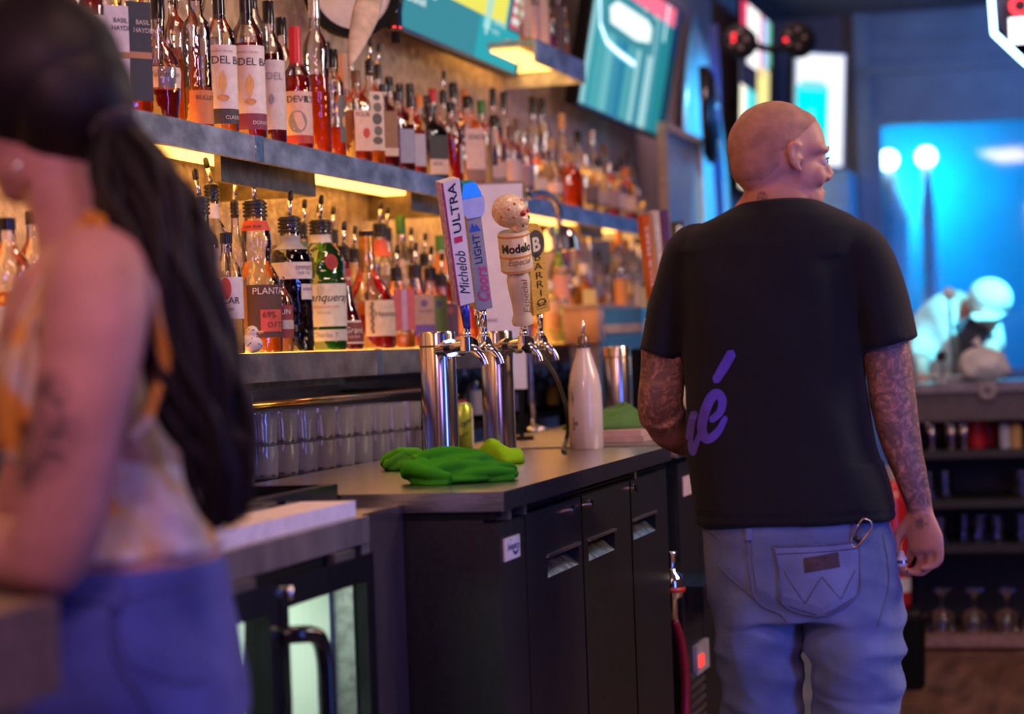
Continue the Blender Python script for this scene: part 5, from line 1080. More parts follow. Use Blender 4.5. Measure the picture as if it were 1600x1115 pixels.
U('slim bottle with pale column label of dark scroll marks', 577, 26, 105, kind='square', liq=LAMBER, fill=.5, off=34, cap=('spout', 0), lab=[dict(z0=.14, z1=.74, w=.8, col=(.62, .5, .42), spots=[(0, .68, .5, .03, (.1, .08, .09)), (.1, .58, .6, .05, (.15, .12, .12)), (0, .46, .7, .06, (.08, .07, .08)), (.1, .34, .6, .05, (.12, .1, .1)), (0, .24, .7, .04, (.1, .08, .08))])])
U('dark whiskey bottle with brown arched label', 599, 28, 138, kind='square', liq=DAMBER, fill=.55, off=30, cap=('black', .1), lab=[dict(z0=.14, z1=.7, w=.75, col=(.26, .12, .06), bands=[(.14, .24, (.6, .45, .36))])])
U('dark amber bottle with grey blue side label', 622, 30, 150, kind='square', liq=DAMBER, fill=.62, off=38, cap=('black', .12), lab=[dict(z0=.1, z1=.55, w=.75, col=(.28, .28, .38))])
U('amber bottle with narrow grey label left of black labelled bottle', 642, 28, 160, kind='square', liq=AMBER, fill=.6, off=38, cap=('black', .14), lab=[dict(z0=.1, z1=.55, w=.7, col=(.42, .38, .44))])
U('black labelled dark bottle with white foot label', 672, 33, 172, kind='square', liq=(.06, .02, .012), fill=.7, tint=(.4, .36, .33), off=34, cap=('black', .12), lab=[dict(z0=.28, z1=.62, w=.85, col=(.03, .03, .035)), dict(z0=.05, z1=.27, w=.85, col=(.6, .42, .34), text=[T_('JACK', .18, .014, a0=.3)])])
U('amber red bottle with open shoulder right of the black labelled bottle', 704, 27, 168, kind='std', liq=REDA, fill=.66, off=30, cap=('black', .14), lab=[dict(z0=.12, z1=.5, col=(.5, .46, .5), half=20, off=70)])
U('clear bottle with pink label reading in dark capitals', 731, 30, 160, kind='square', liq=LAMBER, fill=.3, off=28, cap=('black', .15), lab=[dict(z0=.06, z1=.68, w=.9, col=PK, bands=[(.06, .2, (.25, .12, .1))], text=[T_('KNOB', .55, .022, a0=.3)])])
# --- upper shelf, second row seen above the front row
SEC = [(232, 30, -30, 'std', LAMBER, .4, 'black', 'clear shouldered bottle with black cap high behind the squat decanter'),
       (268, 26, -10, 'std', CLEARL, .5, 'black', 'clear bottle behind the embossed bottle near the hair'),
       (326, 34, -50, 'std', CLEARL, .6, 'orange+long', 'orange foil topped bottle behind the first cactus bottle'),
       (392, 34, -30, 'tall', CLEARL, .6, 'black+long', 'black foil topped bottle behind the third cactus bottle'),
       (412, 30, 50, 'std', CLEARL, .6, 'silver', 'clear bottle with silver cap behind the third cactus bottle'),
       (508, 26, 80, 'apoth', CLEARL, .4, 'black', 'clear jar bottle with black cap behind the small jar'),
       (548, 26, 112, 'std', LAMBER, .5, 'silver', 'clear bottle with silver cap behind the rose label bottle'),
       (590, 24, 110, 'std', CLEARL, .4, 'spout', 'bottle with tall black pour spout behind the scroll label bottle'),
       (608, 26, 132, 'std', CLEARL, .5, 'black', 'clear bottle with wide black cap behind the grey blue label bottle'),
       (624, 25, 142, 'std', LAMBER, .5, 'black', 'clear bottle with black cap, first of the pair behind grey labels'),
       (640, 25, 142, 'std', LAMBER, .4, 'black', 'clear bottle with black cap, second of the pair behind grey labels'),
       (655, 26, 158, 'std', DAMBER, .6, 'orange', 'bottle with copper cap behind the narrow grey label'),
       (666, 24, 160, 'tall', REDA, .6, 'black', 'red necked bottle with black cap behind the black labelled bottle'),
       (676, 26, 150, 'std', LAMBER, .5, 'red', 'bottle with bright red cap behind the black labelled bottle'),
       (692, 24, 150, 'std', CLEARL, .5, 'spout', 'bottle with pour spout behind the open shouldered bottle'),
       (708, 28, 142, 'std', LAMBER, .5, 'black', 'clear bottle with tall black cap behind the open shouldered bottle'),
       (726, 25, 152, 'std', AMBER, .6, 'orange', 'bottle with copper neck behind the pink capitals label')]
for (px, w_, yt, kd, lq, fl, cp_, lb_) in SEC: U(lb_, px, w_, yt, row=.11, kind=kd, liq=lq, fill=fl, cap=(cp_, .16), n=16)
# --- upper shelf, far blurred half
FAR = [(752, 24, 168, 'tall', CLEARL, .6, 'green', None, 'bottle with green and red tall cap among clear far bottles', 0), (757, 30, 200, 'std', CLEARL, .4, 'red', PK, 'clear bottle with tall red foil on the far half of upper shelf', 0),
       (772, 28, 190, 'std', LAMBER, .45, 'black', (.62, .40, .36), 'pink labelled bottle with black cap right of the red foil bottle', 0), (770, 22, 152, 'std', CLEARL, .5, 'black', None, 'clear tall bottle with black cap behind the red foil bottle', .1),
       (786, 20, 158, 'std', CLEARL, .5, 'black', None, 'second clear tall bottle with black cap behind the red foil bottle', .1), (797, 25, 205, 'std', AMBER, .5, 'brown', (.60, .42, .42), 'pale pink labelled bottle left of the dark mushroom stopper', 0),
       (806, 22, 195, 'squat', DAMBER, .4, 'brown', None, 'small bottle with dark mushroom stopper behind pale labels', .09), (817, 24, 215, 'std', REDA, .3, 'silver', (.3, .2, .28), 'dark plum labelled bottle on the far half of upper shelf', 0),
       (832, 22, 165, 'tall', CLEARL, .5, 'black', None, 'tall clear bottle with black spouted top, first of two', .06), (846, 22, 166, 'tall', CLEARL, .5, 'black', None, 'tall clear bottle with black top, second of two', .06),
       (835, 24, 232, 'square', LAMBER, .3, 'silver', (.7, .55, .46), 'clear bottle with amber base and cream label under the tall pair', 0), (851, 30, 205, 'onion', AMBER, .75, 'silver', None, 'orange round shouldered bottle on the far half of upper shelf', .05),
       (861, 26, 225, 'onion', CLEARL, .4, 'cork', (.72, .5, .5), 'pink labelled rounded bottle below the orange one', 0), (878, 20, 190, 'tall', CLEARL, .5, 'cork', None, 'slim tall clear bottle with cork behind the pink rounded label', .08),
       (887, 29, 245, 'square', AMBER, .78, 'cork', None, 'square bottle full of glowing orange whiskey on the far half', 0), (903, 22, 215, 'std', CLEARL, .4, 'black', None, 'clear bottle with black cap behind the glowing orange bottle', .09),
       (914, 25, 250, 'square', CLEARL, .4, 'silver', (.14, .1, .12), 'dark labelled bottle right of the glowing orange bottle', 0), (925, 20, 215, 'std', CLEARL, .5, 'silver', None, 'clear bottle with silver top behind the dark label', .09),
       (933, 22, 255, 'square', CLEARL, .3, 'black', (.4, .3, .34), 'bottle with mauve label, fourth from the orange bottle', 0), (944, 20, 235, 'std', DAMBER, .6, 'brown', None, 'dark red bottle behind the mauve label', .07),
       (951, 21, 262, 'square', REDA, .4, 'silver', (.35, .24, .28), 'dark plum labelled square bottle near the shelf end', 0), (963, 20, 262, 'std', CLEARL, .4, 'black', (.6, .5, .55), 'pale labelled bottle near the far shelf end', 0),
       (971, 19, 255, 'std', CLEARL, .4, 'black', None, 'clear bottle with gold ball cap near the far shelf end', .06), (977, 21, 268, 'square', REDA, .35, 'orange', (.66, .5, .44), 'cream labelled bottle with red foot near the far shelf end', 0),
       (989, 18, 290, 'std', LAMBER, .5, 'gold', (.7, .5, .15), 'small yellow labelled bottle at the far shelf end', 0), (983, 18, 245, 'tall', CLEARL, .4, 'black', None, 'dark capped clear bottle behind the red footed one', .03),
       (997, 16, 300, 'square', CLEARL, .3, 'silver', (.5, .32, .34), 'last small pinkish bottle on the far end of upper shelf', .02)]
for (px, w_, yt, kd, lq, fl, cp_, lc, lb_, row) in FAR:
    U(lb_, px, w_, yt, row=row, kind=kd, liq=lq, fill=fl, cap=(cp_, .18), n=16, off=32, lab=[dict(z0=.14, z1=.36 + .03 * (px % 7), w=.78, half=62, col=lc, bands=[(.14, .2, tuple(x * .4 for x in lc))])] if lc else ())
# --- lower shelf
W2 = lambda label, px, w_, yt, row=0, **kw: place(label, px, w_, yt, ZL, row, GL, **kw)
W2('clear bottle with blue label at the left edge under the chin', 10, 56, 350, liq=LAMBER, fill=.5, cap=('black', .1), lab=[dict(z0=.1, z1=.4, col=(.3, .32, .62))])
W2('amber bottle left of the yellow top strap', 52, 50, 340, liq=AMBER, fill=.6, cap=('black', .1), lab=[dict(z0=.3, z1=.5, col=CRM)])
W2('dark shouldered bottle with pink label and pour spout beside the hair', 312, 44, 318, kind='apoth', liq=(.4, .2, .2), fill=.62, cap=('spout', 0), tilt=-.16, lab=[dict(z0=.5, z1=.7, col=(.66, .4, .38), bands=[(.50, .56, (.75, .22, .05))]), dict(z0=.25, z1=.49, col=(.14, .12, .16))])
W2('clear bottle with white neck label and pour spout behind the dark shouldered one', 330, 42, 295, row=.07, kind='tall', liq=CLEARL, fill=.5, cap=('spout', 0), tilt=-.2, lab=[dict(z0=.82, z1=.91, col=WP, half=110)])
W2('clear bottle with white label and red oval mark beside the hair', 353, 38, 372, row=.0, kind='std', liq=CLEARL, fill=.4, cap=('black', .1), lab=[dict(z0=.3, z1=.66, col=WP, text=[T_('CAR', .43, .02, a0=-25), T_('SPICED', .37, .008, a0=-25)], spots=[(-8, .56, .012, .024, (.6, .05, .04)), (-25, .33, .006, .008, (.1, .1, .1)), (-10, .33, .006, .008, (.1, .1, .1))])])
W2('rum bottle with woven brown label, red neck band and black pourer', 398, 58, 322, kind='collar', liq=LAMBER, fill=.12, cap=('spout', 0), tilt=-.06, off=45, lab=[dict(z0=.1, z1=.46, half=120, off=10, col=(.1, .045, .035)), dict(z0=.1, z1=.46, half=30, off=-58, lift=.0016, col=(.34, .15, .05)), dict(z0=.83, z1=.9, half=120, off=0, col=(.6, .06, .03), text=[T_('DARK RUM', .85, .009, (.1, .03, .03), a0=-60)]),
   dict(z0=.14, z1=.29, half=32, off=36, lift=.002, col=(.66, .1, .07), text=[T_('69%', .235, .02, (.08, .02, .02), bo=.0, a0=8), T_('O.F.T.D.', .17, .017, (.08, .02, .02), bo=.0, a0=20)]), dict(z0=.39, z1=.44, half=2, off=-3, lift=.0018, col=(.1, .045, .035), text=[T_('PLANTATION', .395, .021, (.72, .66, .64), 0, .0, -14)])])
W2('indigo gin bottle with white shoulder band and steel neck', 452, 52, 348, kind='apoth', tint=(.7, .7, .8), liq=(.05, .03, .12), fill=.78, cap=('spout', 0), off=30, lab=[dict(z0=.56, z1=.69, half=110, off=0, col=(.66, .6, .58), text=[T_('EMPRESS', .63, .014, (.2, .1, .2), bo=.0, a0=12), T_('1908 GIN', .595, .01, (.3, .2, .3), bo=.0, a0=14)]), dict(z0=.4, z1=.52, half=20, off=46, lift=.002, col=(.62, .55, .54), text=[T_('INDIGO', .47, .009, (.2, .1, .3), a0=30)]), dict(z0=.79, z1=.9, half=175, off=0, col=(.3, .3, .34))])
W2('short clear bottle with red and white label standing before the indigo one', 438, 28, 432, row=-.0, kind='std', liq=(.9, .6, .45), fill=.55, cap=('', 0), lab=[dict(z0=.18, z1=.62, col=(.3, .05, .05), half=60, bands=[(.3, .42, (.6, .5, .48))], text=[T_('SUN', .5, .016, (.75, .7, .66), a0=-22)])])
W2('green gin bottle with red seal and white label', 500, 60, 352, kind='shaker', tint=(.5, .86, .22), liq=(.22, .62, .05), fill=.7, cap=('spout', 0), off=40, lab=[dict(z0=.19, z1=.53, half=128, off=12, col=(.66, .63, .62), text=[T_('Tanqueray', .39, .029, (.02, .02, .03), .35, .0, -50), T_('LONDON DRY GIN', .335, .009, (.55, .12, .1), 0, 0, -38), T_('IMPORTED', .29, .007, (.3, .3, .3), 0, 0, -15)], spots=[(-5, .48, .009, .011, (.5, .48, .47))]),
   dict(z0=.075, z1=.165, half=128, off=12, col=(.55, .53, .55), text=[T_('Charles T.', .105, .016, (.2, .2, .3), .4, 0, -30)]), dict(z0=.86, z1=.93, half=150, off=0, col=(.62, .6, .6)), dict(z0=.66, z1=.72, half=3, off=22, col=(.16, .45, .05), spots=[(26, .70, .0165, .019, (.38, .015, .03)), (26, .70, .011, .013, (.28, .01, .02))])])
W2('deep red liqueur bottle with maroon framed label right of green gin', 536, 44, 395, kind='bell', tint=(.85, .25, .25), liq=(.5, .01, .05), fill=.7, cap=('spout', 0), off=30, lab=[dict(z0=.06, z1=.3, half=62, off=34, col=(.7, .62, .58), bands=[(.08, .28, (.2, .03, .04))], text=[T_('Grand', .17, .022, (.75, .7, .66), .25, .0, -8), T_('LIQUEUR', .12, .009, (.7, .6, .6), 0, 0, 2)]), dict(z0=.66, z1=.84, half=120, off=0, col=(.42, .04, .1), bands=[(.72, .75, (.7, .5, .45))])])
W2('wide cognac bottle with gold neck foil and vine label', 572, 66, 366, kind='onion', liq=REDA, fill=.3, cap=('gold', .34), off=42, lab=[dict(z0=.11, z1=.42, half=44, off=36, col=(.66, .5, .42), text=[T_('Hennessy', .28, .022, (.15, .12, .12), 0, .0, 12)], spots=[(6 + (0 if k % 2 else 2), .15 + k * .03, .0042, .006, (.16, .14, .12)) for k in range(9)])])
W2('clear bottle with pink and violet striped label', 619, 34, 430, kind='square', liq=LAMBER, fill=.2, off=30, cap=('spout', 0), lab=[dict(z0=.24, z1=.8, w=.92, col=(.55, .1, .12), spots=[], bands=[]), dict(z0=.24, z1=.8, w=.22, lift=.0016, col=(.5, .32, .52))])
W2('rounded bottle with purple crest label, first of three alike', 648, 36, 425, kind='jug', liq=AMBER, fill=.3, off=34, cap=('spout', 0), lab=[dict(z0=.16, z1=.7, w=.85, col=(.42, .24, .2), bands=[(.16, .3, (.14, .06, .3))], spots=[(0, .58, .35, .05, (.16, .08, .2))], text=[T_('CROWN', .46, .012, (.2, .1, .2), a0=.4)])])
W2('rounded bottle with green label, second of three alike', 672, 32, 430, kind='jug', liq=LAMBER, fill=.2, off=38, cap=('spout', 0), lab=[dict(z0=.14, z1=.72, w=.85, col=(.14, .2, .06), spots=[(0, .6, .35, .05, (.1, .08, .2))])])
W2('rounded bottle with dark purple label, last of three alike', 689, 32, 440, kind='jug', liq=AMBER, fill=.3, off=38, cap=('spout', 0), lab=[dict(z0=.14, z1=.66, w=.85, col=(.1, .04, .12), spots=[(0, .55, .4, .05, (.3, .08, .1))])])
W2('amber whiskey bottle with orange neck and green cap left of the tap handles', 688, 32, 380, row=.09, kind='std', liq=AMBER, fill=.62, cap=('green', .16), lab=[dict(z0=.7, z1=.9, half=120, off=0, col=(.7, .25, .08))])
BK = [(366, 24, 322, 'tall', CLEARL, .5, 'spout', None, 'slim bottle with pour spout behind the rum bottle'), (428, 40, 395, 'squat', DAMBER, .3, 'brown', None, 'low dark capped bottle behind the indigo gin'),
      (474, 26, 358, 'std', LAMBER, .5, 'spout', (.1, .2, .18), 'bottle with teal neck and spout between the indigo and green gins'), (497, 38, 365, 'tall', LAMBER, .5, 'spout', None, 'clear bottle with spout, first behind the green gin'),
      (519, 36, 366, 'tall', REDA, .5, 'spout', (.3, .03, .08), 'maroon necked bottle with spout, second behind the green gin'), (509, 30, 352, 'apoth', LAMBER, .6, 'gold', None, 'gold topped bottle behind the green gin'),
      (553, 34, 398, 'std', LAMBER, .5, 'spout', None, 'clear bottle with spout behind the cognac on its left'), (593, 40, 355, 'tall', CLEARL, .6, 'spout', (.6, .1, .06), 'red neck label bottle with spout behind the cognac'),
      (604, 30, 362, 'tall', CLEARL, .4, 'spout', None, 'clear bottle with spout right behind the red neck label'), (626, 30, 352, 'std', CLEARL, .4, 'green', None, 'bottle with green and orange cap behind the striped label'),
      (628, 36, 392, 'std', CLEARL, .5, 'spout', None, 'clear bottle with spout, first behind the three alike'), (641, 34, 396, 'std', CLEARL, .5, 'spout', None, 'clear bottle with spout, second behind the three alike'),
      (663, 32, 405, 'std', LAMBER, .5, 'spout', None, 'clear bottle with spout, third behind the three alike'), (706, 30, 395, 'std', AMBER, .7, 'orange', (.6, .2, .06), 'orange labelled bottle behind the white tap handle'),
      (728, 28, 400, 'std', AMBER, .6, 'spout', None, 'amber bottle with spout behind the grey tap handle'), (747, 26, 410, 'std', LAMBER, .6, 'spout', (.7, .45, .2), 'yellow lit bottle behind the yellow tap handle')]
for (px, w_, yt, kd, lq, fl, cp_, lc, lb_) in BK:
    W2(lb_, px, w_, yt, row=.10, kind=kd, liq=lq, fill=fl, cap=(cp_, .16), n=16, lab=[dict(z0=.76, z1=.9, col=lc, half=140, off=0)] if lc and cp_ == 'spout' else [dict(z0=.15, z1=.5, col=lc)] if lc else ())
FR = [(858, 24, 445, 'apoth', CLEARL, .3, 'white', (.7, .46, .34), 'white capped bottle with cream label glowing at its foot, right of yellow handle', 0, (1, 1, 1)), (872, 26, 372, 'tall', (.2, .55, .05), .7, 'black', (.6, .3, .3), 'green glass bottle under the dome lamp', .06, (.45, .85, .25)),
      (886, 24, 400, 'tall', (.03, .04, .4), .7, 'purple', None, 'deep blue bottle under the dome lamp', .1, (.25, .25, .9)), (880, 22, 470, 'square', (.2, .6, .1), .3, 'silver', (.35, .35, .5), 'pale blue labelled bottle with green foot under the dome lamp', 0, (.8, 1, .8)),
      (912, 24, 420, 'square', LAMBER, .9, 'white', (.72, .6, .25), 'yellow labelled square bottle above the white pour bottle', .0, (1, 1, 1)), (904, 18, 390, 'tall', CLEARL, .4, 'purple', None, 'slim mauve capped bottle behind the yellow label', .08, (1, 1, 1)),
      (921, 16, 380, 'tall', CLEARL, .4, 'silver', None, 'slim silver necked bottle right of the yellow label', .06, (1, 1, 1)), (934, 18, 400, 'std', LAMBER, .5, 'black', None, 'small amber bottle behind the frosted box, left one', .08, (1, 1, 1)),
      (948, 22, 420, 'squat', REDA, .45, 'black', None, 'squat orange bottle above the frosted box', .03, (1, 1, 1)), (958, 18, 385, 'std', CLEARL, .5, 'brown', None, 'clear bottle with brown cap above the frosted box', .1, (1, 1, 1)),
      (900, 20, 440, 'std', (.8, .5, .5), .5, 'white', (.66, .4, .36), 'pink labelled bottle between blue and yellow ones', .04, (1, 1, 1)), (784, 26, 410, 'std', AMBER, .6, 'spout', None, 'amber bottle hidden behind the white board', .1, (1, 1, 1)),
      (838, 24, 400, 'std', AMBER, .5, 'spout', (.7, .35, .1), 'amber bottle glowing just right of the yellow wooden handle', .1, (1, 1, 1))]
for (px, w_, yt, kd, lq, fl, cp_, lc, lb_, row, tn) in FR:
    W2(lb_, px, w_, yt, row=row, kind=kd, tint=tn, liq=lq, fill=fl, cap=(cp_, .14), n=16, off=32, lab=[dict(z0=.25, z1=.72, w=.85, col=lc)] if lc else ())
for (px, w_, yt, kd, lq, cp_, lc, lb_) in ((967, 20, 372, 'std', LAMBER, 'orange', (.66, .3, .1), 'bottle with orange top near the far end of the lower shelf'), (978, 18, 385, 'std', CLEARL, 'brown', None, 'clear bottle near the far end of the lower shelf'),
                                          (988, 18, 380, 'tall', CLEARL, 'white', (.6, .5, .42), 'pale labelled bottle near the far end of the lower shelf'), (998, 18, 392, 'std', (.8, .7, .3), 'silver', (.7, .6, .3), 'yellow bottle on the lower shelf, nearest the orange tap handle')):
    W2(lb_, px, w_, yt, row=.02, kind=kd, liq=lq, fill=.5, cap=(cp_, .14), n=16, off=32, lab=[dict(z0=.2, z1=.6, w=.85, col=lc)] if lc else ())
# short high shelf between the screens
MH = [(818, 16, -18, PK, 'pink box like bottle, first on the short high shelf'), (832, 20, -25, (.5, .3, .36), 'tall mauve labelled bottle, second on the short high shelf'), (843, 18, -40, PK, 'tall pink bottle, third on the short high shelf'), (858, 20, 10, None, 'dark bottle, fourth on the short high shelf'), (871, 16, -10, (.06, .04, .06), 'black labelled bottle, fifth on the short high shelf'), (881, 14, 18, None, 'clear glass bottle at the right end of short high shelf')]
for k, (px, wpx, yt, lc, lb_) in enumerate(MH):
    X = XS - .05; q = on(px, yt, X=X); r = wpx / ppm(q) / 2
    bottle(lb_, GM, Vector((X, q.y, ZM + .0035)), q.z - ZM - .004, r, kind='square' if k % 2 == 0 else 'std', liq=DAMBER if k in (3, 4) else LAMBER, fill=.35, cap=(('black', 'orange', 'silver')[k % 3], .14), n=16, off=32, lab=[dict(z0=.05, z1=.8, w=.9, col=lc)] if lc else ())
# things stored under the lower shelf, behind the towers: a row of dark bottles and cups
GS = 'small bottles stored under the lower shelf'
names_ = ('red', 'plum', 'pale', 'black', 'amber', 'white', 'blue', 'pink', 'dark', 'orange', 'yellow', 'grey', 'brown')
cols_ = ((.4, .05, .04), (.2, .06, .14), (.5, .4, .42), (.02, .02, .03), (.5, .2, .04), (.6, .52, .5), (.1, .1, .3), (.5, .26, .28), (.06, .04, .05), (.6, .2, .05), (.6, .42, .1), (.25, .24, .28), (.16, .08, .05))
zsh = 1.03
ya_, yc_ = on(705, 650, X=-1.93).y, on(905, 650, X=-1.93).y
t = thing('under_shelf', 'dark low shelf under the lower bottle shelf, behind the towers', 'shelf', (-1.93, ya_ - .1, .6)); O = Vector(t.location)
b = BM(); bx(b, -2.08, -1.84, ya_ - .1, yc_ + .3, zsh - .02, zsh, O); obj('board', b, BLACK_MATT, t)
for y in (ya_ - .05, yc_ + .2): b = BM(); bx(b, -2.06, -1.86, y, y + .03, 0, zsh - .02, O); obj('leg', b, BLACK_MATT, t)
for k in range(13):
    px = 712 + k * 15; q = on(px, 640, X=-1.9 - (k % 2) * .06)
    bottle('little bottle with %s label in the dim row under the lower shelf' % names_[k], GS, Vector((q.x, q.y, zsh + .001)), .125 + .02 * (k % 3), .026, kind='std' if k % 3 else 'square', liq=DAMBER, fill=.5, tint=(.6, .55, .55), cap=(('black', 'silver', 'red', 'brown')[k % 4], .14), n=14, lab=[dict(z0=.1, z1=.55, col=cols_[k])])
# white duck with black dots
p = on(389, 548, X=XS - .035); u_ = 1 / ppm(p); p.z = ZL + .003; t = thing('toy_duck', 'white toy duck with black dots on the lower shelf before the rum', 'duck', p)
n_ = Vector((CAM.x - p.x, CAM.y - p.y, 0)).normalized(); rgt = Vector((-n_.y, n_.x, 0))
MD = Matrix((rgt, -n_, Vector((0, 0, 1)))).transposed()
b = BM(); ball(b, MD @ Vector((0, 0, 14 * u_)), (23 * u_, 17 * u_, 15 * u_), MD); ball(b, MD @ Vector((-17 * u_, 0, 22 * u_)), (8 * u_, 9 * u_, 7 * u_), MD); ball(b, MD @ Vector((6 * u_, 0, 33 * u_)), (10.5 * u_, 10 * u_, 10 * u_), MD); ball(b, MD @ Vector((4 * u_, 0, 24 * u_)), (11 * u_, 10 * u_, 8 * u_), MD)
b = remesh(b, .0018, 5)
for v in b.verts: v.co.z = max(v.co.z, 0)
dk = obj('body', b, plastic((.75, .66, .6), .35), t, smooth=True)
b = BM(); ball(b, MD @ Vector((18 * u_, -3 * u_, 32 * u_)), (6 * u_, 5 * u_, 2.5 * u_), MD, 12, 8); obj('beak', b, plastic((.75, .45, .15)), t, smooth=True)
b = BM(); random.seed(4)
for c0, r0, cnt in ((Vector((0, 0, 14)), (23, 17, 15), 18), (Vector((6, 0, 33)), (10.5, 10, 10), 8)):
    for k in range(cnt):
        a, e = random.uniform(PI * 1.05, PI * 1.95), random.uniform(-.3, 1.1); d = Vector((math.cos(a) * math.cos(e) * r0[0], math.sin(a) * math.cos(e) * r0[1], math.sin(e) * r0[2]))
        ball(b, MD @ ((c0 + d * .985) * u_), 0.0014, seg=8, rings=6)
o = obj('dots', b, INK, dk, smooth=True); o['kind'] = 'stuff'

# ------------------------------------------------------------------ people
def skin_mat(name, col, tattoo=None):
    """tattoo: list of (centre, radius) in object space where dark ink shows"""
    m, nt, out = _new(name)
    bs = N(nt, 'ShaderNodeBsdfPrincipled'); bs.inputs['Roughness'].default_value = .58; bs.inputs['Subsurface Weight'].default_value = .12; bs.inputs['Subsurface Radius'].default_value = (.02, .008, .004); bs.inputs['Subsurface Scale'].default_value = .3
    tc = N(nt, 'ShaderNodeTexCoord'); nz = N(nt, 'ShaderNodeTexNoise', Scale=14.0, Detail=5.0); L(nt, tc.outputs['Object'], nz.inputs['Vector'])
    rp = N(nt, 'ShaderNodeValToRGB'); L(nt, nz.outputs[0], rp.inputs[0]); rp.color_ramp.elements[0].color = c4(tuple(x * .78 for x in col)); rp.color_ramp.elements[1].color = c4(tuple(min(1, x * 1.15) for x in col)); rp.color_ramp.elements[0].position = .3; rp.color_ramp.elements[1].position = .7
    src = rp.outputs[0]
    if tattoo:
        # ink lines: voronoi cell edges and wavy bands, inside soft capsules round the arm
        vo = N(nt, 'ShaderNodeTexVoronoi', Scale=tattoo['scale'], feature='DISTANCE_TO_EDGE')
        n3 = N(nt, 'ShaderNodeTexNoise', Scale=tattoo['scale'] * .7, Detail=3.0); L(nt, tc.outputs['Object'], n3.inputs['Vector'])
        ad = N(nt, 'ShaderNodeMixRGB', blend_type='ADD'); ad.inputs[0].default_value = .035; L(nt, tc.outputs['Object'], ad.inputs[1]); L(nt, n3.outputs['Color'], ad.inputs[2]); L(nt, ad.outputs[0], vo.inputs['Vector'])
        r1 = N(nt, 'ShaderNodeValToRGB'); L(nt, vo.outputs['Distance'], r1.inputs[0]); r1.color_ramp.elements[0].position = .02; r1.color_ramp.elements[0].color = (1, 1, 1, 1); r1.color_ramp.elements[1].position = .07; r1.color_ramp.elements[1].color = (0, 0, 0, 1)
        r2 = N(nt, 'ShaderNodeValToRGB'); L(nt, n3.outputs['Fac'], r2.inputs[0]); n3.inputs['Distortion'].default_value = 2.2; r2.color_ramp.elements[0].position = .36; r2.color_ramp.elements[0].color = (.12, .12, .12, 1); r2.color_ramp.elements[1].position = .56; r2.color_ramp.elements[1].color = (.9, .9, .9, 1)
        mxx = N(nt, 'ShaderNodeMath', operation='MAXIMUM'); L(nt, r1.outputs[0], mxx.inputs[0]); L(nt, r2.outputs[0], mxx.inputs[1])
        tot = None
        for c, r in tattoo['spheres']:
            vd = N(nt, 'ShaderNodeVectorMath', operation='DISTANCE'); L(nt, tc.outputs['Object'], vd.inputs[0]); vd.inputs[1].default_value = c
            mr = N(nt, 'ShaderNodeMapRange'); mr.inputs['From Min'].default_value = r; mr.inputs['From Max'].default_value = r * tattoo.get('soft', .86); L(nt, vd.outputs['Value'], mr.inputs['Value'])
            if tot is None: tot = mr.outputs[0]
            else:
                q = N(nt, 'ShaderNodeMath', operation='MAXIMUM'); L(nt, tot, q.inputs[0]); L(nt, mr.outputs[0], q.inputs[1]); tot = q.outputs[0]
        ml = N(nt, 'ShaderNodeMath', operation='MULTIPLY'); L(nt, tot, ml.inputs[0]); L(nt, mxx.outputs[0], ml.inputs[1])
        m2 = N(nt, 'ShaderNodeMath', operation='MULTIPLY'); L(nt, ml.outputs[0], m2.inputs[0]); m2.inputs[1].default_value = tattoo.get('ink', .8)
        mc = N(nt, 'ShaderNodeMix', data_type='RGBA'); L(nt, m2.outputs[0], mc.inputs[0]); L(nt, src, mc.inputs[6]); mc.inputs[7].default_value = (.035, .03, .04, 1); src = mc.outputs[2]
    if name.startswith('man'):
        pass
    L(nt, src, bs.inputs['Base Color']); L(nt, bs.outputs[0], out.inputs[0]); MATS[name] = m; return m
def cloth(name, col, col2=None, scale=9, rough=.85, bump=.3, bscale=500, sheen=.15): return mat(name, col, rough, var=.12, scale=scale, bump=bump, bscale=bscale, col2=col2, sheen=sheen, spec=.25)
def shade_obj(name, b, m, parent, O):
    for v in b.verts: v.co -= O
    return obj(name, b, m, parent, smooth=True)

# ---- the man in the black shirt
YM = 4.4
def M(px, py, dy=0):
    return on(px, py, Y=YM + dy)
KM = 1 / ppm(on(1230, 500, Y=YM))          # metres per photo pixel at the man
OM = Vector((on(1240, 800, Y=YM).x, YM, 0))
man = thing('person', 'man with shaved head in black t-shirt and faded blue jeans, tattooed arms, seen from behind', 'person', OM)
def rings(bm, lv, n=28, ex=2.3):
    """lv: (px, py, half width px, half depth m[, dy])"""
    rs = []
    for q in lv:
        px, py, hw, hd = q[:4]; dy = q[4] if len(q) > 4 else 0; c = M(px, py, dy)
        rs.append([bm.verts.new(c + Vector((x, y, 0))) for x, y in ring_pts(hw * KM, hd, ex, n)])
    for a, c in zip(rs, rs[1:]):
        for i in range(n): bm.faces.new((a[i], a[(i + 1) % n], c[(i + 1) % n], c[i]))
    bm.faces.new(list(reversed(rs[0]))); bm.faces.new(rs[-1])
b = BM()
# trunk, legs
rings(b, [(1216, 322, 56, .055), (1215, 345, 100, .075), (1205, 385, 142, .095), (1203, 450, 138, .11), (1208, 560, 126, .115), (1220, 680, 122, .11), (1235, 770, 126, .108), (1242, 850, 126, .108), (1250, 920, 118, .10), (1255, 955, 95, .08)])
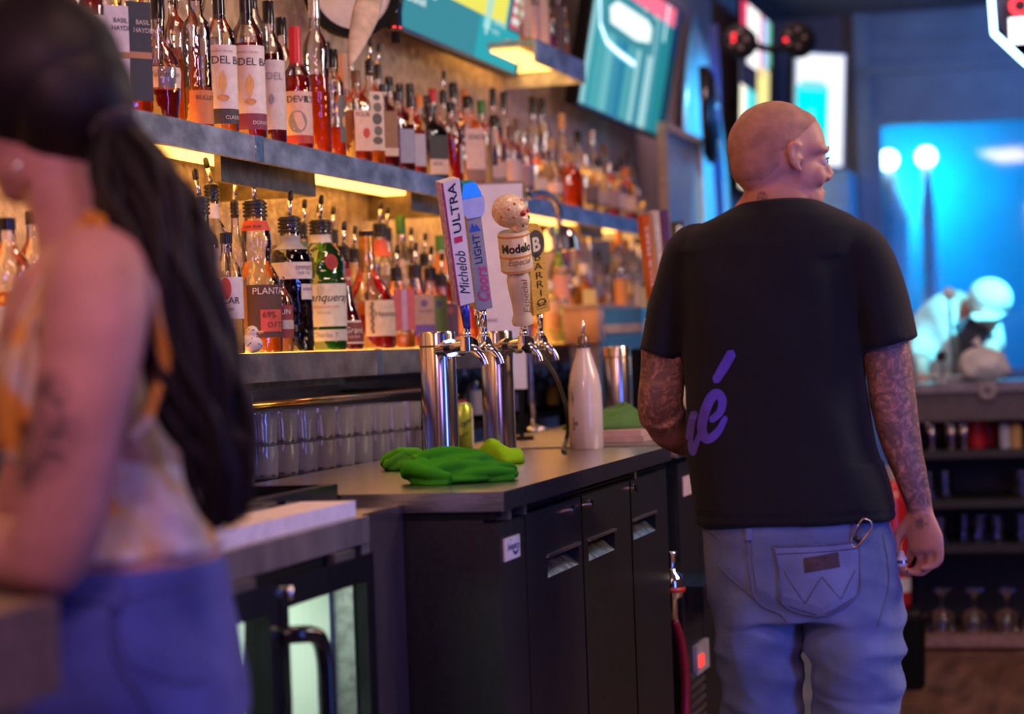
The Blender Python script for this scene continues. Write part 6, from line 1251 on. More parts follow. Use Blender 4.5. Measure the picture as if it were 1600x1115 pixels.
# neck and head
AZ = math.radians(66); HF = Vector((math.sin(AZ), math.cos(AZ), 0)); HS = Vector((math.cos(AZ), -math.sin(AZ), 0)); HU = Vector((0, 0, 1)); HC = M(1217, 233)
H_ = lambda s, f, u: HC + HS * s + HF * f + HU * u
MH_ = Matrix((HS, HF, HU)).transposed()
def hb(s, f, u, rs, rf, ru, tilt=0): ball(b, H_(s, f, u), (rs, rf, ru), MH_ @ Matrix.Rotation(tilt, 3, 'X'), 24, 16)
tube(b, [M(1216, 350, .0), M(1213, 318, .0), M(1212, 285, .005), H_(0, -.012, -.03)], [.074, .064, .062, .062], 20)
for sx in (-1, 1): tube(b, [M(1213 + sx * 30, 302), M(1213 + sx * 45, 328), M(1214 + sx * 76, 358)], [.022, .026, .02], 12)   # trapezius
hb(0, -.008, .004, .0755, .094, .090); hb(0, -.035, -.02, .070, .064, .072); hb(0, .03, .006, .066, .062, .074)
hb(0, .032, -.052, .061, .056, .062); hb(0, .038, -.092, .050, .048, .045); hb(0, .060, -.122, .029, .026, .022)
for sx in (-1, 1):
    hb(sx * .044, .010, -.098, .014, .036, .024, -.5); hb(sx * .037, .062, -.058, .021, .021, .022); hb(sx * .028, .079, -.006, .026, .013, .008); hb(sx * .05, .052, -.004, .016, .03, .014)
    hb(sx * .031, .074, -.028, .013, .012, .011)
    # ear
    e0 = lambda f, u, s=.0: H_(sx * (.0735 + s * .7), .016 + f * .76, -.012 + u * .76)
    tube(b, smooth_path([e0(.004, -.05), e0(-.012, -.036, .006), e0(-.022, -.01, .012), e0(-.02, .012, .012), e0(-.006, .022, .009), e0(.008, .012, .004)], 4), [.0048, .005, .0055, .0055, .005, .0045], 8)
    tube(b, smooth_path([e0(.0, -.046, .003), e0(-.004, -.03, .003), e0(-.006, -.008, .004), e0(.002, .01, .003)], 3), [.0065, .006, .005, .004], 8)
    ball(b, e0(.002, -.046, .003), .007, None, 12, 8); ball(b, e0(.010, -.018, .001), .005, None, 10, 8)
tube(b, [H_(0, .083, -.012), H_(0, .090, -.032), H_(0, .103, -.052), H_(0, .098, -.060), H_(0, .084, -.063)], [(.008, .009), (.009, .010), (.011, .009), (.013, .007), (.012, .006)], 12, side=HS)
for sx in (-1, 1): hb(sx * .012, .090, -.058, .0075, .009, .006)
hb(0, .080, -.088, .022, .010, .0055); hb(0, .078, -.100, .020, .010, .006); hb(0, .072, -.074, .026, .012, .012)
# arms and hands
def arm(pts, rad): tube(b, smooth_path(pts, 5), rad, 18)
arm([M(1315, 392), M(1345, 420), M(1375, 500), M(1388, 570), M(1396, 630), M(1408, 690), M(1424, 745), M(1436, 790, .01)], [.040, .044, .045, .046, .046, .040, .031, .025])
arm([M(1098, 392), M(1072, 425), M(1040, 520), M(1036, 580), M(1032, 625), M(1032, 655, .03)], [.040, .042, .045, .046, .046, .044])
arm([M(1034, 640, .0), M(1050, 668, .06), M(1092, 690, .16), M(1118, 692, .26)], [.045, .046, .037, .027])
def hand(wr, kn, fdirs, thumb, wside, t_palm=.015):
    """wr: wrist, kn: middle of the knuckle row, wside: unit vector across the palm towards the index finger; fdirs: per finger (index..little) three joint directions"""
    ax = (kn - wr).normalized()
    tube(b, [wr - ax * .015, wr + ax * .015, wr.lerp(kn, .55), kn, kn + ax * .008], [(.025, .019), (.028, .018), (.038, .017), (.040, .0145), (.034, .011)], 16, side=wside)
    Ls = ((.043, .026, .021), (.047, .030, .022), (.044, .028, .021), (.034, .021, .019))
    for i in range(4):
        p = kn + wside * (.030 - .0205 * i) - ax * (.004 + .004 * abs(i - 1)); pts = [p - ax * .02, p]
        for d, l in zip(fdirs[i], Ls[i]): p = p + Vector(d).normalized() * l; pts.append(p)
        tube(b, smooth_path(pts, 3), [.0095, .0098, .0088, .0078, .006], 10)
        ball(b, pts[-1], .0062, None, 10, 8)
    p = wr + ax * .028 + wside * .026; pts = [wr + ax * .012 + wside * .012, p]
    for d, l in zip(thumb, (.042, .030, .024)): p = p + Vector(d).normalized() * l; pts.append(p)
    tube(b, smooth_path(pts, 3), [.016, .0155, .0115, .0100, .0075], 10); ball(b, pts[-1], .0078, None, 10, 8)
wrR = M(1437, 792, .01); knR = M(1447, 856, .0)
hand(wrR, knR, [((-.25, .55, -.75), (-.75, .45, -.45), (-.6, -.2, .3)), ((-.15, .4, -.85), (-.8, .35, -.45), (-.6, -.1, .3)), ((-.05, .25, -.9), (-.8, .2, -.55), (-.75, 0, .15)), ((.0, .15, -.9), (-.75, .1, -.62), (-.8, 0, -.1))], ((-.62, .3, -.75), (-.12, .35, -.95), (.15, .3, -.9)), Vector((-.86, .5, 0)).normalized())
wrL = M(1120, 690, .28); hand(wrL, wrL + Vector((.02, .085, -.01)), [((.1, .9, -.3), (.1, .5, -.8), (0, 0, -1))] * 4, ((.7, .6, 0), (.5, .9, -.2), (.2, .9, -.3)), Vector((.8, -.1, .5)).normalized())
# legs under the jeans, down to the ankles
def leg_pts(sx): return ([(1182, 960), (1187, 1040), (1190, 1120, .01), (1192, 1300, .0), (1195, 1480, -.02)] if sx < 0 else [(1330, 960), (1335, 1040), (1338, 1110, .02), (1335, 1300, -.06), (1332, 1480, -.10)])
for sx in (-1, 1): arm([M(*q) for q in leg_pts(sx)], [.062, .062, .056, .05, .04])
b = remesh(b, .0042, 5, .5)
wrinkle(b, .0012, lambda c: noise.noise(c * 30))
# fold lines of the turned neck
for v in b.verts:
    if .0 < (v.co - M(1230, 300)).length < .07:
        d = (v.co - H_(.06, .0, -.15)).length
        v.co += v.normal * (-.0022 * max(0, math.sin(d * 330)) * max(0, 1 - (v.co - M(1245, 300)).length / .06))
sph = [(M(1395, 570) - OM, .075), (M(1400, 620) - OM, .075), (M(1410, 670) - OM, .072), (M(1420, 720) - OM, .062), (M(1430, 765) - OM, .05), (M(1444, 815) - OM, .022), (M(1036, 570) - OM, .075), (M(1032, 630) - OM, .08), (M(1055, 670, .08) - OM, .07), (M(1090, 690, .16) - OM, .06), (M(1190, 308, -.06) - OM, .014)]
MSKIN = skin_mat('man_skin', (.54, .235, .15), dict(scale=46, spheres=sph, ink=.8, soft=.7))
body = shade_obj('body', b, MSKIN, man, OM)
# close-cropped hair: the scalp shell above the hairline
b = BM(); bb = body.data
hb2 = BM(); hb2.from_mesh(bb)
keep = lambda p: (p - OM * 0)
def scalp(p):
    q = p + OM - HC; s, f, u = q.dot(HS), q.dot(HF), q.dot(HU)
    if q.length > .14: return False
    if abs(s) > .078: return False
    line = .038 + .25 * max(0, .045 - abs(f - .04)) if f > .0 else -.055
    if f > .012: return u > .012 + (f - .012) * .75
    if f > -.02: return u > -.0 - .3 * (0.012 - f)
    return u > -.062 + (.0 if f < -.05 else (f + .05) * .9)
bmesh.ops.delete(hb2, geom=[f for f in hb2.faces if not scalp(f.calc_center_median())], context='FACES')
hb2.normal_update()
for v in hb2.verts: v.co += v.normal * .0014
b.free(); hr = obj('cropped_hair', hb2, mat('buzz_hair', (.43, .195, .125), .75, var=.1, scale=40, bump=.35, bscale=1100), man, smooth=True)
# eyes
b = BM()
for sx in (-1, 1): ball(b, H_(sx * .031, .0765, -.028) - OM, .0115, None, 14, 10)
e = obj('eyes', b, mat('eye_white', (.6, .55, .52), .2), man, smooth=True); e['kind'] = 'stuff'
b = BM()
for sx in (-1, 1):
    ball(b, H_(sx * .031, .0855, -.028) - OM, .005, None, 10, 8); tube(b, [H_(sx * .02, .0895, -.023) - OM, H_(sx * .031, .0915, -.022) - OM, H_(sx * .042, .086, -.0235) - OM], .0016, 6)
e = obj('eyelashes', b, mat('lash_dark', (.03, .02, .02), .5), man, smooth=True); e['kind'] = 'stuff'
b = BM()
for sx in (-1, 1): tube(b, [H_(sx * .016, .0925, -.008) - OM, H_(sx * .03, .0915, -.003) - OM, H_(sx * .046, .080, -.006) - OM], [(.003, .0018), (.0045, .002), (.002, .0015)], 8, side=(0, 0, 1))
e = obj('eyebrows', b, mat('brow_brown', (.12, .06, .03), .8), man, smooth=True); e['kind'] = 'stuff'
# shirt
b = BM()
rings(b, [(1219, 316, 60, .072), (1217, 326, 84, .086), (1213, 341, 116, .102), (1209, 360, 140, .112), (1206, 385, 150, .122), (1203, 440, 149, .134), (1207, 520, 142, .138), (1213, 600, 141, .140), (1222, 700, 148, .142), (1234, 760, 152, .144), (1241, 800, 153, .146), (1242, 813, 152.5, .145)], 40, 2.5)
def sleeve(pts, rad): tube(b, smooth_path([M(*p) for p in pts], 4), [(a * KM, c) for a, c in rad], 24, side=(1, 0, 0))
sleeve([(1108, 385), (1082, 400), (1055, 470), (1032, 554)], [(40, .072), (47, .076), (40, .074), (33.5, .07)])
sleeve([(1312, 378), (1342, 400), (1368, 462), (1389, 538)], [(42, .072), (46, .076), (44, .077), (45.5, .076)])
b = remesh(b, .0055, 7, .5)
cols = [(M(1030, 545), M(1150, 420)), (M(1400, 530), M(1290, 420))]
def shirt_w(c):
    q = c - OM; z = q.z
    n1 = noise.noise(Vector((q.x * 7, q.y * 5, z * 3.2)) + Vector((3, 1, 0))); n2 = noise.noise(Vector((q.x * 14 + z * 7, q.y * 9, z * 7)) + Vector((9, 4, 2)))
    dr = math.exp(-((q.x - (on(1330, 500, Y=YM).x - OM.x) + (z - 1.24) * .12) / .022) ** 2) * (1 if 1.0 < z < 1.4 else 0) * .9      # long drape fold down from the right shoulder
    dl = math.exp(-((q.x - (on(1085, 500, Y=YM).x - OM.x)) / .02) ** 2) * (1 if 1.1 < z < 1.42 else 0) * .5
    return n1 * .9 + n2 * .55 - dr + -dl
wrinkle(b, .0075, shirt_w)
zh = M(1242, 800).z
for v in b.verts:                                     # stitched hem
    k = (v.co.z - M(1242, 799).z)
    if abs(k) < .004 and abs(v.co.x - OM.x) < .22: v.co -= Vector((v.normal.x, v.normal.y, 0)) * .0022
SHIRT = cloth('black_jersey', (.0105, .0095, .0105), scale=5, rough=.9, bump=.15, bscale=700, sheen=.05)
b.normal_update(); tree = BVHTree.FromBMesh(b)
sh = shade_obj('tshirt', b, SHIRT, man, OM)
b = BM(); cpts = [M(1219, 320) + Vector((math.cos(a) * 63 * KM, math.sin(a) * .071, -.006 + .010 * math.sin(a))) - OM for a in [2 * PI * k / 36 for k in range(37)]]; tube(b, cpts, [(.004, .011)] * 37, 8, cap=False, side=(0, 0, 1)); obj('collar', b, SHIRT, sh, smooth=True)
# lettering on the shirt back: brush stroke r and e with an accent
def project(bm, outline, mi=0, lift=.0016, sub=True):
    """flat outline (photo points) laid on the cloth along the man's own back-to-front axis"""
    pts = [M(x, y) for x, y in outline]; tb = BM(); f = tb.faces.new([tb.verts.new(p) for p in pts])
    bmesh.ops.triangulate(tb, faces=[f])
    for _ in range(3):
        es = [e for e in tb.edges if e.calc_length() > .014]
        if not es: break
        bmesh.ops.subdivide_edges(tb, edges=es, cuts=1); bmesh.ops.triangulate(tb, faces=tb.faces)
    mp = {}
    for v in tb.verts:
        o = Vector((v.co.x, YM - .6, v.co.z)); h = tree.ray_cast(o, Vector((0, 1, 0)))
        if h[0] and abs(h[1].y) > .12: mp[v] = bm.verts.new(h[0] + Vector((0, -lift, 0)) - OM)
    for f in tb.faces:
        if all(v in mp for v in f.verts): bm.faces.new([mp[v] for v in f.verts]).material_index = mi
    tb.free()
def stroke_outline(pts, w):
    P_ = smooth_path([(x, y, 0) for x, y in pts], 5); lft, rgt = [], []
    ws = resample(list(w), len(P_)) if isinstance(w, (list, tuple)) else [w] * len(P_)
    for i, p in enumerate(P_):
        d = (P_[min(i + 1, len(P_) - 1)] - P_[max(i - 1, 0)]).normalized(); n = Vector((-d.y, d.x, 0)); lft.append(p + n * ws[i] / 2); rgt.append(p - n * ws[i] / 2)
    d0 = (P_[1] - P_[0]).normalized(); d1 = (P_[-1] - P_[-2]).normalized()
    return [lft, rgt, P_[0] - d0 * ws[0] * .35, P_[-1] + d1 * ws[-1] * .35]
def brush(bm, pts, w):
    l, r, a, e = stroke_outline(pts, w)
    for i in range(len(l) - 1): project(bm, [l[i][:2], l[i + 1][:2], r[i + 1][:2], r[i][:2]])
    project(bm, [l[0][:2], r[0][:2], a[:2]]); project(bm, [r[-1][:2], l[-1][:2], e[:2]])
PURPLE = cloth('purple_print', (.12, .07, .62), scale=20, rough=.7, bump=0)
b = BM(); brush(b, [(1161, 550), (1148, 572), (1135, 592)], (15, 16, 13)); obj('lettering', b, PURPLE, sh)
b = BM(); brush(b, [(1128, 652), (1142, 640), (1146, 622), (1138, 612), (1128, 618), (1118, 638), (1112, 662), (1116, 678), (1126, 680), (1140, 668), (1151, 648)], (11, 12, 14, 15, 16, 17, 17, 16, 14, 12, 8)); obj('lettering', b, PURPLE, sh)
b = BM(); brush(b, [(1083, 682), (1089, 662), (1096, 642), (1093, 668), (1090, 692), (1095, 702), (1101, 690), (1109, 672)], (8, 11, 12, 10, 11, 13, 11, 8)); brush(b, [(1090, 664), (1097, 652), (1101, 642)], (6, 8, 9)); obj('lettering', b, PURPLE, sh)
# jeans
b = BM()
rings(b, [(1240, 796, 140, .128), (1243, 815, 145, .132), (1252, 870, 148, .142), (1258, 920, 149, .146), (1262, 965, 146, .14)], 36, 2.4)
def jleg(pts, rad): tube(b, smooth_path([M(*p) for p in pts], 4), [(a * KM, c) for a, c in rad], 26, side=(1, 0, 0))
jleg([(1186, 930), (1187, 990), (1189, 1050), (1190, 1115), (1191, 1300), (1194, 1490)], [(72, .12), (69, .11), (60, .095), (57, .088), (52, .085), (50, .085)])
jleg([(1332, 930), (1336, 990), (1338, 1050, .0), (1336, 1105, .0), (1334, 1300, -.07), (1332, 1490, -.10)], [(78, .125), (74, .12), (68, .11), (63, .10), (54, .09), (50, .088)])
b = remesh(b, .006, 6, .5)
def jeans_w(c):
    q = c - OM; z = q.z; x = q.x
    n1 = noise.noise(Vector((x * 6 + z * 5, q.y * 4, z * 17 + x * 6)) + Vector((5, 2, 0)))          # creases
    n2 = noise.noise(Vector((x * 10 + z * 14, q.y * 8, z * 16 - x * 12)))
    lo = min(1, max(0, (.80 - z) / .16))
    return (.5 - abs(n1)) * (.35 + 1.5 * lo) + n2 * (.35 + .55 * lo)
wrinkle(b, .0112, jeans_w)
b.normal_update(); tree_j = BVHTree.FromBMesh(b); tree = tree_j
DENIM = cloth('faded_denim', (.19, .24, .40), col2=(.085, .115, .23), scale=5, rough=.85, bump=.35, bscale=600)
je = shade_obj('jeans', b, DENIM, man, OM)
DSEAM = cloth('denim_seam', (.12, .13, .22), scale=30)
def on_jeans(x, y):
    p = M(x, y); h = tree_j.ray_cast(Vector((p.x, YM - .6, p.z)), Vector((0, 1, 0))); return (h[0] if h[0] else Vector((p.x, YM - .14, p.z))) - OM
def seam(name, pts, r=.0016, m=DSEAM):
    b = BM(); tube(b, [on_jeans(p.x, p.y) + Vector((0, -.0005, 0)) for p in smooth_path([(x, y, 0) for x, y in pts], 6)], r, 6); return obj(name, b, m, je, smooth=True)
seam('back_seam', [(1183, 822), (1186, 870), (1194, 915), (1210, 935), (1240, 950), (1252, 985)], .0022); seam('back_seam', [(1190, 822), (1193, 870), (1200, 910)], .0014)
seam('yoke_seam', [(1112, 822), (1140, 838), (1134, 872)], .0018); seam('yoke_seam', [(1134, 872), (1160, 895), (1200, 925)], .0016)
seam('outer_seam', [(1384, 830), (1392, 870), (1394, 910), (1386, 945), (1380, 965)], .0022)
# back pocket with leather patch and stitching
def patch_on(name, outline, m, lift, parent):
    b = BM(); project(b, outline, 0, lift); return obj(name, b, m, parent)
pk = patch_on('back_pocket', [(1226, 842), (1300, 840), (1352, 836), (1354, 880), (1350, 918), (1298, 948), (1240, 930), (1234, 880)], cloth('pocket_denim', (.19, .235, .40), col2=(.115, .145, .27), scale=9, bump=.35, bscale=600), .003, je)
def seamp(name, pts, r, lift=.0036):
    b = BM(); tube(b, [on_jeans(p.x, p.y) + Vector((0, -lift, 0)) for p in smooth_path([(x, y, 0) for x, y in pts], 5)], r, 6); return obj(name, b, DSEAM, pk, smooth=True)
seamp('hem_stitch', [(1226, 843), (1300, 841), (1352, 837)], .0022); seamp('hem_stitch', [(1230, 854), (1300, 851), (1352, 847)], .0013)
seamp('side_stitch', [(1226, 843), (1234, 880), (1240, 930), (1298, 948), (1350, 918), (1354, 880), (1352, 837)], .0018)
seamp('pocket_stitch', [(1242, 880), (1258, 905), (1274, 928)], .0012); seamp('pocket_stitch', [(1274, 928), (1286, 908), (1299, 888)], .0012); seamp('pocket_stitch', [(1299, 888), (1314, 906), (1328, 922)], .0012); seamp('pocket_stitch', [(1328, 922), (1338, 900), (1348, 880)], .0012)
lp = patch_on('leather_patch', [(1271, 860), (1322, 852), (1325, 874), (1273, 882)], mat('patch_leather', (.045, .018, .02), .6, var=.2, bump=.3), .0045, je)
# belt loops and carabiner
for (x, y0_, y1_) in ((1186, 816, 834), (1352, 812, 832)):
    b = BM(); tube(b, [on_jeans(x, y0_) + Vector((0, -.003, 0)), on_jeans(x, y1_) + Vector((0, -.004, 0))], [(.007, .002), (.007, .002)], 8, side=(1, 0, 0)); obj('belt_loop', b, DENIM, je)
cb = [M(x, y) for x, y in ((1352, 810), (1344, 826), (1340, 838), (1344, 845), (1352, 842), (1366, 826), (1372, 814), (1370, 806), (1360, 802), (1352, 810))]
yy = min(on_jeans(x, 830).y for x in (1345, 1360)) - .007
t = thing('carabiner', 'small metal carabiner clipped on the belt loop of faded jeans', 'carabiner', OM + Vector((M(1356, 822).x - OM.x, yy, M(1356, 822).z)))
O = Vector(t.location); pt = [Vector((p.x, O.y, p.z)) - O for p in cb]
b = BM(); tube(b, smooth_path(pt[:8], 4), .0022, 8); obj('hook', b, mat('carabiner_brass', (.7, .52, .36), .2, 1), t, smooth=True)
b = BM(); tube(b, smooth_path(pt[7:], 4), .002, 8); obj('gate', b, STEEL, t, smooth=True)
b = BM(); q = Vector((M(1347, 830).x, O.y + .001, M(1347, 830).z)) - O; tube(b, [q, q + Vector((.004, 0, -.004)), q + Vector((.006, 0, -.009))], .005, 8); obj('clip_ring', b, BLACK_GLOSS, t, smooth=True)
# shoes
for (fx, fy, dy) in ((1195, 1500, -.02), (1332, 1500, -.10)):
    a = M(fx, fy, dy); b = BM()
    tube(b, smooth_path([(a.x, a.y - .07, .05), (a.x, a.y - .03, .06), (a.x, a.y + .06, .05), (a.x, a.y + .15, .036), (a.x, a.y + .2, .03)], 4), [(.036, .044), (.042, .058), (.044, .05), (.046, .034), (.03, .02)], 16, side=(1, 0, 0))
    for v in b.verts: v.co.z = max(v.co.z, .012)
    s_ = shade_obj('shoe', b, mat('boot_brown', (.06, .035, .025), .5), man, OM)
    b = BM(); loft(b, [(0, .048, .15, 2.6), (.014, .049, .152, 2.6)], 24, off=(a.x - OM.x, a.y + .06 - OM.y, 0)); obj('sole', b, RUBBER, s_)
# the little pale bottle stopper in his hand
p = M(1409, 876, -.01); t = thing('cork_stopper', 'small pale stopper pinched between thumb and fingers of the man', 'stopper', p)
b = BM(); lathe(b, [(.009, -.011), (.0105, -.009), (.0105, .006), (.007, .010), (.004, .02)], 16); obj('stopper', b, plastic((.6, .5, .5)), t, smooth=True)
b = BM(); lathe(b, [(.0112, -.004), (.0112, .002)], 16, cap=False); obj('band', b, STEEL, t, smooth=True)

# ---- the woman at the left, seen from behind her shoulder
YW = 2.4
def W_(px, py, dy=0): return on(px, py, Y=YW + dy)
KW = 1 / ppm(on(200, 600, Y=YW))
OW = Vector((W_(200, 800).x, YW, 0))
woman = thing('person', 'woman with long dark ponytail, tie-dyed sleeveless top and blue jeans at the left', 'person', OW)
def ringsW(bm, lv, n=28, ex=2.2, K=None):
    K = K or KW; rs = []
    for q in lv:
        px, py, hw, hd = q[:4]; dy = q[4] if len(q) > 4 else 0; c = W_(px, py, dy)
        rs.append([bm.verts.new(c + Vector((x, y, 0))) for x, y in ring_pts(hw * K, hd, ex, n)])
    for a, c in zip(rs, rs[1:]):
        for i in range(n): bm.faces.new((a[i], a[(i + 1) % n], c[(i + 1) % n], c[i]))
    bm.faces.new(list(reversed(rs[0]))); bm.faces.new(rs[-1])
b = BM()
ringsW(b, [(128, 395, 42, .07), (132, 430, 80, .13), (138, 500, 108, .15), (150, 600, 115, .145), (180, 700, 120, .135), (200, 800, 122, .13), (207, 860, 124, .135), (208, 900, 122, .14), (205, 960, 118, .145), (204, 1040, 126, .15), (202, 1090, 128, .15)])
# neck, head (face turned left and down)
WF = Vector((-.93, -.12, -.34)).normalized(); WS = Vector((0, 0, 1)).cross(WF).normalized(); WU = WF.cross(WS).normalized()
if WU.z < 0: WU = -WU
WC = W_(52, 132); MW_ = Matrix((WS, WF, WU)).transposed()
HW = lambda s, f, u: WC + WS * s + WF * f + WU * u
tube(b, [W_(140, 420), W_(118, 350), W_(92, 270), W_(75, 190)], [.060, .048, .046, .05], 18)
def hw_(s, f, u, rs, rf, ru): ball(b, HW(s, f, u), (rs, rf, ru), MW_, 22, 14)
hw_(0, -.01, .004, .072, .09, .086); hw_(0, .03, -.03, .06, .06, .07); hw_(0, .04, -.08, .046, .046, .042); hw_(0, .06, -.105, .026, .026, .02)
tube(b, [HW(0, .085, 0), HW(0, .095, -.022), HW(0, .106, -.04), HW(0, .088, -.05)], [.009, .009, .011, .01], 10)
hw_(0, .082, -.075, .02, .012, .011)
for sx in (-1, 1):
    hw_(sx * .032, .066, -.04, .022, .02, .02); hw_(sx * .027, .078, .004, .024, .012, .008)
    tube(b, smooth_path([HW(sx * .07, .0, -.045), HW(sx * .078, -.018, -.02), HW(sx * .08, -.014, .008), HW(sx * .074, .006, .006)], 4), [.006, .007, .006, .005], 8)
    ball(b, HW(sx * .07, .0, -.02), (.008, .012, .02), MW_)
# near arm: shoulder, elbow, forearm to the left; the far arm likewise
def armW(pts, rad): tube(b, smooth_path([W_(*p) for p in pts], 5), rad, 20)
armW([(150, 425, -.12), (150, 470, -.17), (140, 560, -.19), (118, 680, -.20), (98, 790, -.20), (80, 850, -.20), (60, 872, -.195), (-30, 858, -.16), (-150, 842, -.10), (-230, 835, -.06)], [.060, .060, .056, .052, .05, .048, .044, .040, .032, .026])
armW([(120, 430, .12), (110, 480, .16), (90, 600, .19), (60, 740, .2), (20, 830, .2), (-90, 835, .16), (-200, 830, .1)], [.056, .058, .052, .046, .044, .036, .026])
KMsave = None
for (wx, wy, wdy, up) in ((-230, 835, -.06, 1), (-200, 830, .1, -1)):
    wr = W_(wx, wy, wdy); kn = wr + Vector((-.085, .02 * up, -.01))
    hand(wr, kn, [((-.9, .05, -.35), (-.6, 0, -.8), (-.2, 0, -1))] * 4, ((-.6, .1 * up, .6), (-.9, 0, .2), (-.9, 0, -.2)), Vector((0, .25 * up, .95)).normalized())
for (x, dy) in ((190, -.085), (200, .085)):
    armW([(x, 1080, dy), (x - 5, 1250, dy), (x, 1500, dy), (x + 6, 1800, dy * .9), (x + 4, 2180, dy * .9)], [.080, .076, .060, .052, .042])
b = remesh(b, .006, 5)
vs_ = [(W_(88, 668, -.20) + Vector((-.005, -.045, 0)) - OW, .066), (W_(100, 625, -.20) + Vector((0, -.05, 0)) - OW, .04), (W_(62, 720, -.2) + Vector((0, -.04, 0)) - OW, .04), (W_(118, 690, -.2) + Vector((0, -.045, 0)) - OW, .03)]
WSK = skin_mat('woman_skin', (.56, .28, .22), dict(scale=30, spheres=vs_, ink=.8, soft=.55))
shade_obj('body', b, WSK, woman, OW)
# top
b = BM()
ringsW(b, [(132, 452, 60, .10, .0), (138, 480, 108, .135, .01), (142, 540, 124, .152, .015), (152, 620, 126, .150, .015), (178, 700, 130, .146, .01), (198, 790, 132, .14), (207, 850, 131, .142), (208, 866, 132, .146)])
b = remesh(b, .007, 5)
wrinkle(b, .008, lambda c: noise.noise(Vector((c.x * 18, c.y * 14, c.z * 9))) + .5 * noise.noise(c * 40))
TIE = None
def tiedye():
    m, nt, out = _new('tie_dye_cotton'); bs = N(nt, 'ShaderNodeBsdfPrincipled'); bs.inputs['Roughness'].default_value = .85
    tc = N(nt, 'ShaderNodeTexCoord'); nz = N(nt, 'ShaderNodeTexNoise', Scale=13.0, Detail=3.0, Distortion=.8); L(nt, tc.outputs['Object'], nz.inputs['Vector'])
    rp = N(nt, 'ShaderNodeValToRGB'); L(nt, nz.outputs[0], rp.inputs[0]); e = rp.color_ramp.elements
    e[0].position = .44; e[0].color = (.74, .66, .62, 1); e[1].position = .58; e[1].color = (.80, .36, .05, 1); x = e.new(.52); x.color = (.74, .56, .30, 1)
    L(nt, rp.outputs[0], bs.inputs['Base Color']); n2 = N(nt, 'ShaderNodeTexNoise', Scale=60.0); L(nt, tc.outputs['Object'], n2.inputs['Vector']); bp = N(nt, 'ShaderNodeBump', Strength=.3, Distance=.01); L(nt, n2.outputs[0], bp.inputs['Height']); L(nt, bp.outputs[0], bs.inputs['Normal'])
    L(nt, bs.outputs[0], out.inputs[0]); return m
TIE = tiedye(); tp = shade_obj('sleeveless_top', b, TIE, woman, OW)
def strap(name, pts, rad, parent=tp):
    b = BM(); tube(b, [W_(*p) - OW for p in smooth_path(pts, 4)], rad, 12, side=(.75, -.3, .5)); o = obj(name, b, TIE, parent, smooth=True); return o
strap('shoulder_strap', [(132, 345, -.06), (170, 375, -.085), (212, 430, -.11), (243, 500, -.12), (250, 570, -.11), (245, 620, -.10)], [(.016, .006), (.022, .007), (.022, .006), (.016, .006), (.014, .006), (.01, .005)])
strap('shoulder_strap', [(134, 345, -.06), (108, 380, -.10), (75, 440, -.14), (42, 510, -.16), (22, 600, -.16), (10, 700, -.14)], [(.014, .006), (.022, .007), (.024, .008), (.022, .008), (.022, .007), (.014, .006)])
strap('strap_tie', [(40, 500, -.17), (22, 560, -.19), (12, 640, -.19), (20, 720, -.18)], [(.012, .006), (.02, .007), (.018, .006), (.01, .005)])
strap('strap_tie', [(44, 500, -.17), (46, 580, -.185), (36, 660, -.19)], [(.01, .006), (.014, .007), (.012, .005)])
strap('armhole_edge', [(245, 600, -.115), (225, 660, -.125), (200, 690, -.135)], [(.01, .006), (.012, .007), (.008, .005)])
# jeans
b = BM()
ringsW(b, [(206, 878, 129, .148), (206, 900, 131, .152), (205, 950, 136, .168), (206, 1010, 150, .18), (206, 1070, 164, .185), (206, 1120, 168, .18), (204, 1200, 150, .175)], 32)
for (x, dy) in ((196, -.088), (206, .088)): tube(b, smooth_path([W_(x, 1150, dy), W_(x - 5, 1300, dy), W_(x, 1500, dy), W_(x + 6, 1800, dy * .9), W_(x + 4, 2170, dy * .9)], 4), [.108, .094, .074, .065, .058], 20)
b = remesh(b, .0075, 5)
wrinkle(b, .006, lambda c: (.5 - abs(noise.noise(Vector((c.x * 6, c.y * 5, c.z * 16))))) + .5 * noise.noise(c * 22))
b.normal_update(); tw = BVHTree.FromBMesh(b)
WJ = cloth('blue_denim', (.07, .10, .42), col2=(.04, .06, .27), scale=7, bump=.3, bscale=500)
jw = shade_obj('jeans', b, WJ, woman, OW)
def on_w(x, y):
    p = W_(x, y); h = tw.ray_cast(Vector((p.x, YW - .6, p.z)), Vector((0, 1, 0))); return (h[0] if h[0] else p) - OW
WSE = cloth('blue_denim_seam', (.04, .05, .2), scale=20)
for nm, pts, r in (('waistband_edge', [(80, 905), (140, 906), (200, 912), (260, 918), (330, 908)], .0022), ('side_seam', [(262, 892), (262, 930), (270, 990), (300, 1050), (320, 1110)], .0025), ('pocket_edge', [(276, 905), (270, 950), (285, 1000), (330, 1040), (352, 1050)], .002)):
    b = BM(); tube(b, [on_w(p.x, p.y) for p in smooth_path([(x, y, 0) for x, y in pts], 5)], r, 6); obj(nm, b, WSE, jw, smooth=True)
b = BM(); tube(b, [on_w(264, 880) + Vector((0, -.004, 0)), on_w(265, 925) + Vector((0, -.004, 0))], [(.009, .003), (.009, .003)], 8, side=(1, 0, 0)); obj('belt_loop', b, WJ, jw)
for dy in (-.08, .08):
    a = W_(205, 2180, dy); b = BM(); tube(b, smooth_path([(a.x + .07, a.y, .05), (a.x + .02, a.y, .06), (a.x - .08, a.y, .045), (a.x - .16, a.y, .032)], 4), [(.034, .044), (.038, .055), (.04, .04), (.028, .022)], 14, side=(0, 1, 0))
    for v in b.verts: v.co.z = max(v.co.z, .001)
    shade_obj('shoe', b, BLACK_MATT, woman, OW)
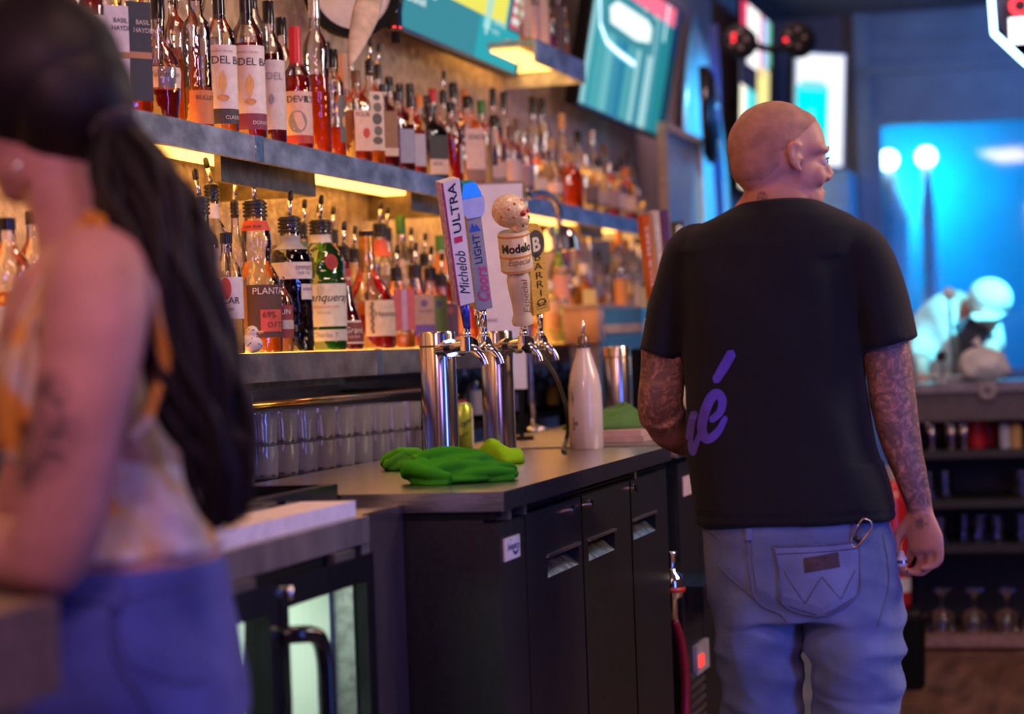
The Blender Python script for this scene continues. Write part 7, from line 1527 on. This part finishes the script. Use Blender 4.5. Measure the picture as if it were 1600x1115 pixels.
# hair: cap and ponytail of locks
HAIR = mat('dark_hair', (.009, .006, .008), .55, var=.3, scale=60, stretch=(6, 6, .6), spec=.3)
b = BM(); ball(b, HW(0, -.008, .008), (.084, .098, .095), MW_, 32, 22); ball(b, HW(0, -.03, -.03), (.081, .076, .082), MW_, 24, 16)
bmesh.ops.delete(b, geom=[f for f in b.faces if (lambda q: (q.z < -.088 - .02 * noise.noise(q * 30)) or (q.dot(WF) > .062 and q.dot(WU) < .05))(f.calc_center_median() - WC)], context='FACES')
bmesh.ops.solidify(b, geom=b.faces[:], thickness=.006)
wrinkle(b, .004, lambda c: noise.noise(Vector((c.x * 22, c.y * 60, c.z * 22))))
hc = shade_obj('hair', b, HAIR, woman, OW)
random.seed(11)
path = [(140, 175, -.02), (185, 205, -.03), (215, 270, -.05), (245, 350, -.06), (275, 450, -.07), (302, 560, -.07), (330, 660, -.07), (352, 740, -.07), (356, 820, -.07)]
wid = [.02, .022, .042, .052, .056, .050, .042, .034, .012]
b = BM(); tube(b, [W_(*p) - OW for p in smooth_path(path, 4)], [w * .8 for w in wid], 14); obj('ponytail', b, HAIR, woman, smooth=True); pony = woman.children[-1]
b = BM()
for k in range(46):
    a, rr_ = random.uniform(0, 2 * PI), random.uniform(.5, 1.08); ph = random.uniform(0, 6.28); pts = []; sp = smooth_path(path[: random.choice((8, 9, 9, 9))], 5); ws = resample(wid, len(sp))
    for i, p in enumerate(sp):
        s = i / len(sp); q = W_(*p) - OW; wv = .010 * math.sin(s * 16 + ph) * min(1, s * 3)
        pts.append(q + Vector((math.cos(a) * ws[i] * rr_ + wv, math.sin(a) * ws[i] * rr_, wv * .5)))
    tube(b, pts, [.004] + [.007] * 4 + [.0055, .002], 6)
o = obj('hair_locks', b, HAIR, pony, smooth=True); o['kind'] = 'stuff'
b = BM(); c = W_(182, 206, -.03) - OW; ax = (W_(215, 270, -.05) - W_(140, 175, -.02)).normalized(); tube(b, [c - ax * .012, c + ax * .012], .028, 16); obj('hair_tie', b, cloth('tie_black', (.02, .015, .03)), woman, smooth=True)
b = BM(); ball(b, HW(-.076 if WS.y > 0 else .076, +.03, -.098) - OW, .006, None, 10, 8); obj('earring', b, CHROME, woman, smooth=True)
# dark wooden bar end at the lower left
p0, p1 = on(76, 938, Y=2.0), on(76, 1084, Y=2.0)
t = thing('bar_end', 'dark brown block end of the bar at the lower left, below her elbow', 'bar', (p0.x - .3, 2.0, 0)); O = Vector(t.location)
WOOD = mat('bar_wood', (.12, .065, .06), .5, var=.2, scale=12, stretch=(1, 6, 6))
b = BM(); bx(b, p0.x - .9, p0.x, 1.72, 2.02, p1.z, p0.z, O); obj('bar_slab', b, WOOD, t, bevel=.008, seg=3)
b = BM(); bx(b, p0.x - .88, p0.x - .03, 1.76, 1.98, 0, p1.z, O); obj('bar_front', b, WOOD, t)

# ---- the bar worker bending behind the back counter
YP = 9.95
def Q_(px, py, dy=0): return on(px, py, Y=YP + dy)
KP = 1 / ppm(on(1500, 520, Y=YP)); OP = Vector((Q_(1460, 600).x, YP, 0))
wk = thing('person', 'bar worker in white cap and white shirt bending down behind the back counter', 'person', OP)
b = BM()
def tq(pts, rad, n=16): tube(b, smooth_path([Q_(*p) for p in pts], 4), rad, n)
tq([(1462, 640, .1), (1458, 590, .05), (1465, 540, .0), (1492, 500, -.05), (1515, 482, -.08)], [.13, .135, .14, .13, .09]); tq([(1512, 486, -.08), (1538, 474, -.13)], [.055, .05])
ball(b, Q_(1545, 474, -.17), (.075, .09, .09)); ball(b, Q_(1540, 492, -.22), (.055, .05, .06)); ball(b, Q_(1538, 488, -.27), .014)
for sx in (-1, 1): ball(b, Q_(1543 + sx * 26, 482, -.17), (.012, .02, .03))
tq([(1462, 505, .0), (1440, 540, -.1), (1436, 575, -.25), (1440, 592, -.42)], [.06, .05, .042, .03]); tq([(1528, 492, .0), (1545, 520, -.15), (1548, 555, -.3), (1540, 590, -.48)], [.055, .046, .038, .028])
for wx, wy, wd in ((1440, 592, -.42), (1540, 590, -.48)):
    wr = Q_(wx, wy, wd); hand(wr, wr + Vector((.01, -.08, .01)), [((0, -1, -.1), (0, -.9, -.4), (0, -.6, -.8))] * 4, ((.6, -.6, 0), (.3, -.9, 0), (.1, -1, 0)), Vector((1, 0, 0)))
for sx in (-1, 1): tube(b, [Q_(1462 + sx * 22, 640, .1), Vector((Q_(1462 + sx * 26, 640).x, YP + .12, .5)), Vector((Q_(1462 + sx * 28, 640).x, YP + .1, .06))], [.085, .065, .045], 14)
b = remesh(b, .008, 4); shade_obj('body', b, skin_mat('worker_skin', (.55, .3, .24)), wk, OP)
WT = cloth('white_cotton', (.8, .82, .82), scale=6)
b = BM(); tq([(1462, 650, .1), (1458, 590, .05), (1465, 540, .0), (1492, 502, -.05), (1513, 486, -.08)], [.145, .15, .155, .145, .10]); tq([(1466, 503, .0), (1443, 536, -.1), (1438, 566, -.2)], [.074, .068, .06]); tq([(1525, 492, .0), (1545, 518, -.14), (1548, 538, -.22)], [.068, .062, .056])
b = remesh(b, .009, 4); wrinkle(b, .01, lambda c: noise.noise(c * 12)); shade_obj('shirt', b, WT, wk, OP)
b = BM(); ball(b, Q_(1547, 466, -.17), (.094, .108, .088), Matrix.Rotation(.25, 3, 'Y'), 24, 16); lo = Q_(1547, 486, -.17).z
bmesh.ops.delete(b, geom=[f for f in b.faces if f.calc_center_median().z < lo], context='FACES'); bmesh.ops.solidify(b, geom=b.faces[:], thickness=.006)
tube(b, [Q_(1545, 488, -.20), Q_(1541, 494, -.30), Q_(1539, 500, -.36)], [(.075, .012), (.07, .008), (.04, .005)], 12, side=(1, 0, 0)); cp = shade_obj('cap', b, WT, wk, OP)
b = BM(); tube(b, smooth_path([Q_(1505, 500, -.22), Q_(1525, 530, -.26), Q_(1530, 560, -.24), Q_(1526, 600, -.1)], 4), [(.05, .01), (.07, .012), (.08, .014), (.08, .014)], 12, side=(1, 0, 0)); shade_obj('apron', b, cloth('dark_apron', (.05, .06, .09)), wk, OP)
b = BM(); tube(b, [Vector((OP.x - .1, YP + .1, .0)), Vector((OP.x - .1, YP + .1, .05))], [(.06, .12), (.05, .1)], 12); shade_obj('shoe', b, BLACK_MATT, wk, OP)
b = BM(); tube(b, [Vector((OP.x + .1, YP + .1, .0)), Vector((OP.x + .1, YP + .1, .05))], [(.06, .12), (.05, .1)], 12); shade_obj('shoe', b, BLACK_MATT, wk, OP)
# white bag of ice and tap knobs on the back counter
p = on_shelf(1537, 592, zc + .001, BY + .2)
t = thing('ice_bag', 'white knotted bag on the back counter before the bending worker', 'bag', p); b = BM()
ball(b, (0, 0, .065), (.10, .08, .066)); ball(b, (.05, 0, .05), (.06, .06, .05)); b = remesh(b, .006, 3); wrinkle(b, .012, lambda c: noise.noise(c * 20))
for v in b.verts: v.co.z = max(v.co.z, 0)
obj('bag', b, WT, t, smooth=True); b = BM(); tube(b, [(-.01, 0, .125), (-.012, 0, .145), (-.03, 0, .165)], [.015, .008, .02], 10); obj('knot', b, WT, t, smooth=True)
t = thing('serving_tray', 'flat white tray on back counter left of the knotted bag', 'tray', on_shelf(1492, 586, zc + .001, BY + .36)); b = BM(); loft(b, [(0, .08, .08, 4), (.006, .085, .085, 4), (.02, .09, .09, 4), (.018, .082, .082, 4), (.008, .077, .077, 4)], 28); obj('tray', b, plastic((.75, .78, .8)), t)
b = BM(); box(b, -.09, -.07, -.03, .03, .018, .026); obj('grip', b, plastic((.75, .78, .8)), t)
p = on_shelf(1472, 596, zc + .001, BY + .08); t = thing('ball_tap', 'black round knob on a thin chrome stem on the back counter', 'tap', p); h = on(1472, 556, Y=BY + .08).z - p.z
b = BM(); tube(b, [(0, 0, 0), (0, 0, .006), (0, 0, .008), (0, 0, h)], [.02, .02, .006, .006], 12); obj('stem', b, CHROME, t, smooth=True)
b = BM(); ball(b, (0, 0, h), 8.5 / ppm(p)); obj('ball', b, BLACK_GLOSS, t, smooth=True)
p = on_shelf(1488, 596, zc + .001, BY + .45); t = thing('ball_tap', 'white round knob on a tall stem beside the white cap', 'tap', p); h = on(1488, 458, Y=BY + .45).z - p.z
b = BM(); tube(b, [(0, 0, 0), (0, 0, .006), (0, 0, .008), (0, 0, h)], [.03, .03, .008, .008], 12); obj('stem', b, CHROME, t, smooth=True)
b = BM(); ball(b, (0, 0, h), 10 / ppm(p)); obj('ball', b, plastic((.8, .85, .85)), t, smooth=True)
for k, (px, c, lab) in enumerate(((1413, (.5, .03, .08), 'small red sauce bottle on the back counter beside the sleeve'), (1424, (.25, .3, .4), 'small grey sauce bottle on the back counter beside the sleeve'))):
    t = simple('sauce_bottle', lab, 'bottle', on_shelf(px, 596, zc + .001, BY + .12 + .12 * k), [(.022, 0), (.024, .08), (.012, .11), (.01, .12)], plastic(c)); b = BM(); lathe(b, [(.011, .12), (.011, .14), (.004, .16)], 12); obj('nozzle', b, plastic((.6, .6, .65)), t, smooth=True)
